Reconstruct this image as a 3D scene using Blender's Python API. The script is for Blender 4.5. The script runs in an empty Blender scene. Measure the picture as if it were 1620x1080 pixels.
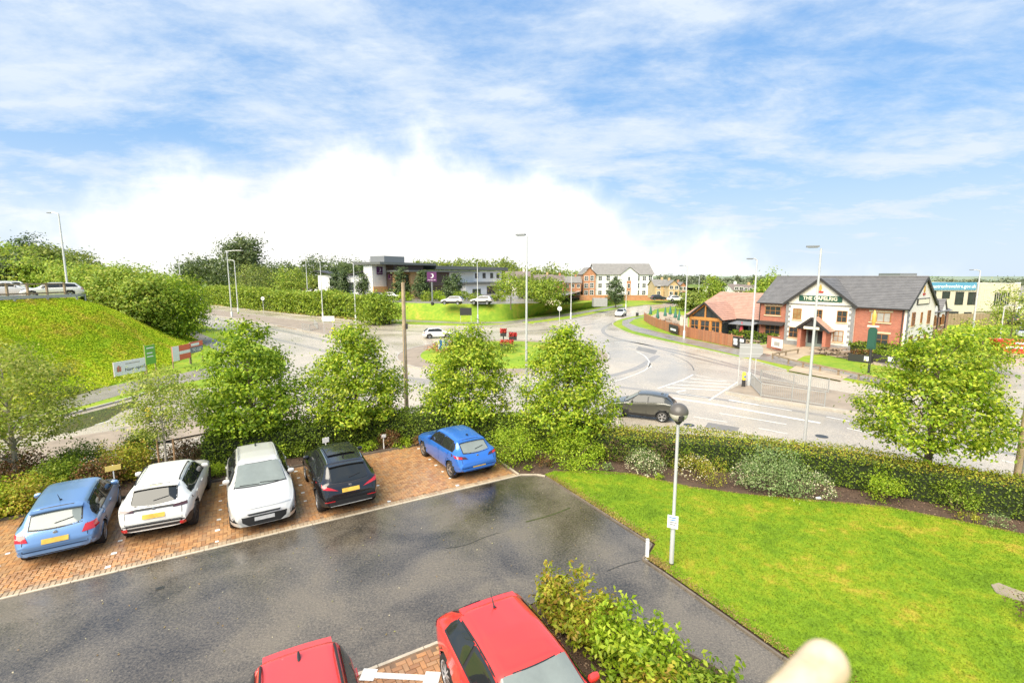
import bpy, bmesh, math, random
import numpy as np
from mathutils import Vector, Matrix
from mathutils.bvhtree import BVHTree

random.seed(7); RNG = np.random.default_rng(7)
S = bpy.context.scene
COL = S.collection
R = math.radians

# ------------------------------------------------------------------ camera
CAM_H, FPX, PITCH = 7.4, 760.0, math.atan(105/760.0)
cam_d = bpy.data.cameras.new('camera'); cam = bpy.data.objects.new('camera', cam_d); COL.objects.link(cam)
cam.location = (0, 0, CAM_H); cam.rotation_euler = (math.pi/2-PITCH, 0, 0)
cam_d.sensor_width = 36; cam_d.lens = 36*FPX/1620; cam_d.clip_start = 0.05; cam_d.clip_end = 6000
cam_d.dof.use_dof = True; cam_d.dof.focus_distance = 25; cam_d.dof.aperture_fstop = 3.2
S.camera = cam

# ------------------------------------------------------------------ sky, sun, exposure
SUN_EL, SUN_AZ = R(48), R(215)      # azimuth clockwise from +Y (the view direction)
W = bpy.data.worlds.new('World'); S.world = W; W.use_nodes = True
nt = W.node_tree; nt.nodes.clear()
def wn(t, **k):
    n = nt.nodes.new(t)
    for a, b in k.items(): setattr(n, a, b)
    return n
WL = nt.links.new
def wmath(op, a, b=None, clamp=False):
    n = wn('ShaderNodeMath', operation=op, use_clamp=clamp)
    for i, v in enumerate((a, b)):
        if v is None: continue
        if isinstance(v, (int, float)): n.inputs[i].default_value = v
        else: WL(v, n.inputs[i])
    return n.outputs[0]
sky = wn('ShaderNodeTexSky', sky_type='NISHITA', sun_disc=False, sun_elevation=SUN_EL, sun_rotation=SUN_AZ)
sky.air_density = 1.0; sky.dust_density = 0.6; sky.ozone_density = 1.5; sky.altitude = 100
tc = wn('ShaderNodeTexCoord')
sep = wn('ShaderNodeSeparateXYZ'); WL(tc.outputs['Generated'], sep.inputs[0])
zc = wmath('MAXIMUM', sep.outputs['Z'], 0.02)
den = wmath('ADD', zc, 0.16)
cx = wmath('DIVIDE', sep.outputs['X'], den); cy = wmath('DIVIDE', sep.outputs['Y'], den)
comb = wn('ShaderNodeCombineXYZ'); WL(cx, comb.inputs[0]); WL(cy, comb.inputs[1])
def wnoise(scale, detail, rough, dist, off, sc=(1, 1, 1)):
    mp = wn('ShaderNodeMapping'); mp.inputs['Location'].default_value = off; mp.inputs['Scale'].default_value = sc
    WL(comb.outputs[0], mp.inputs[0])
    n = wn('ShaderNodeTexNoise'); n.inputs['Scale'].default_value = scale; n.inputs['Detail'].default_value = detail
    n.inputs['Roughness'].default_value = rough; n.inputs['Distortion'].default_value = dist
    WL(mp.outputs[0], n.inputs['Vector']); return n.outputs['Fac']
def wramp(fac, a, b):
    n = wn('ShaderNodeMapRange'); n.interpolation_type = 'SMOOTHSTEP'
    n.inputs['From Min'].default_value = a; n.inputs['From Max'].default_value = b
    WL(fac, n.inputs['Value']); return n.outputs[0]
# thin high cloud: streaks and soft patches over the whole sky
thin = wramp(wnoise(1.25, 9, 0.66, 0.15, (2.3, 7.1, 0), (1.0, 1.3, 1)), 0.34, 0.66)
wisp = wramp(wnoise(3.6, 7, 0.65, 0.5, (5.2, 1.4, 0), (1.0, 1.8, 1)), 0.40, 0.78)
veil = wmath('ADD', wmath('MULTIPLY', thin, 0.80), wmath('MULTIPLY', wisp, 0.30), True)
# towering bank of cumulus low over the horizon, all the way round, highest ahead to the left
az = wmath('ARCTAN2', sep.outputs['X'], sep.outputs['Y'])
big = wn('ShaderNodeTexNoise'); big.inputs['Scale'].default_value = 5.2; big.inputs['Detail'].default_value = 10
big.inputs['Roughness'].default_value = 0.55; WL(tc.outputs['Generated'], big.inputs['Vector'])
hump = wn('ShaderNodeMapRange'); hump.interpolation_type = 'SMOOTHSTEP'
d_az = wmath('ABSOLUTE', wmath('ADD', az, 0.22)); WL(d_az, hump.inputs['Value'])
hump.inputs['From Min'].default_value = 0.95; hump.inputs['From Max'].default_value = 0.05
hump.inputs['To Min'].default_value = -0.06; hump.inputs['To Max'].default_value = 0.245
lev = wmath('ADD', hump.outputs[0], wmath('MULTIPLY', wmath('SUBTRACT', big.outputs['Fac'], 0.5), 0.30))
bank = wramp(wmath('SUBTRACT', lev, sep.outputs['Z']), -0.055, 0.085)
hz = wramp(sep.outputs['Z'], 0.30, -0.02)
skyc = wn('ShaderNodeMix', data_type='RGBA', blend_type='MULTIPLY'); skyc.inputs['Factor'].default_value = 1
WL(sky.outputs[0], skyc.inputs['A']); skyc.inputs['B'].default_value = (0.80, 1.0, 1.08, 1)
bgn = wn('ShaderNodeBackground'); WL(skyc.outputs['Result'], bgn.inputs[0]); bgn.inputs[1].default_value = 0.07
blu = wn('ShaderNodeMix', data_type='RGBA'); WL(wramp(sep.outputs['Z'], 0.0, 0.75), blu.inputs['Factor'])
blu.inputs['A'].default_value = (0.165, 0.30, 0.49, 1); blu.inputs['B'].default_value = (0.09, 0.225, 0.475, 1)
bgb = wn('ShaderNodeBackground'); WL(blu.outputs['Result'], bgb.inputs[0]); bgb.inputs[1].default_value = 1.0
bg1 = wn('ShaderNodeMixShader'); bg1.inputs[0].default_value = 0.72; WL(bgn.outputs[0], bg1.inputs[1]); WL(bgb.outputs[0], bg1.inputs[2])
bg2 = wn('ShaderNodeBackground'); bg2.inputs[0].default_value = (1.0, 0.985, 0.945, 1)
WL(wmath('ADD', 0.52, wmath('MULTIPLY', wramp(big.outputs['Fac'], 0.25, 0.7), 0.11)), bg2.inputs[1])
bgv = wn('ShaderNodeBackground'); bgv.inputs[0].default_value = (0.375, 0.425, 0.485, 1); bgv.inputs[1].default_value = 1.0
mv = wn('ShaderNodeMixShader'); WL(wmath('MAXIMUM', wmath('MULTIPLY', veil, 1.12, True), wmath('MULTIPLY', hz, 0.85)), mv.inputs[0]); WL(bg1.outputs[0], mv.inputs[1]); WL(bgv.outputs[0], mv.inputs[2])
mx = wn('ShaderNodeMixShader'); WL(bank, mx.inputs[0]); WL(mv.outputs[0], mx.inputs[1]); WL(bg2.outputs[0], mx.inputs[2])
wo = wn('ShaderNodeOutputWorld'); WL(mx.outputs[0], wo.inputs[0])

sl = bpy.data.lights.new('sun', 'SUN'); sl.energy = 3.9; sl.angle = R(60); sl.color = (1.0, 0.91, 0.74)
sun = bpy.data.objects.new('sun', sl); COL.objects.link(sun)
sd = Vector((math.sin(SUN_AZ)*math.cos(SUN_EL), math.cos(SUN_AZ)*math.cos(SUN_EL), math.sin(SUN_EL)))
sun.rotation_euler = sd.to_track_quat('Z', 'Y').to_euler(); sun.location = sd*80
S.view_settings.view_transform = 'Standard'; S.view_settings.look = 'None'
S.view_settings.exposure = 1.08; S.view_settings.gamma = 1.0; S.view_settings.use_curve_mapping = False
S.cycles.max_bounces = 6; S.cycles.transparent_max_bounces = 6; S.cycles.caustics_reflective = False; S.cycles.caustics_refractive = False
S.cycles.use_denoising = True

# ------------------------------------------------------------------ surveying: where a sight line through the photo meets level z
SP, CP = math.sin(PITCH), math.cos(PITCH)
def G(px, py, z=0.0):
    u, v = (px-810)/FPX, (540-py)/FPX
    t = (z-CAM_H)/(-SP+v*CP)
    return Vector((u*t, (CP+v*SP)*t, z))
def ZAT(py, Y):                     # height of a sight line at distance Y
    v = (540-py)/FPX
    return CAM_H+Y*(-SP+v*CP)/(CP+v*SP)
def XAT(px, Y, z):
    return (px-810)/FPX*(Y*CP-(z-CAM_H)*SP)
def AT(px, py, Y):
    z = ZAT(py, Y); return Vector((XAT(px, Y, z), Y, z))
RZ = -1.4                           # level of the public road; the car park is at 0
O2 = Vector((0.28, 17.06, 0)); AX = Vector((0.8680, 0.4966, 0)); BX = Vector((-0.4966, 0.8680, 0))
def L(a, b, z=0.0):                 # car park coordinates: a along the bays, b into them
    p = O2+AX*a+BX*b; p.z = z; return p
YAW = math.atan2(AX.y, AX.x)

# ------------------------------------------------------------------ materials
MATS = {}
def new_mat(name):
    m = bpy.data.materials.new(name); m.use_nodes = True; nt = m.node_tree
    return m, nt, nt.nodes['Principled BSDF'], nt.links.new
def N(nt, t, **k):
    n = nt.nodes.new(t)
    for a, b in k.items():
        if a in n.inputs: n.inputs[a].default_value = b
        else: setattr(n, a, b)
    return n
def c4(c): return (c[0], c[1], c[2], 1)
def ramp(nt, stops, interp='LINEAR'):
    r = nt.nodes.new('ShaderNodeValToRGB'); e = r.color_ramp; e.interpolation = interp
    while len(e.elements) > 1: e.elements.remove(e.elements[-1])
    for i, (p, c) in enumerate(stops):
        el = e.elements[0] if i == 0 else e.elements.new(p)
        el.position = p; el.color = c4(c)
    return r
def plain(name, col, rough=0.5, metal=0.0, coat=0.0, spec=0.5, var=0.0, vscale=3.0, bump=0.0, bscale=40.0, emit=0):
    if name in MATS: return MATS[name]
    m, nt, b, LK = new_mat(name)
    b.inputs['Roughness'].default_value = rough; b.inputs['Metallic'].default_value = metal
    b.inputs['Coat Weight'].default_value = coat; b.inputs['Coat Roughness'].default_value = 0.04
    b.inputs['Specular IOR Level'].default_value = spec
    b.inputs['Base Color'].default_value = c4(col)
    if var > 0 or bump > 0:
        tcn = N(nt, 'ShaderNodeTexCoord')
    if var > 0:
        n = N(nt, 'ShaderNodeTexNoise', Scale=vscale, Detail=6.0, Roughness=0.65); LK(tcn.outputs['Object'], n.inputs['Vector'])
        r = ramp(nt, [(0.25, [x*(1-var) for x in col]), (0.75, [min(1, x*(1+var)) for x in col])])
        LK(n.outputs['Fac'], r.inputs[0]); LK(r.outputs[0], b.inputs['Base Color'])
    if bump > 0:
        n2 = N(nt, 'ShaderNodeTexNoise', Scale=bscale, Detail=4.0); LK(tcn.outputs['Object'], n2.inputs['Vector'])
        bp = N(nt, 'ShaderNodeBump', Strength=bump, Distance=0.02); LK(n2.outputs['Fac'], bp.inputs['Height']); LK(bp.outputs[0], b.inputs['Normal'])
    MATS[name] = m; return m
def island(name, cols, rough=0.6, var=0.15, bump=0.0):
    """each piece of the mesh (brick, tile, flower) its own shade"""
    m, nt, b, LK = new_mat(name); g = N(nt, 'ShaderNodeNewGeometry')
    oi = N(nt, 'ShaderNodeObjectInfo'); ad = N(nt, 'ShaderNodeMath', operation='ADD'); LK(g.outputs['Random Per Island'], ad.inputs[0]); LK(oi.outputs['Random'], ad.inputs[1])
    fr = N(nt, 'ShaderNodeMath', operation='FRACT'); LK(ad.outputs[0], fr.inputs[0])
    k = len(cols); r = ramp(nt, [((i+0.5)/k, c) for i, c in enumerate(cols)]); LK(fr.outputs[0], r.inputs[0])
    tcn = N(nt, 'ShaderNodeTexCoord'); n = N(nt, 'ShaderNodeTexNoise', Scale=6.0, Detail=5.0); LK(tcn.outputs['Object'], n.inputs['Vector'])
    mr = N(nt, 'ShaderNodeMapRange'); mr.inputs['To Min'].default_value = 1-var; mr.inputs['To Max'].default_value = 1+var; LK(n.outputs['Fac'], mr.inputs[0])
    mm = N(nt, 'ShaderNodeMix', data_type='RGBA', blend_type='MULTIPLY'); mm.inputs['Factor'].default_value = 1
    LK(r.outputs[0], mm.inputs['A']); LK(mr.outputs[0], mm.inputs['B']); LK(mm.outputs['Result'], b.inputs['Base Color'])
    b.inputs['Roughness'].default_value = rough
    if bump:
        n2 = N(nt, 'ShaderNodeTexNoise', Scale=60.0, Detail=3.0); LK(tcn.outputs['Object'], n2.inputs['Vector'])
        bp = N(nt, 'ShaderNodeBump', Strength=bump, Distance=0.01); LK(n2.outputs['Fac'], bp.inputs['Height']); LK(bp.outputs[0], b.inputs['Normal'])
    MATS[name] = m; return m
def leafm(name, cols, trans=0.35, rough=0.5):
    m, nt, b, LK = new_mat(name); g = N(nt, 'ShaderNodeNewGeometry')
    k = len(cols); r = ramp(nt, [((i+0.5)/k, c) for i, c in enumerate(cols)]); LK(g.outputs['Random Per Island'], r.inputs[0])
    tcn = N(nt, 'ShaderNodeTexCoord'); n = N(nt, 'ShaderNodeTexNoise', Scale=0.9, Detail=3.0); LK(tcn.outputs['Object'], n.inputs['Vector'])
    mr = N(nt, 'ShaderNodeMapRange'); mr.inputs['From Min'].default_value = 0.3; mr.inputs['From Max'].default_value = 0.7
    mr.inputs['To Min'].default_value = 0.75; mr.inputs['To Max'].default_value = 1.22; LK(n.outputs['Fac'], mr.inputs[0])
    mm = N(nt, 'ShaderNodeMix', data_type='RGBA', blend_type='MULTIPLY'); mm.inputs['Factor'].default_value = 1
    LK(r.outputs[0], mm.inputs['A']); LK(mr.outputs[0], mm.inputs['B'])
    LK(mm.outputs['Result'], b.inputs['Base Color']); b.inputs['Roughness'].default_value = rough
    b.inputs['Specular IOR Level'].default_value = 0.35
    t = N(nt, 'ShaderNodeBsdfTranslucent'); LK(mm.outputs['Result'], t.inputs['Color'])
    ms = N(nt, 'ShaderNodeMixShader'); ms.inputs[0].default_value = trans
    LK(b.outputs[0], ms.inputs[1]); LK(t.outputs[0], ms.inputs[2]); LK(ms.outputs[0], nt.nodes['Material Output'].inputs[0])
    MATS[name] = m; return m
def wet(name, dark, light, r0, r1, scale=0.35, grain=90.0, gstr=0.25, tint=None, spec=0.55, lo=0.38, hi=0.62):
    """tarmac: coarse aggregate, drier and wetter areas differing in gloss"""
    m, nt, b, LK = new_mat(name); tcn = N(nt, 'ShaderNodeTexCoord')
    n = N(nt, 'ShaderNodeTexNoise', Scale=scale, Detail=7.0, Roughness=0.62, Distortion=0.4); LK(tcn.outputs['Object'], n.inputs['Vector'])
    a = N(nt, 'ShaderNodeTexNoise', Scale=grain, Detail=2.0); LK(tcn.outputs['Object'], a.inputs['Vector'])
    a2 = N(nt, 'ShaderNodeTexNoise', Scale=grain*0.22, Detail=5.0, Roughness=0.75); LK(tcn.outputs['Object'], a2.inputs['Vector'])
    s = N(nt, 'ShaderNodeMath', operation='MULTIPLY_ADD'); LK(a2.outputs['Fac'], s.inputs[0]); s.inputs[1].default_value = 0.75; LK(n.outputs['Fac'], s.inputs[2])
    r = ramp(nt, [(0.62, dark), (1.02, light)]); LK(s.outputs[0], r.inputs[0])
    gm = N(nt, 'ShaderNodeTexNoise', Scale=grain*0.30, Detail=3.0, Roughness=0.8); LK(tcn.outputs['Object'], gm.inputs['Vector'])
    gx = N(nt, 'ShaderNodeMath', operation='MULTIPLY_ADD'); LK(gm.outputs['Fac'], gx.inputs[0]); gx.inputs[1].default_value = 1.1; LK(a.outputs['Fac'], gx.inputs[2])
    ga = ramp(nt, [(0.72, (0.42,)*3), (1.02, (0.95,)*3), (1.0, (1.0,)*3)]) if False else ramp(nt, [(0.36, (0.45,)*3), (0.50, (0.92,)*3), (0.66, (1.85,)*3)])
    hf = N(nt, 'ShaderNodeMath', operation='MULTIPLY'); LK(gx.outputs[0], hf.inputs[0]); hf.inputs[1].default_value = 0.476; LK(hf.outputs[0], ga.inputs[0])
    mm = N(nt, 'ShaderNodeMix', data_type='RGBA', blend_type='MULTIPLY'); mm.inputs['Factor'].default_value = 1
    LK(r.outputs[0], mm.inputs['A']); LK(ga.outputs[0], mm.inputs['B']); LK(mm.outputs['Result'], b.inputs['Base Color'])
    mr = N(nt, 'ShaderNodeMapRange'); mr.inputs['From Min'].default_value = lo; mr.inputs['From Max'].default_value = hi
    mr.inputs['To Min'].default_value = r0; mr.inputs['To Max'].default_value = r1; LK(n.outputs['Fac'], mr.inputs[0]); LK(mr.outputs[0], b.inputs['Roughness'])
    bp = N(nt, 'ShaderNodeBump', Strength=gstr, Distance=0.012); LK(a.outputs['Fac'], bp.inputs['Height']); LK(bp.outputs[0], b.inputs['Normal'])
    b.inputs['Specular IOR Level'].default_value = spec
    MATS[name] = m; return m
def turf(name, cols, scale=0.35):
    m, nt, b, LK = new_mat(name); tcn = N(nt, 'ShaderNodeTexCoord')
    n = N(nt, 'ShaderNodeTexNoise', Scale=scale, Detail=8.0, Roughness=0.68, Distortion=0.5); LK(tcn.outputs['Object'], n.inputs['Vector'])
    md = N(nt, 'ShaderNodeTexNoise', Scale=scale*7, Detail=5.0, Roughness=0.6); LK(tcn.outputs['Object'], md.inputs['Vector'])
    sm = N(nt, 'ShaderNodeMath', operation='MULTIPLY_ADD'); LK(md.outputs['Fac'], sm.inputs[0]); sm.inputs[1].default_value = 0.55; LK(n.outputs['Fac'], sm.inputs[2])
    sm2 = N(nt, 'ShaderNodeMath', operation='SUBTRACT'); LK(sm.outputs[0], sm2.inputs[0]); sm2.inputs[1].default_value = 0.275
    r = ramp(nt, list(zip((0.32, 0.46, 0.58, 0.70), cols))); LK(sm2.outputs[0], r.inputs[0])
    f = N(nt, 'ShaderNodeTexNoise', Scale=38.0, Detail=4.0, Roughness=0.7); LK(tcn.outputs['Object'], f.inputs['Vector'])
    mr = N(nt, 'ShaderNodeMapRange'); mr.inputs['From Min'].default_value = 0.3; mr.inputs['From Max'].default_value = 0.7
    mr.inputs['To Min'].default_value = 0.62; mr.inputs['To Max'].default_value = 1.35; LK(f.outputs['Fac'], mr.inputs[0])
    mm = N(nt, 'ShaderNodeMix', data_type='RGBA', blend_type='MULTIPLY'); mm.inputs['Factor'].default_value = 1
    LK(r.outputs[0], mm.inputs['A']); LK(mr.outputs[0], mm.inputs['B']); LK(mm.outputs['Result'], b.inputs['Base Color'])
    bp = N(nt, 'ShaderNodeBump', Strength=0.5, Distance=0.03); LK(f.outputs['Fac'], bp.inputs['Height']); LK(bp.outputs[0], b.inputs['Normal'])
    b.inputs['Roughness'].default_value = 0.75; b.inputs['Specular IOR Level'].default_value = 0.2
    MATS[name] = m; return m

# ------------------------------------------------------------------ mesh helpers
class MB:
    def __init__(s): s.v = []; s.f = []
    def add(s, vs, fs):
        k = len(s.v); s.v += [tuple(v) for v in vs]; s.f += [tuple(i+k for i in f) for f in fs]; return s
    def bx(s, x0, x1, y0, y1, z0, z1):
        return s.add([(x0,y0,z0),(x1,y0,z0),(x1,y1,z0),(x0,y1,z0),(x0,y0,z1),(x1,y0,z1),(x1,y1,z1),(x0,y1,z1)],
                     [(0,3,2,1),(4,5,6,7),(0,1,5,4),(1,2,6,5),(2,3,7,6),(3,0,4,7)])
    def obx(s, c, sx, sy, sz, rz=0.0):           # box on its base centre, turned
        ca, sa = math.cos(rz), math.sin(rz); vs = []
        for z in (0, sz):
            for x, y in ((-sx/2,-sy/2),(sx/2,-sy/2),(sx/2,sy/2),(-sx/2,sy/2)):
                vs.append((c[0]+x*ca-y*sa, c[1]+x*sa+y*ca, c[2]+z))
        return s.add(vs, [(0,3,2,1),(4,5,6,7),(0,1,5,4),(1,2,6,5),(2,3,7,6),(3,0,4,7)])
    def bar(s, a, b, w, h=None):                 # rectangular bar between two points
        a, b = Vector(a), Vector(b); d = (b-a).normalized(); h = h or w
        up = Vector((0,0,1)) if abs(d.z) < .95 else Vector((1,0,0))
        x = d.cross(up).normalized()*w/2; y = x.cross(d).normalized()*h/2
        vs = [p+q for p in (a, b) for q in (-x-y, x-y, x+y, -x+y)]
        return s.add(vs, [(0,1,2,3),(7,6,5,4),(0,4,5,1),(1,5,6,2),(2,6,7,3),(3,7,4,0)])
    def tube(s, pts, rad, n=8):
        pts = [Vector(p) for p in pts]; rad = rad if hasattr(rad, '__len__') else [rad]*len(pts); vs = []; fs = []
        for i, p in enumerate(pts):
            d = (pts[min(i+1, len(pts)-1)]-pts[max(i-1, 0)]).normalized()
            up = Vector((0,0,1)) if abs(d.z) < .9 else Vector((1,0,0))
            x = d.cross(up).normalized(); y = x.cross(d)
            for k in range(n):
                a = 2*math.pi*k/n; vs.append(p+(x*math.cos(a)+y*math.sin(a))*rad[i])
        for i in range(len(pts)-1):
            for k in range(n):
                fs.append((i*n+k, i*n+(k+1)%n, (i+1)*n+(k+1)%n, (i+1)*n+k))
        fs.append(tuple(range(n))[::-1]); fs.append(tuple((len(pts)-1)*n+k for k in range(n)))
        return s.add(vs, fs)
    def lathe(s, prof, n=16, c=(0,0,0)):         # profile of (r, z)
        vs = []; fs = []
        for r, z in prof:
            for k in range(n):
                a = 2*math.pi*k/n; vs.append((c[0]+r*math.cos(a), c[1]+r*math.sin(a), c[2]+z))
        for i in range(len(prof)-1):
            for k in range(n): fs.append((i*n+k, i*n+(k+1)%n, (i+1)*n+(k+1)%n, (i+1)*n+k))
        fs.append(tuple(range(n))[::-1]); fs.append(tuple((len(prof)-1)*n+k for k in range(n)))
        return s.add(vs, fs)
    def prism(s, poly, z0, z1):
        n = len(poly); a = sum(poly[i][0]*poly[(i+1)%n][1]-poly[(i+1)%n][0]*poly[i][1] for i in range(n))
        if a < 0: poly = poly[::-1]
        vs = [(p[0], p[1], z0) for p in poly]+[(p[0], p[1], z1) for p in poly]
        fs = [tuple(range(n))[::-1], tuple(range(n, 2*n))]+[(i, (i+1)%n, n+(i+1)%n, n+i) for i in range(n)]
        return s.add(vs, fs)
    def ext(s, pts, d):                          # planar polygon of 3-D points pushed along d
        n = len(pts); d = Vector(d); pts = [Vector(p) for p in pts]
        nr = Vector((0,0,0))
        for i in range(n): nr += (pts[i]-pts[0]).cross(pts[(i+1)%n]-pts[0])
        if nr.dot(d) > 0: pts = pts[::-1]
        fs = [tuple(range(n)), tuple(range(n, 2*n))[::-1]]+[(i, n+i, n+(i+1)%n, (i+1)%n) for i in range(n)]
        return s.add(pts+[p+d for p in pts], fs)
    def face(s, pts): return s.add(pts, [tuple(range(len(pts)))])
    def build(s, name, mat, parent=None, smooth=False, world=False):
        me = bpy.data.meshes.new(name); me.from_pydata(s.v, [], s.f); me.update()
        if smooth: me.polygons.foreach_set('use_smooth', [True]*len(me.polygons)); me.set_sharp_from_angle(angle=R(40))
        return link(name, me, mat, parent, world)
def link(name, me, mat, parent=None, world=False):
    if mat is not None and len(me.materials) == 0: me.materials.append(MATS[mat] if isinstance(mat, str) else mat)
    o = bpy.data.objects.new(name, me); COL.objects.link(o)
    if parent is not None:
        o.parent = parent
        if world: o.matrix_parent_inverse = parent_mat(parent).inverted()
    return o
def parent_mat(p):
    return Matrix.Translation(p.location) @ p.rotation_euler.to_matrix().to_4x4()
def tag(o, label=None, cat=None, group=None, kind=None):
    if label: o['label'] = label
    if cat: o['category'] = cat
    if group: o['group'] = group
    if kind: o['kind'] = kind
    return o
def thing(name, label, cat, loc=(0,0,0), rz=0.0, group=None):
    o = bpy.data.objects.new(name, None); COL.objects.link(o); o.empty_display_size = 0.2
    o.location = loc; o.rotation_euler = (0, 0, rz)
    return tag(o, label, cat, group)
def struct(name, mb, mat, parent=None, smooth=False):
    o = mb.build(name, mat, parent, smooth)
    if parent is None: o['kind'] = 'structure'
    return o
def copy_tree(o, parent=None, label=None):
    c = o.copy(); COL.objects.link(c); c.parent = parent
    if label: c['label'] = label
    for ch in list(o.children): copy_tree(ch, c)
    return c
def quads_mesh(name, V, mat, parent=None):
    """V: (n,4,3) array of quads"""
    n = len(V); me = bpy.data.meshes.new(name); me.vertices.add(4*n); me.loops.add(4*n); me.polygons.add(n)
    me.vertices.foreach_set('co', V.reshape(-1).astype(np.float32))
    me.loops.foreach_set('vertex_index', np.arange(4*n, dtype=np.int32))
    me.polygons.foreach_set('loop_start', np.arange(0, 4*n, 4, dtype=np.int32))
    me.update(); me.validate()
    return link(name, me, mat, parent)
def unit(a): return a/np.maximum(np.linalg.norm(a, axis=-1, keepdims=True), 1e-6)
def leaf_quads(P, Nrm, size, asp=0.55, wild=0.8, rng=RNG):
    n = len(P); nr = unit(Nrm+wild*rng.normal(size=(n, 3)))
    t = unit(np.cross(nr, rng.normal(size=(n, 3)))); b = np.cross(nr, t)
    s = (size*rng.uniform(0.65, 1.25, n))[:, None]; a = t*s*0.5; w = b*s*0.5*asp
    bend = nr*s*0.10
    return np.stack([P-a-bend, P-w*1.0+bend*0.6, P+a-bend, P+w+bend*0.6], axis=1)
def text_mesh(name, body, size, mat, parent, mtx, depth=0.02, bold=0.0, sx=1.0):
    cu = bpy.data.curves.new(name, 'FONT'); cu.body = body; cu.size = size; cu.align_x = 'CENTER'; cu.align_y = 'CENTER'
    cu.extrude = depth; cu.offset = bold; cu.resolution_u = 3
    o = bpy.data.objects.new(name, cu); COL.objects.link(o)
    me = bpy.data.meshes.new_from_object(o.evaluated_get(bpy.context.evaluated_depsgraph_get()))
    bpy.data.objects.remove(o); bpy.data.curves.remove(cu)
    me.transform(Matrix.Diagonal((sx, 1, 1, 1))); me.transform(mtx); me.name = name; me.materials.clear()
    return link(name, me, mat, parent)
# ------------------------------------------------------------------ surface materials
wet('tarmac_car_park', (0.008, 0.0068, 0.0055), (0.165, 0.138, 0.104), 0.05, 0.38, 0.36, 80, 0.16, spec=0.85, lo=0.46, hi=0.62)
wet('tarmac_road', (0.31, 0.265, 0.205), (0.48, 0.415, 0.33), 0.18, 0.40, 0.12, 60, 0.15)
wet('tarmac_path', (0.16, 0.14, 0.12), (0.29, 0.26, 0.225), 0.25, 0.5, 0.4, 60, 0.2)
turf('lawn_turf', [(0.125, 0.215, 0.011), (0.175, 0.28, 0.013), (0.245, 0.31, 0.016), (0.40, 0.33, 0.04)], 0.42)
turf('verge_turf', [(0.15, 0.25, 0.02), (0.20, 0.31, 0.025), (0.28, 0.33, 0.03), (0.40, 0.34, 0.06)], 0.25)
turf('bank_turf', [(0.28, 0.44, 0.015), (0.40, 0.53, 0.018), (0.46, 0.49, 0.028), (0.60, 0.50, 0.08)], 0.30)
turf('field', [(0.10, 0.16, 0.03), (0.14, 0.21, 0.035), (0.19, 0.23, 0.045), (0.22, 0.22, 0.06)], 0.03)
plain('soil', (0.085, 0.052, 0.034), 0.9, var=0.45, vscale=4, bump=0.8, bscale=30)
plain('kerb_concrete', (0.40, 0.37, 0.32), 0.6, var=0.25, vscale=3, bump=0.2)
plain('edging_dark', (0.16, 0.13, 0.10), 0.7, var=0.35, vscale=3)
plain('edging_pale', (0.50, 0.43, 0.33), 0.6, var=0.2, vscale=3)
plain('sand_joint', (0.20, 0.125, 0.075), 0.8, var=0.3, vscale=5)
plain('road_white', (0.74, 0.72, 0.68), 0.45, var=0.16, vscale=6); plain('road_paint_worn', (0.64, 0.62, 0.57), 0.4, var=0.28, vscale=2.2)
plain('paver_brown', (0.30, 0.24, 0.18), 0.6, var=0.3, vscale=0.8, bump=0.3, bscale=12)
plain('paver_tan', (0.42, 0.33, 0.23), 0.6, var=0.25, vscale=0.6)
plain('puddle', (0.06, 0.06, 0.05), 0.03, spec=0.6)
island('brick_red', [(0.34, 0.175, 0.085), (0.43, 0.225, 0.105), (0.50, 0.28, 0.13), (0.35, 0.20, 0.105), (0.42, 0.255, 0.14), (0.47, 0.235, 0.10)], 0.26, 0.25, 0.2)
island('brick_buff', [(0.42, 0.31, 0.20), (0.36, 0.27, 0.18), (0.47, 0.36, 0.24), (0.33, 0.23, 0.15)], 0.36, 0.22, 0.25)

def pg(px, z): return [G(x, y, z) for x, y in px]
def v2(pts): return [(p[0], p[1]) for p in pts]
def sheet(name, pts, z, mat, kind='structure', parent=None):
    mb = MB(); poly = v2(pts)
    a = sum(poly[i][0]*poly[(i+1) % len(poly)][1]-poly[(i+1) % len(poly)][0]*poly[i][1] for i in range(len(poly)))
    if a < 0: poly = poly[::-1]
    mb.face([(x, y, z) for x, y in poly]); o = mb.build(name, mat, parent)
    if parent is None and kind: o['kind'] = kind
    return o
def smooth_line(pts, k=4):
    """Catmull-Rom through 2-D/3-D points"""
    P = [Vector((p[0], p[1], p[2] if len(p) > 2 else 0)) for p in pts]; out = []
    for i in range(len(P)-1):
        p0, p1, p2, p3 = P[max(i-1, 0)], P[i], P[i+1], P[min(i+2, len(P)-1)]
        for j in range(k):
            t = j/k
            out.append(0.5*((2*p1)+(p2-p0)*t+(2*p0-5*p1+4*p2-p3)*t*t+(3*p1-p0-3*p2+p3)*t**3))
    out.append(P[-1]); return out
def ribbon(mb, pts, w, z):
    for a, b in zip(pts[:-1], pts[1:]):
        d = Vector((b[0]-a[0], b[1]-a[1], 0))
        if d.length < 1e-4: continue
        n = Vector((-d.y, d.x, 0)).normalized()*w/2
        mb.face([(a[0]-n.x, a[1]-n.y, z), (b[0]-n.x, b[1]-n.y, z), (b[0]+n.x, b[1]+n.y, z), (a[0]+n.x, a[1]+n.y, z)])
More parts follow.
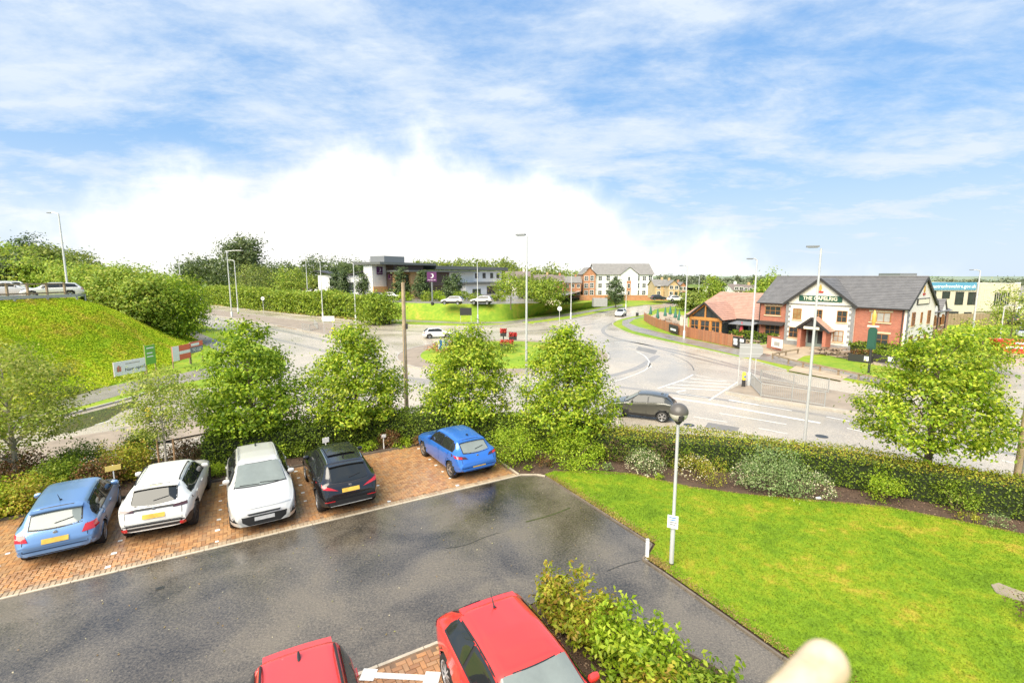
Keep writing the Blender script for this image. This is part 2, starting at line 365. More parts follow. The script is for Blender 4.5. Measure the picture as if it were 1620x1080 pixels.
def kerb(pts, z0, z1, w=0.16, mat='kerb_concrete', name='kerb', n_per=0.0):
    """a kerb line as mitred band with real height"""
    P = [Vector((p[0], p[1], 0)) for p in pts]; mb = MB(); ring = []
    for i, p in enumerate(P):
        d = (P[min(i+1, len(P)-1)]-P[max(i-1, 0)]).normalized(); n = Vector((-d.y, d.x, 0))*w/2
        ring.append((p-n, p+n))
    for (a, b), (c, d) in zip(ring[:-1], ring[1:]):
        mb.add([(a.x,a.y,z0),(c.x,c.y,z0),(d.x,d.y,z0),(b.x,b.y,z0),(a.x,a.y,z1),(c.x,c.y,z1),(d.x,d.y,z1),(b.x,b.y,z1)],
               [(4,5,6,7),(0,1,5,4),(2,3,7,6),(1,2,6,5),(3,0,4,7)])
    return struct(name, mb, mat)

# ------------------------------------------------------------------ ground to the horizon, road
sheet('ground', [(-3000, -500), (3000, -500), (3000, 4000), (-3000, 4000)], RZ-0.12, 'field')
road = sheet('road', [(-130, 6), (130, 6), (130, 150), (-130, 150)], RZ, 'tarmac_road')

# the plot the flats stand on, a bank down to the road behind the hedge
plot = [L(-34, 11), L(-20, 10.5), L(-12, 8.9), L(-9, 8.0), L(-3.4, 7.7), (-0.3, 22.6), (4.5, 20.8), (10, 19.4), (13.8, 17.7), (17.4, 15.3), (21.5, 12), (30, 4), (30, -12), (-45, -12)]
plot = [Vector((p[0], p[1], 0)) for p in plot]
mb = MB(); cen = Vector((-4, 4, 0)); n = len(plot)
outer = [p+(p-cen).normalized()*1.6 for p in plot]
mb.face([(p.x, p.y, -0.03) for p in plot][::-1])
for i in range(n):
    j = (i+1) % n
    mb.face([(outer[j].x, outer[j].y, RZ-0.1), (outer[i].x, outer[i].y, RZ-0.1), (plot[i].x, plot[i].y, -0.03), (plot[j].x, plot[j].y, -0.03)])
struct('planting_bed', mb, 'soil')

# ------------------------------------------------------------------ car park
park = [L(-30, 0), L(0.35, 0), (0.94, 17.06), (1.25, 16.95), (3.85, 12.4), (3.4, 11.71), (3.74, 11.17), (5.25, 8.45), (7.0, 5.3), (8.6, 2.4), (7.4, 1.7), (4.05, 8.1), (1.9, 10.05), (0.58, 10.09), L(-30, -6.2)]
car_park = sheet('car_park', park, 0.0, 'tarmac_car_park')
# repair trench line and stain in the tarmac
plain('tarmac_seam', (0.03, 0.03, 0.026), 0.3); plain('moss_stain', (0.06, 0.065, 0.02), 0.5, var=0.4, vscale=5)
mb = MB(); ribbon(mb, smooth_line(pg([(705, 867), (735, 862), (768, 849), (790, 842)], 0)), 0.022, 0.004); mb.build('tarmac_seam', 'tarmac_seam', car_park)
mb = MB(); ribbon(mb, smooth_line(pg([(832, 825), (870, 815), (902, 803)], 0)), 0.07, 0.004); mb.build('moss_stain', 'moss_stain', car_park)
mb = MB(); ribbon(mb, smooth_line(pg([(960, 903), (985, 893), (1013, 886)], 0)), 0.025, 0.004); mb.build('tarmac_seam', 'tarmac_seam', car_park)

brick_me = {}
def brick_mesh(key, sx, sy, hz, mat):
    if (key, mat) in brick_me: return brick_me[(key, mat)]
    c = 0.006; mb = MB(); x, y = sx/2-0.004, sy/2-0.004
    mb.add([(-x,-y,-0.03),(x,-y,-0.03),(x,y,-0.03),(-x,y,-0.03),(-x,-y,hz-c),(x,-y,hz-c),(x,y,hz-c),(-x,y,hz-c),(-x+c,-y+c,hz),(x-c,-y+c,hz),(x-c,y-c,hz),(-x+c,y-c,hz)],
           [(8,9,10,11),(4,5,9,8),(5,6,10,9),(6,7,11,10),(7,4,8,11),(0,1,5,4),(1,2,6,5),(2,3,7,6),(3,0,4,7)])
    me = bpy.data.meshes.new('brick'); me.from_pydata(mb.v, [], mb.f); me.update(); me.materials.append(MATS[mat])
    brick_me[(key, mat)] = me; return me
def paving(parent, a0, a1, b0, b1, near, n_single, border=True):
    """herringbone block paving with a border course; the nearest blocks are single pieces"""
    items = []; u = 0.103
    bb0 = b0+0.21 if border else b0
    if border:
        k = 0; a = a0
        while a < a1-0.05:
            items.append((a+0.052, b0+0.103, 1, 'brick_buff')); a += 0.105
    nx, ny = int((a1-a0)/u), int((b1-bb0)/u)
    for i in range(nx):
        for j in range(ny):
            d = (i-j) % 4
            if d == 0 and i+1 < nx: items.append((a0+(i+1)*u, bb0+(j+0.5)*u, 0, 'brick_red'))
            elif d == 3 and j+1 < ny: items.append((a0+(i+0.5)*u, bb0+(j+1)*u, 1, 'brick_red'))
    keyed = sorted(items, key=lambda t: near(t[0], t[1]))
    for a, b, rot, m in keyed[:n_single]:
        o = bpy.data.objects.new('brick', brick_mesh(rot, 0.2 if not rot else 0.1, 0.1 if not rot else 0.2, 0.006, m)); COL.objects.link(o)
        p = L(a, b, random.uniform(-0.003, 0.003)); o.location = p; o.rotation_euler = (random.gauss(0, .006), random.gauss(0, .006), YAW+random.gauss(0, .006)); o.parent = parent
    for m in ('brick_red', 'brick_buff'):
        rest = [t for t in keyed[n_single:] if t[3] == m]
        if not rest: continue
        vs = []; fs = []
        for a, b, rot, _ in rest:
            hx, hy = (0.1, 0.05) if not rot else (0.05, 0.1); hx -= 0.003; hy -= 0.003; z = 0.006+random.uniform(-0.003, 0.003); k = len(vs)
            q = [L(a-hx, b-hy), L(a+hx, b-hy), L(a+hx, b+hy), L(a-hx, b+hy)]
            tz = [z+random.gauss(0, 0.0012) for _ in range(4)]
            vs += [(p.x, p.y, -0.02) for p in q]+[(p.x, p.y, t) for p, t in zip(q, tz)]
            fs += [(k+4,k+5,k+6,k+7),(k,k+1,k+5,k+4),(k+1,k+2,k+6,k+5),(k+2,k+3,k+7,k+6),(k+3,k,k+4,k+7)]
        me = bpy.data.meshes.new('bricks'); me.from_pydata(vs, [], fs); me.update()
        tag(link('bricks', me, m, parent), kind='stuff')
bay = sheet('brick_parking_bay', [L(-20, 0.02), L(-0.02, 0.02), L(-0.02, 5.0), L(-20, 5.0)], -0.008, 'sand_joint')
paving(bay, -19.5, -0.04, 0.07, 4.95, lambda a, b: ((a+13.8)**2*0.35+(b-0.2)**2*3.0), 290)
near_bay = sheet('brick_parking_bay', [L(-11, -10), L(-4.0, -10), L(-4.0, -6.22), L(-11, -6.22)], -0.008, 'sand_joint')
paving(near_bay, -8.6, -4.02, -8.9, -6.28, lambda a, b: (a+6.55)**2+1.5*(b+6.75)**2, 290, border=False)
# pale edging stones between bays and tarmac, along the bays' end and along the planting bed
mb_e = MB()
a = -20.0
while a < -0.1:
    mb = MB(); p = L(a+0.455, 0.02, -0.03); mb.obx(p, 0.90, 0.07, 0.048+random.uniform(-.003, .003), YAW); mb.build('edging_stone', 'edging_pale', bay); a += 0.915
a = -10.5
while a < -4.3:
    mb = MB(); p = L(a+0.455, -6.24, -0.03); mb.obx(p, 0.90, 0.07, 0.046, YAW); mb.build('edging_stone', 'edging_pale', near_bay); a += 0.915
b = 0.1
while b < 5.0:
    mb = MB(); p = L(0.02, b+0.45, -0.03); mb.obx(p, 0.07, 0.90, 0.055, YAW); mb.build('edging_stone', 'edging_pale', bay); b += 0.915
for i in range(20):
    mb = MB(); p = L(-19.5+i*0.98, 5.03, -0.03); mb.obx(p, 0.96, 0.06, 0.09, YAW); mb.build('edging_stone', 'edging_dark', bay)
# painted bay markers: worn white squares along each bay line
for ai, al in enumerate((-2.36, -4.80, -7.18, -9.62, -12.03, -14.5)):
    for k in range(7):
        if random.random() < 0.08 or (ai == 1 and k % 2): continue
        s = random.uniform(0.08, 0.13); mb = MB(); c = L(al+random.gauss(0, .012), 0.35+k*0.70, 0.0135)
        q = [(-s/2, -s/2), (s/2, -s/2), (s/2, s/2*random.uniform(.1, 1)), (s/2*random.uniform(0, 1), s/2), (-s/2, s/2)]
        mb.face([(c.x+x*AX.x+y*BX.x, c.y+x*AX.y+y*BX.y, c.z) for x, y in q]); mb.build('bay_marker', 'road_white', bay)
mb = MB(); p, q = L(-7.05, -6.36), L(-6.05, -7.02)
ribbon(mb, [p, q], 0.13, 0.0135)
for c, w in ((p, 0.15), (q, 0.16)):
    d = (q-p).normalized(); n_ = Vector((-d.y, d.x, 0))
    mb.face([(c+d*w*.9-n_*w*.9)+Vector((0, 0, .0175)), (c+d*w*.9+n_*w*.9)+Vector((0, 0, .0175)), (c-d*w*.9+n_*w*.9)+Vector((0, 0, .0175)), (c-d*w*.9-n_*w*.9)+Vector((0, 0, .0175))])
mb.build('bay_marker', 'road_white', near_bay)
# drain cover on the tarmac
mb = MB(); p = G(253, 930, 0); mb.obx((p.x, p.y, 0.002), 0.16, 0.12, 0.006, YAW); mb.build('drain_cover', 'tarmac_seam', car_park)

# ------------------------------------------------------------------ lawn
lawn_poly = [(1.22, 17.1), (1.6, 17.42), (3.0, 17.5), (4.51, 17.2), (6.37, 16.0), (8.0, 15.45), (9.68, 15.12), (12.08, 14.6), (14.76, 12.96), (18, 10.2), (24, 4), (24, -6), (9.5, 1.2), (7.1, 5.35), (5.36, 8.5), (3.86, 11.2), (3.55, 11.72), (3.98, 12.42)]
lawn = sheet('lawn', lawn_poly, 0.03, 'lawn_turf')
def in_poly(P, poly):
    x, y = P[:, 0], P[:, 1]; r = np.zeros(len(P), bool); n = len(poly)
    for i in range(n):
        x1, y1 = poly[i][0], poly[i][1]; x2, y2 = poly[(i+1) % n][0], poly[(i+1) % n][1]
        c = ((y1 > y) != (y2 > y)) & (x < (x2-x1)*(y-y1)/(y2-y1+1e-12)+x1); r ^= c
    return r
P = RNG.uniform((1, 4.5), (19, 17.6), (230000, 2)); P = P[in_poly(P, lawn_poly)]
P = P[(np.abs(P[:, 0]) < P[:, 1]*1.12+0.6)][:95000]
P3 = np.column_stack([P, np.full(len(P), 0.045)])
def edge_tufts(pts, n, spread, rng):
    P = np.array([(p[0], p[1]) for p in pts]); i = rng.integers(0, len(P)-1, n); f = rng.uniform(0, 1, (n, 1)); q = P[i]*(1-f)+P[i+1]*f; d = unit(P[i+1]-P[i]); nn = np.column_stack([-d[:, 1], d[:, 0]])
    return np.column_stack([q+nn*np.abs(rng.normal(size=n))[:, None]*spread, np.full(n, 0.05)])
leafm('grass_worn', [(0.42, 0.28, 0.09), (0.34, 0.22, 0.08), (0.30, 0.30, 0.05), (0.26, 0.17, 0.07)], 0.2)
E3 = np.concatenate([edge_tufts([(1.27, 16.92), (3.9, 12.45)], 2600, 0.16, RNG), edge_tufts([(3.5, 11.75), (3.85, 11.2), (5.35, 8.47), (7.1, 5.3)], 2800, 0.14, RNG), edge_tufts([(14.76, 12.9), (12.08, 14.55), (9.68, 15.07), (6.37, 15.95), (4.51, 17.15), (1.7, 17.4)], 1500, 0.07, RNG)])
tag(quads_mesh('worn_grass', leaf_quads(E3, np.tile((0, 0, .25), (len(E3), 1)), 0.06, 0.3, 1.0), 'grass_worn'), 'yellowed worn grass along the lawn edges', 'grass', kind='stuff')
up = np.zeros_like(P3); up[:, 2] = 0.25
Q = leaf_quads(P3, up, 0.055, 0.28, 1.0)
tag(quads_mesh('lawn_grass', Q, 'lawn_turf'), 'short mown grass of the lawn beside the car park', 'grass', kind='stuff')
def stone_line(pts, parent, mat, w=0.05, h=0.07, ln=0.9, z=-0.03):
    P = [Vector((p[0], p[1], 0)) for p in pts]
    for a, b in zip(P[:-1], P[1:]):
        d = b-a; k = max(1, round(d.length/ln)); an = math.atan2(d.y, d.x)
        for i in range(k):
            c = a+d*((i+0.5)/k); mb = MB(); mb.obx((c.x, c.y, z), d.length/k-0.015, w, h+random.uniform(-.006, .006), an); mb.build('edging_stone', mat, parent)
stone_line([(0.30, 17.10), (0.92, 17.12), (1.24, 16.98)], lawn, 'edging_pale')
stone_line([(1.27, 16.92), (3.88, 12.42), (3.44, 11.72), (3.78, 11.15), (5.29, 8.43), (7.05, 5.28)], lawn, 'edging_dark')
stone_line([(0.60, 10.07), (1.9, 10.02), (4.0, 8.1), (7.3, 1.8)], lawn, 'edging_dark')
# patch of slabs at the right edge of the lawn
mb = MB(); q = pg([(1568, 924), (1580, 921), (1600, 929), (1640, 943), (1640, 955), (1605, 947), (1575, 936)], 0.05); mb.prism(v2(q), 0.0, 0.05); struct('path', mb, 'paver_brown')

# fallen leaves on tarmac and paving, bark chips and crumbs of soil on the beds
def scatter(poly, n, rng, z):
    a = np.array([(p[0], p[1]) for p in poly]); P = rng.uniform(a.min(0), a.max(0), (n, 2)); P = P[in_poly(P, poly)]; return np.column_stack([P, np.full(len(P), z)])
leafm('litter_leaf', [(0.30, 0.18, 0.06), (0.42, 0.30, 0.08), (0.16, 0.10, 0.05), (0.34, 0.34, 0.10), (0.50, 0.44, 0.30)], 0.1)
leafm('bark_chip', [(0.10, 0.06, 0.04), (0.17, 0.10, 0.065), (0.24, 0.15, 0.10), (0.07, 0.045, 0.03), (0.30, 0.21, 0.14)], 0.0, 0.8)
sp = [L(-19, -6), L(0, -6), (1.5, 16.5), L(0, 4.9), L(-19, 4.9)]
Pl = scatter(sp, 900, RNG, 0.014); tag(quads_mesh('fallen_leaves', leaf_quads(Pl, np.tile((0, 0, 1.5), (len(Pl), 1)), 0.045, 0.6, 0.25), 'litter_leaf'), 'scattered fallen leaves on tarmac and paving', 'leaves', kind='stuff')
beds = [[L(-19, 5.05), L(0.1, 5.05), L(0.1, 7), L(-19, 8.5)], [(0.35, 17.2), (4.5, 17.35), (9.7, 15.25), (14.8, 13.1), (17, 11.4), (17.5, 13.5), (13, 16.8), (4, 20), (0, 19.5)], [(0.7, 10), (1.85, 9.95), (4.0, 8.0), (5.2, 5.8), (3.2, 5.2), (0.3, 9.2)]]
Pb = np.concatenate([scatter(b_, n_, RNG, -0.012) for b_, n_ in zip(beds, (14000, 16000, 7000))]); tag(quads_mesh('bark_mulch', leaf_quads(Pb, np.tile((0, 0, 1.0), (len(Pb), 1)), 0.055, 0.5, 0.6), 'bark_chip'), 'loose bark chips and clods on the planting beds', 'mulch', kind='stuff')

# ------------------------------------------------------------------ verges, islands and footpaths of the junction
Z1 = RZ+0.11
def raised(name, px, mat, z=Z1, world=None, top=None):
    pts = [G(x, y, RZ) for x, y in px]+(world or [])
    mb = MB(); mb.prism(v2(pts), RZ-0.1, z); return struct(name, mb, mat)
def kline(px, z1=RZ+0.125, w=0.18): return kerb(smooth_line([G(x, y, RZ) for x, y in px], 4), RZ-0.1, z1, w)
hotel_kerb = [(318, 482), (380, 488), (440, 495), (500, 501), (560, 507), (600, 511), (640, 514), (735, 516.5), (790, 514.5), (826, 510)]
far_kerb = [(845, 512), (900, 505), (945, 496), (985, 487), (1020, 483), (1060, 480)]
raised('verge', hotel_kerb+far_kerb, 'verge_turf', world=[Vector((140, 330, 0)), Vector((-300, 330, 0)), Vector((-160, 150, 0))])
kline(hotel_kerb); kline(far_kerb)
sheet('footpath', pg([(600, 504), (735, 509.5), (800, 508.5), (850, 502), (900, 495.5), (945, 488.5), (985, 481), (985, 483.5), (945, 491.5), (900, 499.5), (850, 507), (800, 511.5), (735, 512), (600, 507)], Z1+.01), Z1+0.012, 'tarmac_path')  # real path at right; left strip paints a shadow line along the lawn
pub_kerb = [(1085, 483), (1040, 489), (1024, 497), (1000, 501.5), (978, 507), (969, 513), (978, 520), (1000, 529), (1050, 540.5), (1100, 551), (1150, 562), (1200, 574), (1245, 587)]
pub_kerb2 = [(1330, 603), (1380, 613), (1430, 624), (1480, 632)]
raised('verge', pub_kerb+pub_kerb2+[(1525, 606), (1560, 583), (1580, 565), (1590, 552)], 'verge_turf', world=[Vector((160, 110, 0)), Vector((160, 330, 0)), Vector((70, 330, 0))])
kline(pub_kerb); kline(pub_kerb2)
sheet('footpath', pg([(1024, 499.5), (1003, 505), (995, 511), (1010, 517), (1050, 527), (1100, 538), (1160, 550), (1230, 563), (1300, 578), (1420, 604), (1500, 622), (1495, 627), (1420, 612.5), (1330, 596), (1240, 577), (1150, 558), (1060, 537.5), (1000, 523), (984, 514), (985, 507), (1000, 503)], Z1), Z1+0.012, 'tarmac_path')
sheet('forecourt', pg([(1185, 556), (1232, 565), (1258, 571), (1272, 563), (1300, 560), (1330, 566), (1380, 576), (1432, 586), (1475, 580), (1485, 556), (1400, 545), (1240, 541), (1195, 546)], Z1), Z1+0.008, 'paver_tan')
sheet('pub_drive', pg([(1385, 573), (1440, 586), (1470, 590), (1520, 588), (1540, 575), (1480, 566), (1420, 565)], Z1), Z1+0.016, 'tarmac_path')
sheet('dropped_kerb_paving', pg([(1247, 586), (1330, 602), (1345, 594), (1262, 577)], Z1), Z1+0.016, 'paver_tan')
sheet('garden_paving', pg([(1024, 503), (1032, 511), (1050, 518.5), (1080, 528.5), (1120, 538.5), (1156, 546), (1185, 548), (1190, 541), (1130, 530), (1088, 518), (1088, 500), (1045, 493)], Z1), Z1+0.008, 'paver_tan')
# right-hand splitter island with the pedestrian refuge
isl = [(1148, 621), (1168, 611), (1195, 600), (1250, 608), (1350, 625), (1440, 642), (1530, 662), (1530, 686), (1450, 671), (1370, 657), (1300, 646), (1200, 631)]
raised('traffic_island', isl, 'paver_brown', RZ+0.13); kline(isl+[isl[0]], RZ+0.145, 0.16)
# roundabout: paved apron, planted centre
RC = Vector((-1.0, 53.5, 0)); RR = 11.7
circ = lambda r, n=48: [Vector((RC.x+r*math.cos(2*math.pi*i/n), RC.y+r*math.sin(2*math.pi*i/n), 0)) for i in range(n)]
mb = MB(); mb.prism(v2(circ(RR)), RZ-0.1, RZ+0.10); struct('roundabout_apron', mb, 'paver_brown')
kerb(circ(RR)+circ(RR)[:1], RZ-0.1, RZ+0.12, 0.2)
mb = MB(); mb.lathe([(9.2, 0.0), (9.0, 0.16), (7, 0.35), (4, 0.55), (0.1, 0.62)], 40, (RC.x, RC.y, RZ+0.09)); struct('roundabout_lawn', mb, 'verge_turf', smooth=True)
# left carriageway: central reservation
res = [(296, 492), (325, 497), (420, 512), (500, 527), (528, 533.5), (545, 531), (556, 524), (545, 516), (500, 510), (440, 503.5), (325, 489), (296, 486)]
raised('central_reservation', res, 'paver_brown', RZ+0.13); kline(res+[res[0]], RZ+0.145, 0.2)
# near left: verge below the bank, footpath, splitter island, puddle, pavement behind the shrubs
vl = [(262, 499), (302, 508.5), (344, 521.5), (400, 540), (440, 558), (455, 578), (430, 598), (380, 611), (300, 618), (235, 622), (212, 629), (160, 643), (110, 656), (40, 676), (-60, 702)]
raised('verge', vl, 'verge_turf', world=[Vector((-40, 22, 0)), Vector((-60, 40, 0)), Vector((-60, 75, 0))]); kline(vl[1:])
sheet('footpath', pg([(300, 520), (335, 535), (390, 558), (395, 575), (360, 592), (290, 606), (235, 612), (130, 642), (20, 668), (-60, 690), (-60, 655), (20, 646), (130, 620), (235, 598), (290, 590), (345, 577), (360, 563), (320, 543), (285, 524)], Z1), Z1+0.012, 'tarmac_path')
spl = [(193, 671), (212, 663.5), (280, 655), (345, 645), (350, 652), (275, 668), (215, 674.5)]
raised('traffic_island', spl, 'paver_brown', RZ+0.12); kline(spl+[spl[0]], RZ+0.135, 0.14)
sheet('puddle', pg([(70, 690), (110, 660), (165, 646), (212, 633), (222, 640), (190, 652), (165, 668), (120, 682)], RZ), RZ+0.005, 'puddle')
sheet('pavement', pg([(-80, 745), (0, 718), (120, 692), (230, 676), (330, 664), (470, 640), (470, 655), (340, 684), (235, 705), (120, 725), (0, 752), (-80, 775)], RZ), RZ+0.10, 'paver_brown')

# ------------------------------------------------------------------ road markings
def mark(px, w, name='road_marking', sm=True, mat='road_paint_worn', zz=0.006):
    pts = [G(x, y, RZ) for x, y in px]
    if sm and len(px) > 2: pts = smooth_line(pts, 5)
    mb = MB(); ribbon(mb, pts, w, RZ+zz); return mb.build(name, mat, road)
mark([(1058, 628.5), (1140, 641), (1230, 657), (1298, 669)], 0.34)
mark([(1138, 653.5), (1190, 662), (1244, 671)], 0.16)
mark([(1153, 632.5), (1200, 640.5)], 0.30); mark([(1200, 640.5), (1253, 649.5)], 0.15)
mark([(1097, 659), (1151, 667.5)], 0.13); mark([(1307, 659), (1344, 666)], 0.14); mark([(1340, 677), (1385, 687)], 0.13)
mark([(1200, 677), (1246, 686)], 0.12); mark([(1400, 690), (1470, 704)], 0.13); mark([(1500, 710), (1570, 725)], 0.13); mark([(1585, 728), (1640, 740)], 0.13)
mark([(1040, 614.5), (1062, 607), (1082, 600), (1097, 592)], 0.18); mark([(1097, 592), (1120, 597), (1167, 604)], 0.12)
mark([(1167, 604), (1145, 618), (1122, 633)], 0.14); mark([(1070, 620), (1085, 617)], 0.2); mark([(1072, 622), (1120, 629)], 0.12)
for x0, y0, x1, y1 in ((1091, 598.5, 1150, 603.5), (1078, 603, 1155, 608), (1064, 608, 1150, 612.5), (1054, 612.5, 1140, 617.5)): mark([(x0, y0), (x1, y1)], 0.22)
mark([(1007, 556), (1020, 563), (1028, 574), (1026, 580), (1017, 587), (989, 598), (960, 606)], 0.13); mark([(1027, 574), (1028, 581)], 0.3)
mark([(1062, 560), (1084, 570), (1094, 578), (1098, 586)], 0.07, mat='tarmac_seam', name='tarmac_seam')
for k in range(7): mark([(870+k*17, 560-k*3), (880+k*17, 558.5-k*3)], 0.14)
mark([(1010, 519), (1026, 524)], 0.4); mark([(1100, 562), (1140, 571)], 0.10); mark([(940, 508), (963, 502)], 0.12); mark([(1000, 493), (1030, 487)], 0.14)
for k in range(6): mark([(345+k*30, 511+k*5.0), (357+k*30, 513+k*5.0)], 0.13)
for k in range(4): mark([(560+k*22, 545+k*4), (570+k*22, 547+k*4)], 0.2)
mark([(700, 618), (760, 622), (815, 626)], 0.14); mark([(845, 629), (905, 634)], 0.14)
mark([(120, 700), (190, 683)], 0.1); mark([(150, 672), (178, 664)], 0.12)

plain('tarmac_patch', (0.27, 0.24, 0.205), 0.25, var=0.18, vscale=0.6); plain('tarmac_repair', (0.20, 0.18, 0.155), 0.35, var=0.2, vscale=0.8)
for px, w in (([(1620, 722), (1400, 676), (1250, 648), (1100, 626), (980, 612)], 0.55), ([(1620, 705), (1420, 664), (1270, 638), (1160, 620)], 0.5), ([(1300, 622), (1180, 586), (1100, 566), (1020, 545), (960, 530), (960, 515), (1000, 500)], 0.6), ([(1260, 606), (1150, 574), (1060, 552), (980, 538)], 0.6), ([(340, 505), (430, 520), (520, 540), (600, 562)], 0.9), ([(330, 513), (430, 535), (530, 560), (610, 590), (700, 605)], 0.8), ([(560, 520), (660, 524), (760, 526), (860, 522), (940, 512)], 0.8), ([(100, 705), (230, 668), (380, 640), (560, 622)], 0.4), ([(620, 600), (760, 612), (900, 606), (1000, 585), (1040, 562)], 0.7)):
    mark(px, w, 'tyre_track', mat='tarmac_patch', zz=0.003)
for px in ([(1120, 668), (1170, 676), (1165, 684), (1115, 676)], [(1010, 548), (1040, 554), (1036, 560), (1006, 553)], [(560, 552), (600, 556), (596, 566), (554, 561)], [(870, 595), (905, 590), (912, 598), (878, 604)]):
    sheet('tarmac_repair', pg(px, RZ), RZ+0.0045, 'tarmac_repair', None, road)
for px, py in ((1090, 672), (905, 612), (1300, 690), (500, 575)):
    p = G(px, py, RZ); mb = MB(); mb.lathe([(0.32, 0.0), (0.32, 0.008)], 14, (p.x, p.y, RZ)); mb.build('manhole_cover', 'tarmac_seam', road)

# ------------------------------------------------------------------ embankment on the left with the upper road
toe = [(-24, 8, RZ), (-27.5, 18, RZ), (-29.5, 26, RZ), (-31.6, 33.2, RZ), (-32.2, 41, RZ), (-34.5, 50, RZ), (-38.5, 59, RZ), (-46, 68, RZ), (-58, 78, RZ), (-80, 92, RZ)]
crest = [(-48, 8, 5.1), (-46, 20, 5.2), (-44.5, 30, 5.2), (-43.0, 38.5, 5.2), (-42.5, 43, 5.2), (-42.4, 46.5, 5.1), (-46.5, 52, 4.5), (-54, 60, 4.4), (-66, 66, 4.4), (-86, 76, 4.6)]
T, C = smooth_line(toe, 5), smooth_line(crest, 5)
mb = MB(); rows = 14; m = len(T)
rr = np.random.default_rng(3)
for i in range(m):
    for j in range(rows+1):
        t = j/rows; s = t-0.06*math.sin(2*math.pi*t)
        p = T[i].lerp(C[i], t); z = T[i].z+0.1+(C[i].z-T[i].z-0.1)*s
        k = math.sin(math.pi*t); mb.v.append((p.x+rr.normal()*.08*k, p.y+rr.normal()*.08*k, z-0.04+rr.normal()*.035*k))
for i in range(m-1):
    for j in range(rows): a = i*(rows+1)+j; mb.f.append((a, a+rows+1, a+rows+2, a+1))
struct('embankment', mb, 'bank_turf', smooth=True)
up_poly = [(p.x, p.y) for p in C]+[(-120, 110), (-160, 60), (-110, 0)]
mb = MB(); mb.face([(x, y, 5.1) for x, y in up_poly]); struct('upper_ground', mb, 'verge_turf')
sheet('upper_road', [(-50.5, 6), (-47.2, 30), (-45.0, 41), (-46.0, 49), (-52, 54), (-75, 58), (-100, 62), (-100, 50), (-62, 48), (-54, 40), (-58, 6)], 5.215, 'tarmac_road')
# long grass on the bank
src = np.array([tuple(p) for p in mb.v]) if False else None
def scatter_on_grid(Ta, Ca, n, rng):
    Tn = np.array([tuple(p) for p in Ta]); Cn = np.array([tuple(p) for p in Ca])
    i = rng.uniform(0, len(Tn)-1.001, n); i0 = i.astype(int); f = (i-i0)[:, None]; t = rng.uniform(0, 1, n)[:, None]
    a = Tn[i0]*(1-f)+Tn[i0+1]*f; c = Cn[i0]*(1-f)+Cn[i0+1]*f; p = a+(c-a)*t
    p[:, 2] = a[:, 2]+0.1+(c[:, 2]-a[:, 2]-0.1)*(t[:, 0]-0.06*np.sin(2*np.pi*t[:, 0])); return p
P = scatter_on_grid(T[8:38], C[8:38], 95000, RNG); P[:, 2] += 0.07
Q = leaf_quads(P, np.tile((0.25, -0.15, 0.5), (len(P), 1)), 0.26, 0.22, 1.0)
tag(quads_mesh('bank_grass', Q, 'bank_turf'), 'long rough grass covering the embankment', 'grass', kind='stuff')

# ------------------------------------------------------------------ rising lawn and the terrace the hotel stands on
HZ = 1.75
fr = [G(x, y, Z1+.01) for x, y in ((565, 503.0), (600, 503.8), (670, 505.5), (735, 507), (800, 506), (850, 499), (900, 492), (945, 486), (990, 479))]
bk = [G(x, y, HZ) for x, y in ((565, 476), (600, 477.5), (670, 479.5), (735, 480.5), (800, 480.5))]+[AT(850, 479.5, 98), AT(890, 481.5, 106), AT(930, 478, 122), AT(985, 470, 150)]
F_, B_ = smooth_line(fr, 4), smooth_line(bk, 4)
mb = MB(); rows = 8
for i in range(len(F_)):
    for j in range(rows+1):
        t = j/rows; s = t*t*(3-2*t)*0.45+t*0.55; p = F_[i].lerp(B_[i], t); mb.v.append((p.x, p.y, F_[i].z+(B_[i].z-F_[i].z)*s))
for i in range(len(F_)-1):
    for j in range(rows): a = i*(rows+1)+j; mb.f.append((a, a+rows+1, a+rows+2, a+1))
struct('hotel_lawn', mb, 'verge_turf', smooth=True)
mb = MB(); mb.face([(p.x, p.y, HZ) for p in B_[:21]]+[(30, 190, HZ), (-100, 190, HZ), (-100, 168, HZ), (-80, 146, HZ), (-62, 131, HZ), (-46, 119, HZ)]); struct('hotel_car_park', mb, 'tarmac_path')
# ------------------------------------------------------------------ plants
leafm('leaf_lime', [(0.12, 0.22, 0.010), (0.22, 0.35, 0.014), (0.34, 0.47, 0.020), (0.46, 0.56, 0.035), (0.56, 0.60, 0.065)], 0.42)
leafm('leaf_maple', [(0.115, 0.215, 0.010), (0.21, 0.34, 0.015), (0.32, 0.455, 0.022), (0.45, 0.55, 0.04)], 0.42)
leafm('leaf_birch', [(0.20, 0.28, 0.03), (0.31, 0.40, 0.045), (0.43, 0.50, 0.08), (0.56, 0.56, 0.15)], 0.45)
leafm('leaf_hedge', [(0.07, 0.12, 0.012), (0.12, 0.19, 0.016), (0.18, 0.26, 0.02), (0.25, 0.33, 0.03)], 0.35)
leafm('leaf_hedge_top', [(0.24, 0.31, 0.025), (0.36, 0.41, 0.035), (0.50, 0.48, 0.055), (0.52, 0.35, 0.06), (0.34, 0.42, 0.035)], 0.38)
leafm('leaf_laurel', [(0.18, 0.30, 0.015), (0.30, 0.45, 0.02), (0.41, 0.55, 0.03), (0.52, 0.62, 0.06)], 0.42)
leafm('leaf_pale', [(0.14, 0.23, 0.06), (0.22, 0.33, 0.10), (0.32, 0.42, 0.15), (0.42, 0.48, 0.22)], 0.3)
leafm('leaf_gold', [(0.26, 0.34, 0.02), (0.41, 0.46, 0.03), (0.56, 0.54, 0.06), (0.46, 0.30, 0.06)], 0.42)
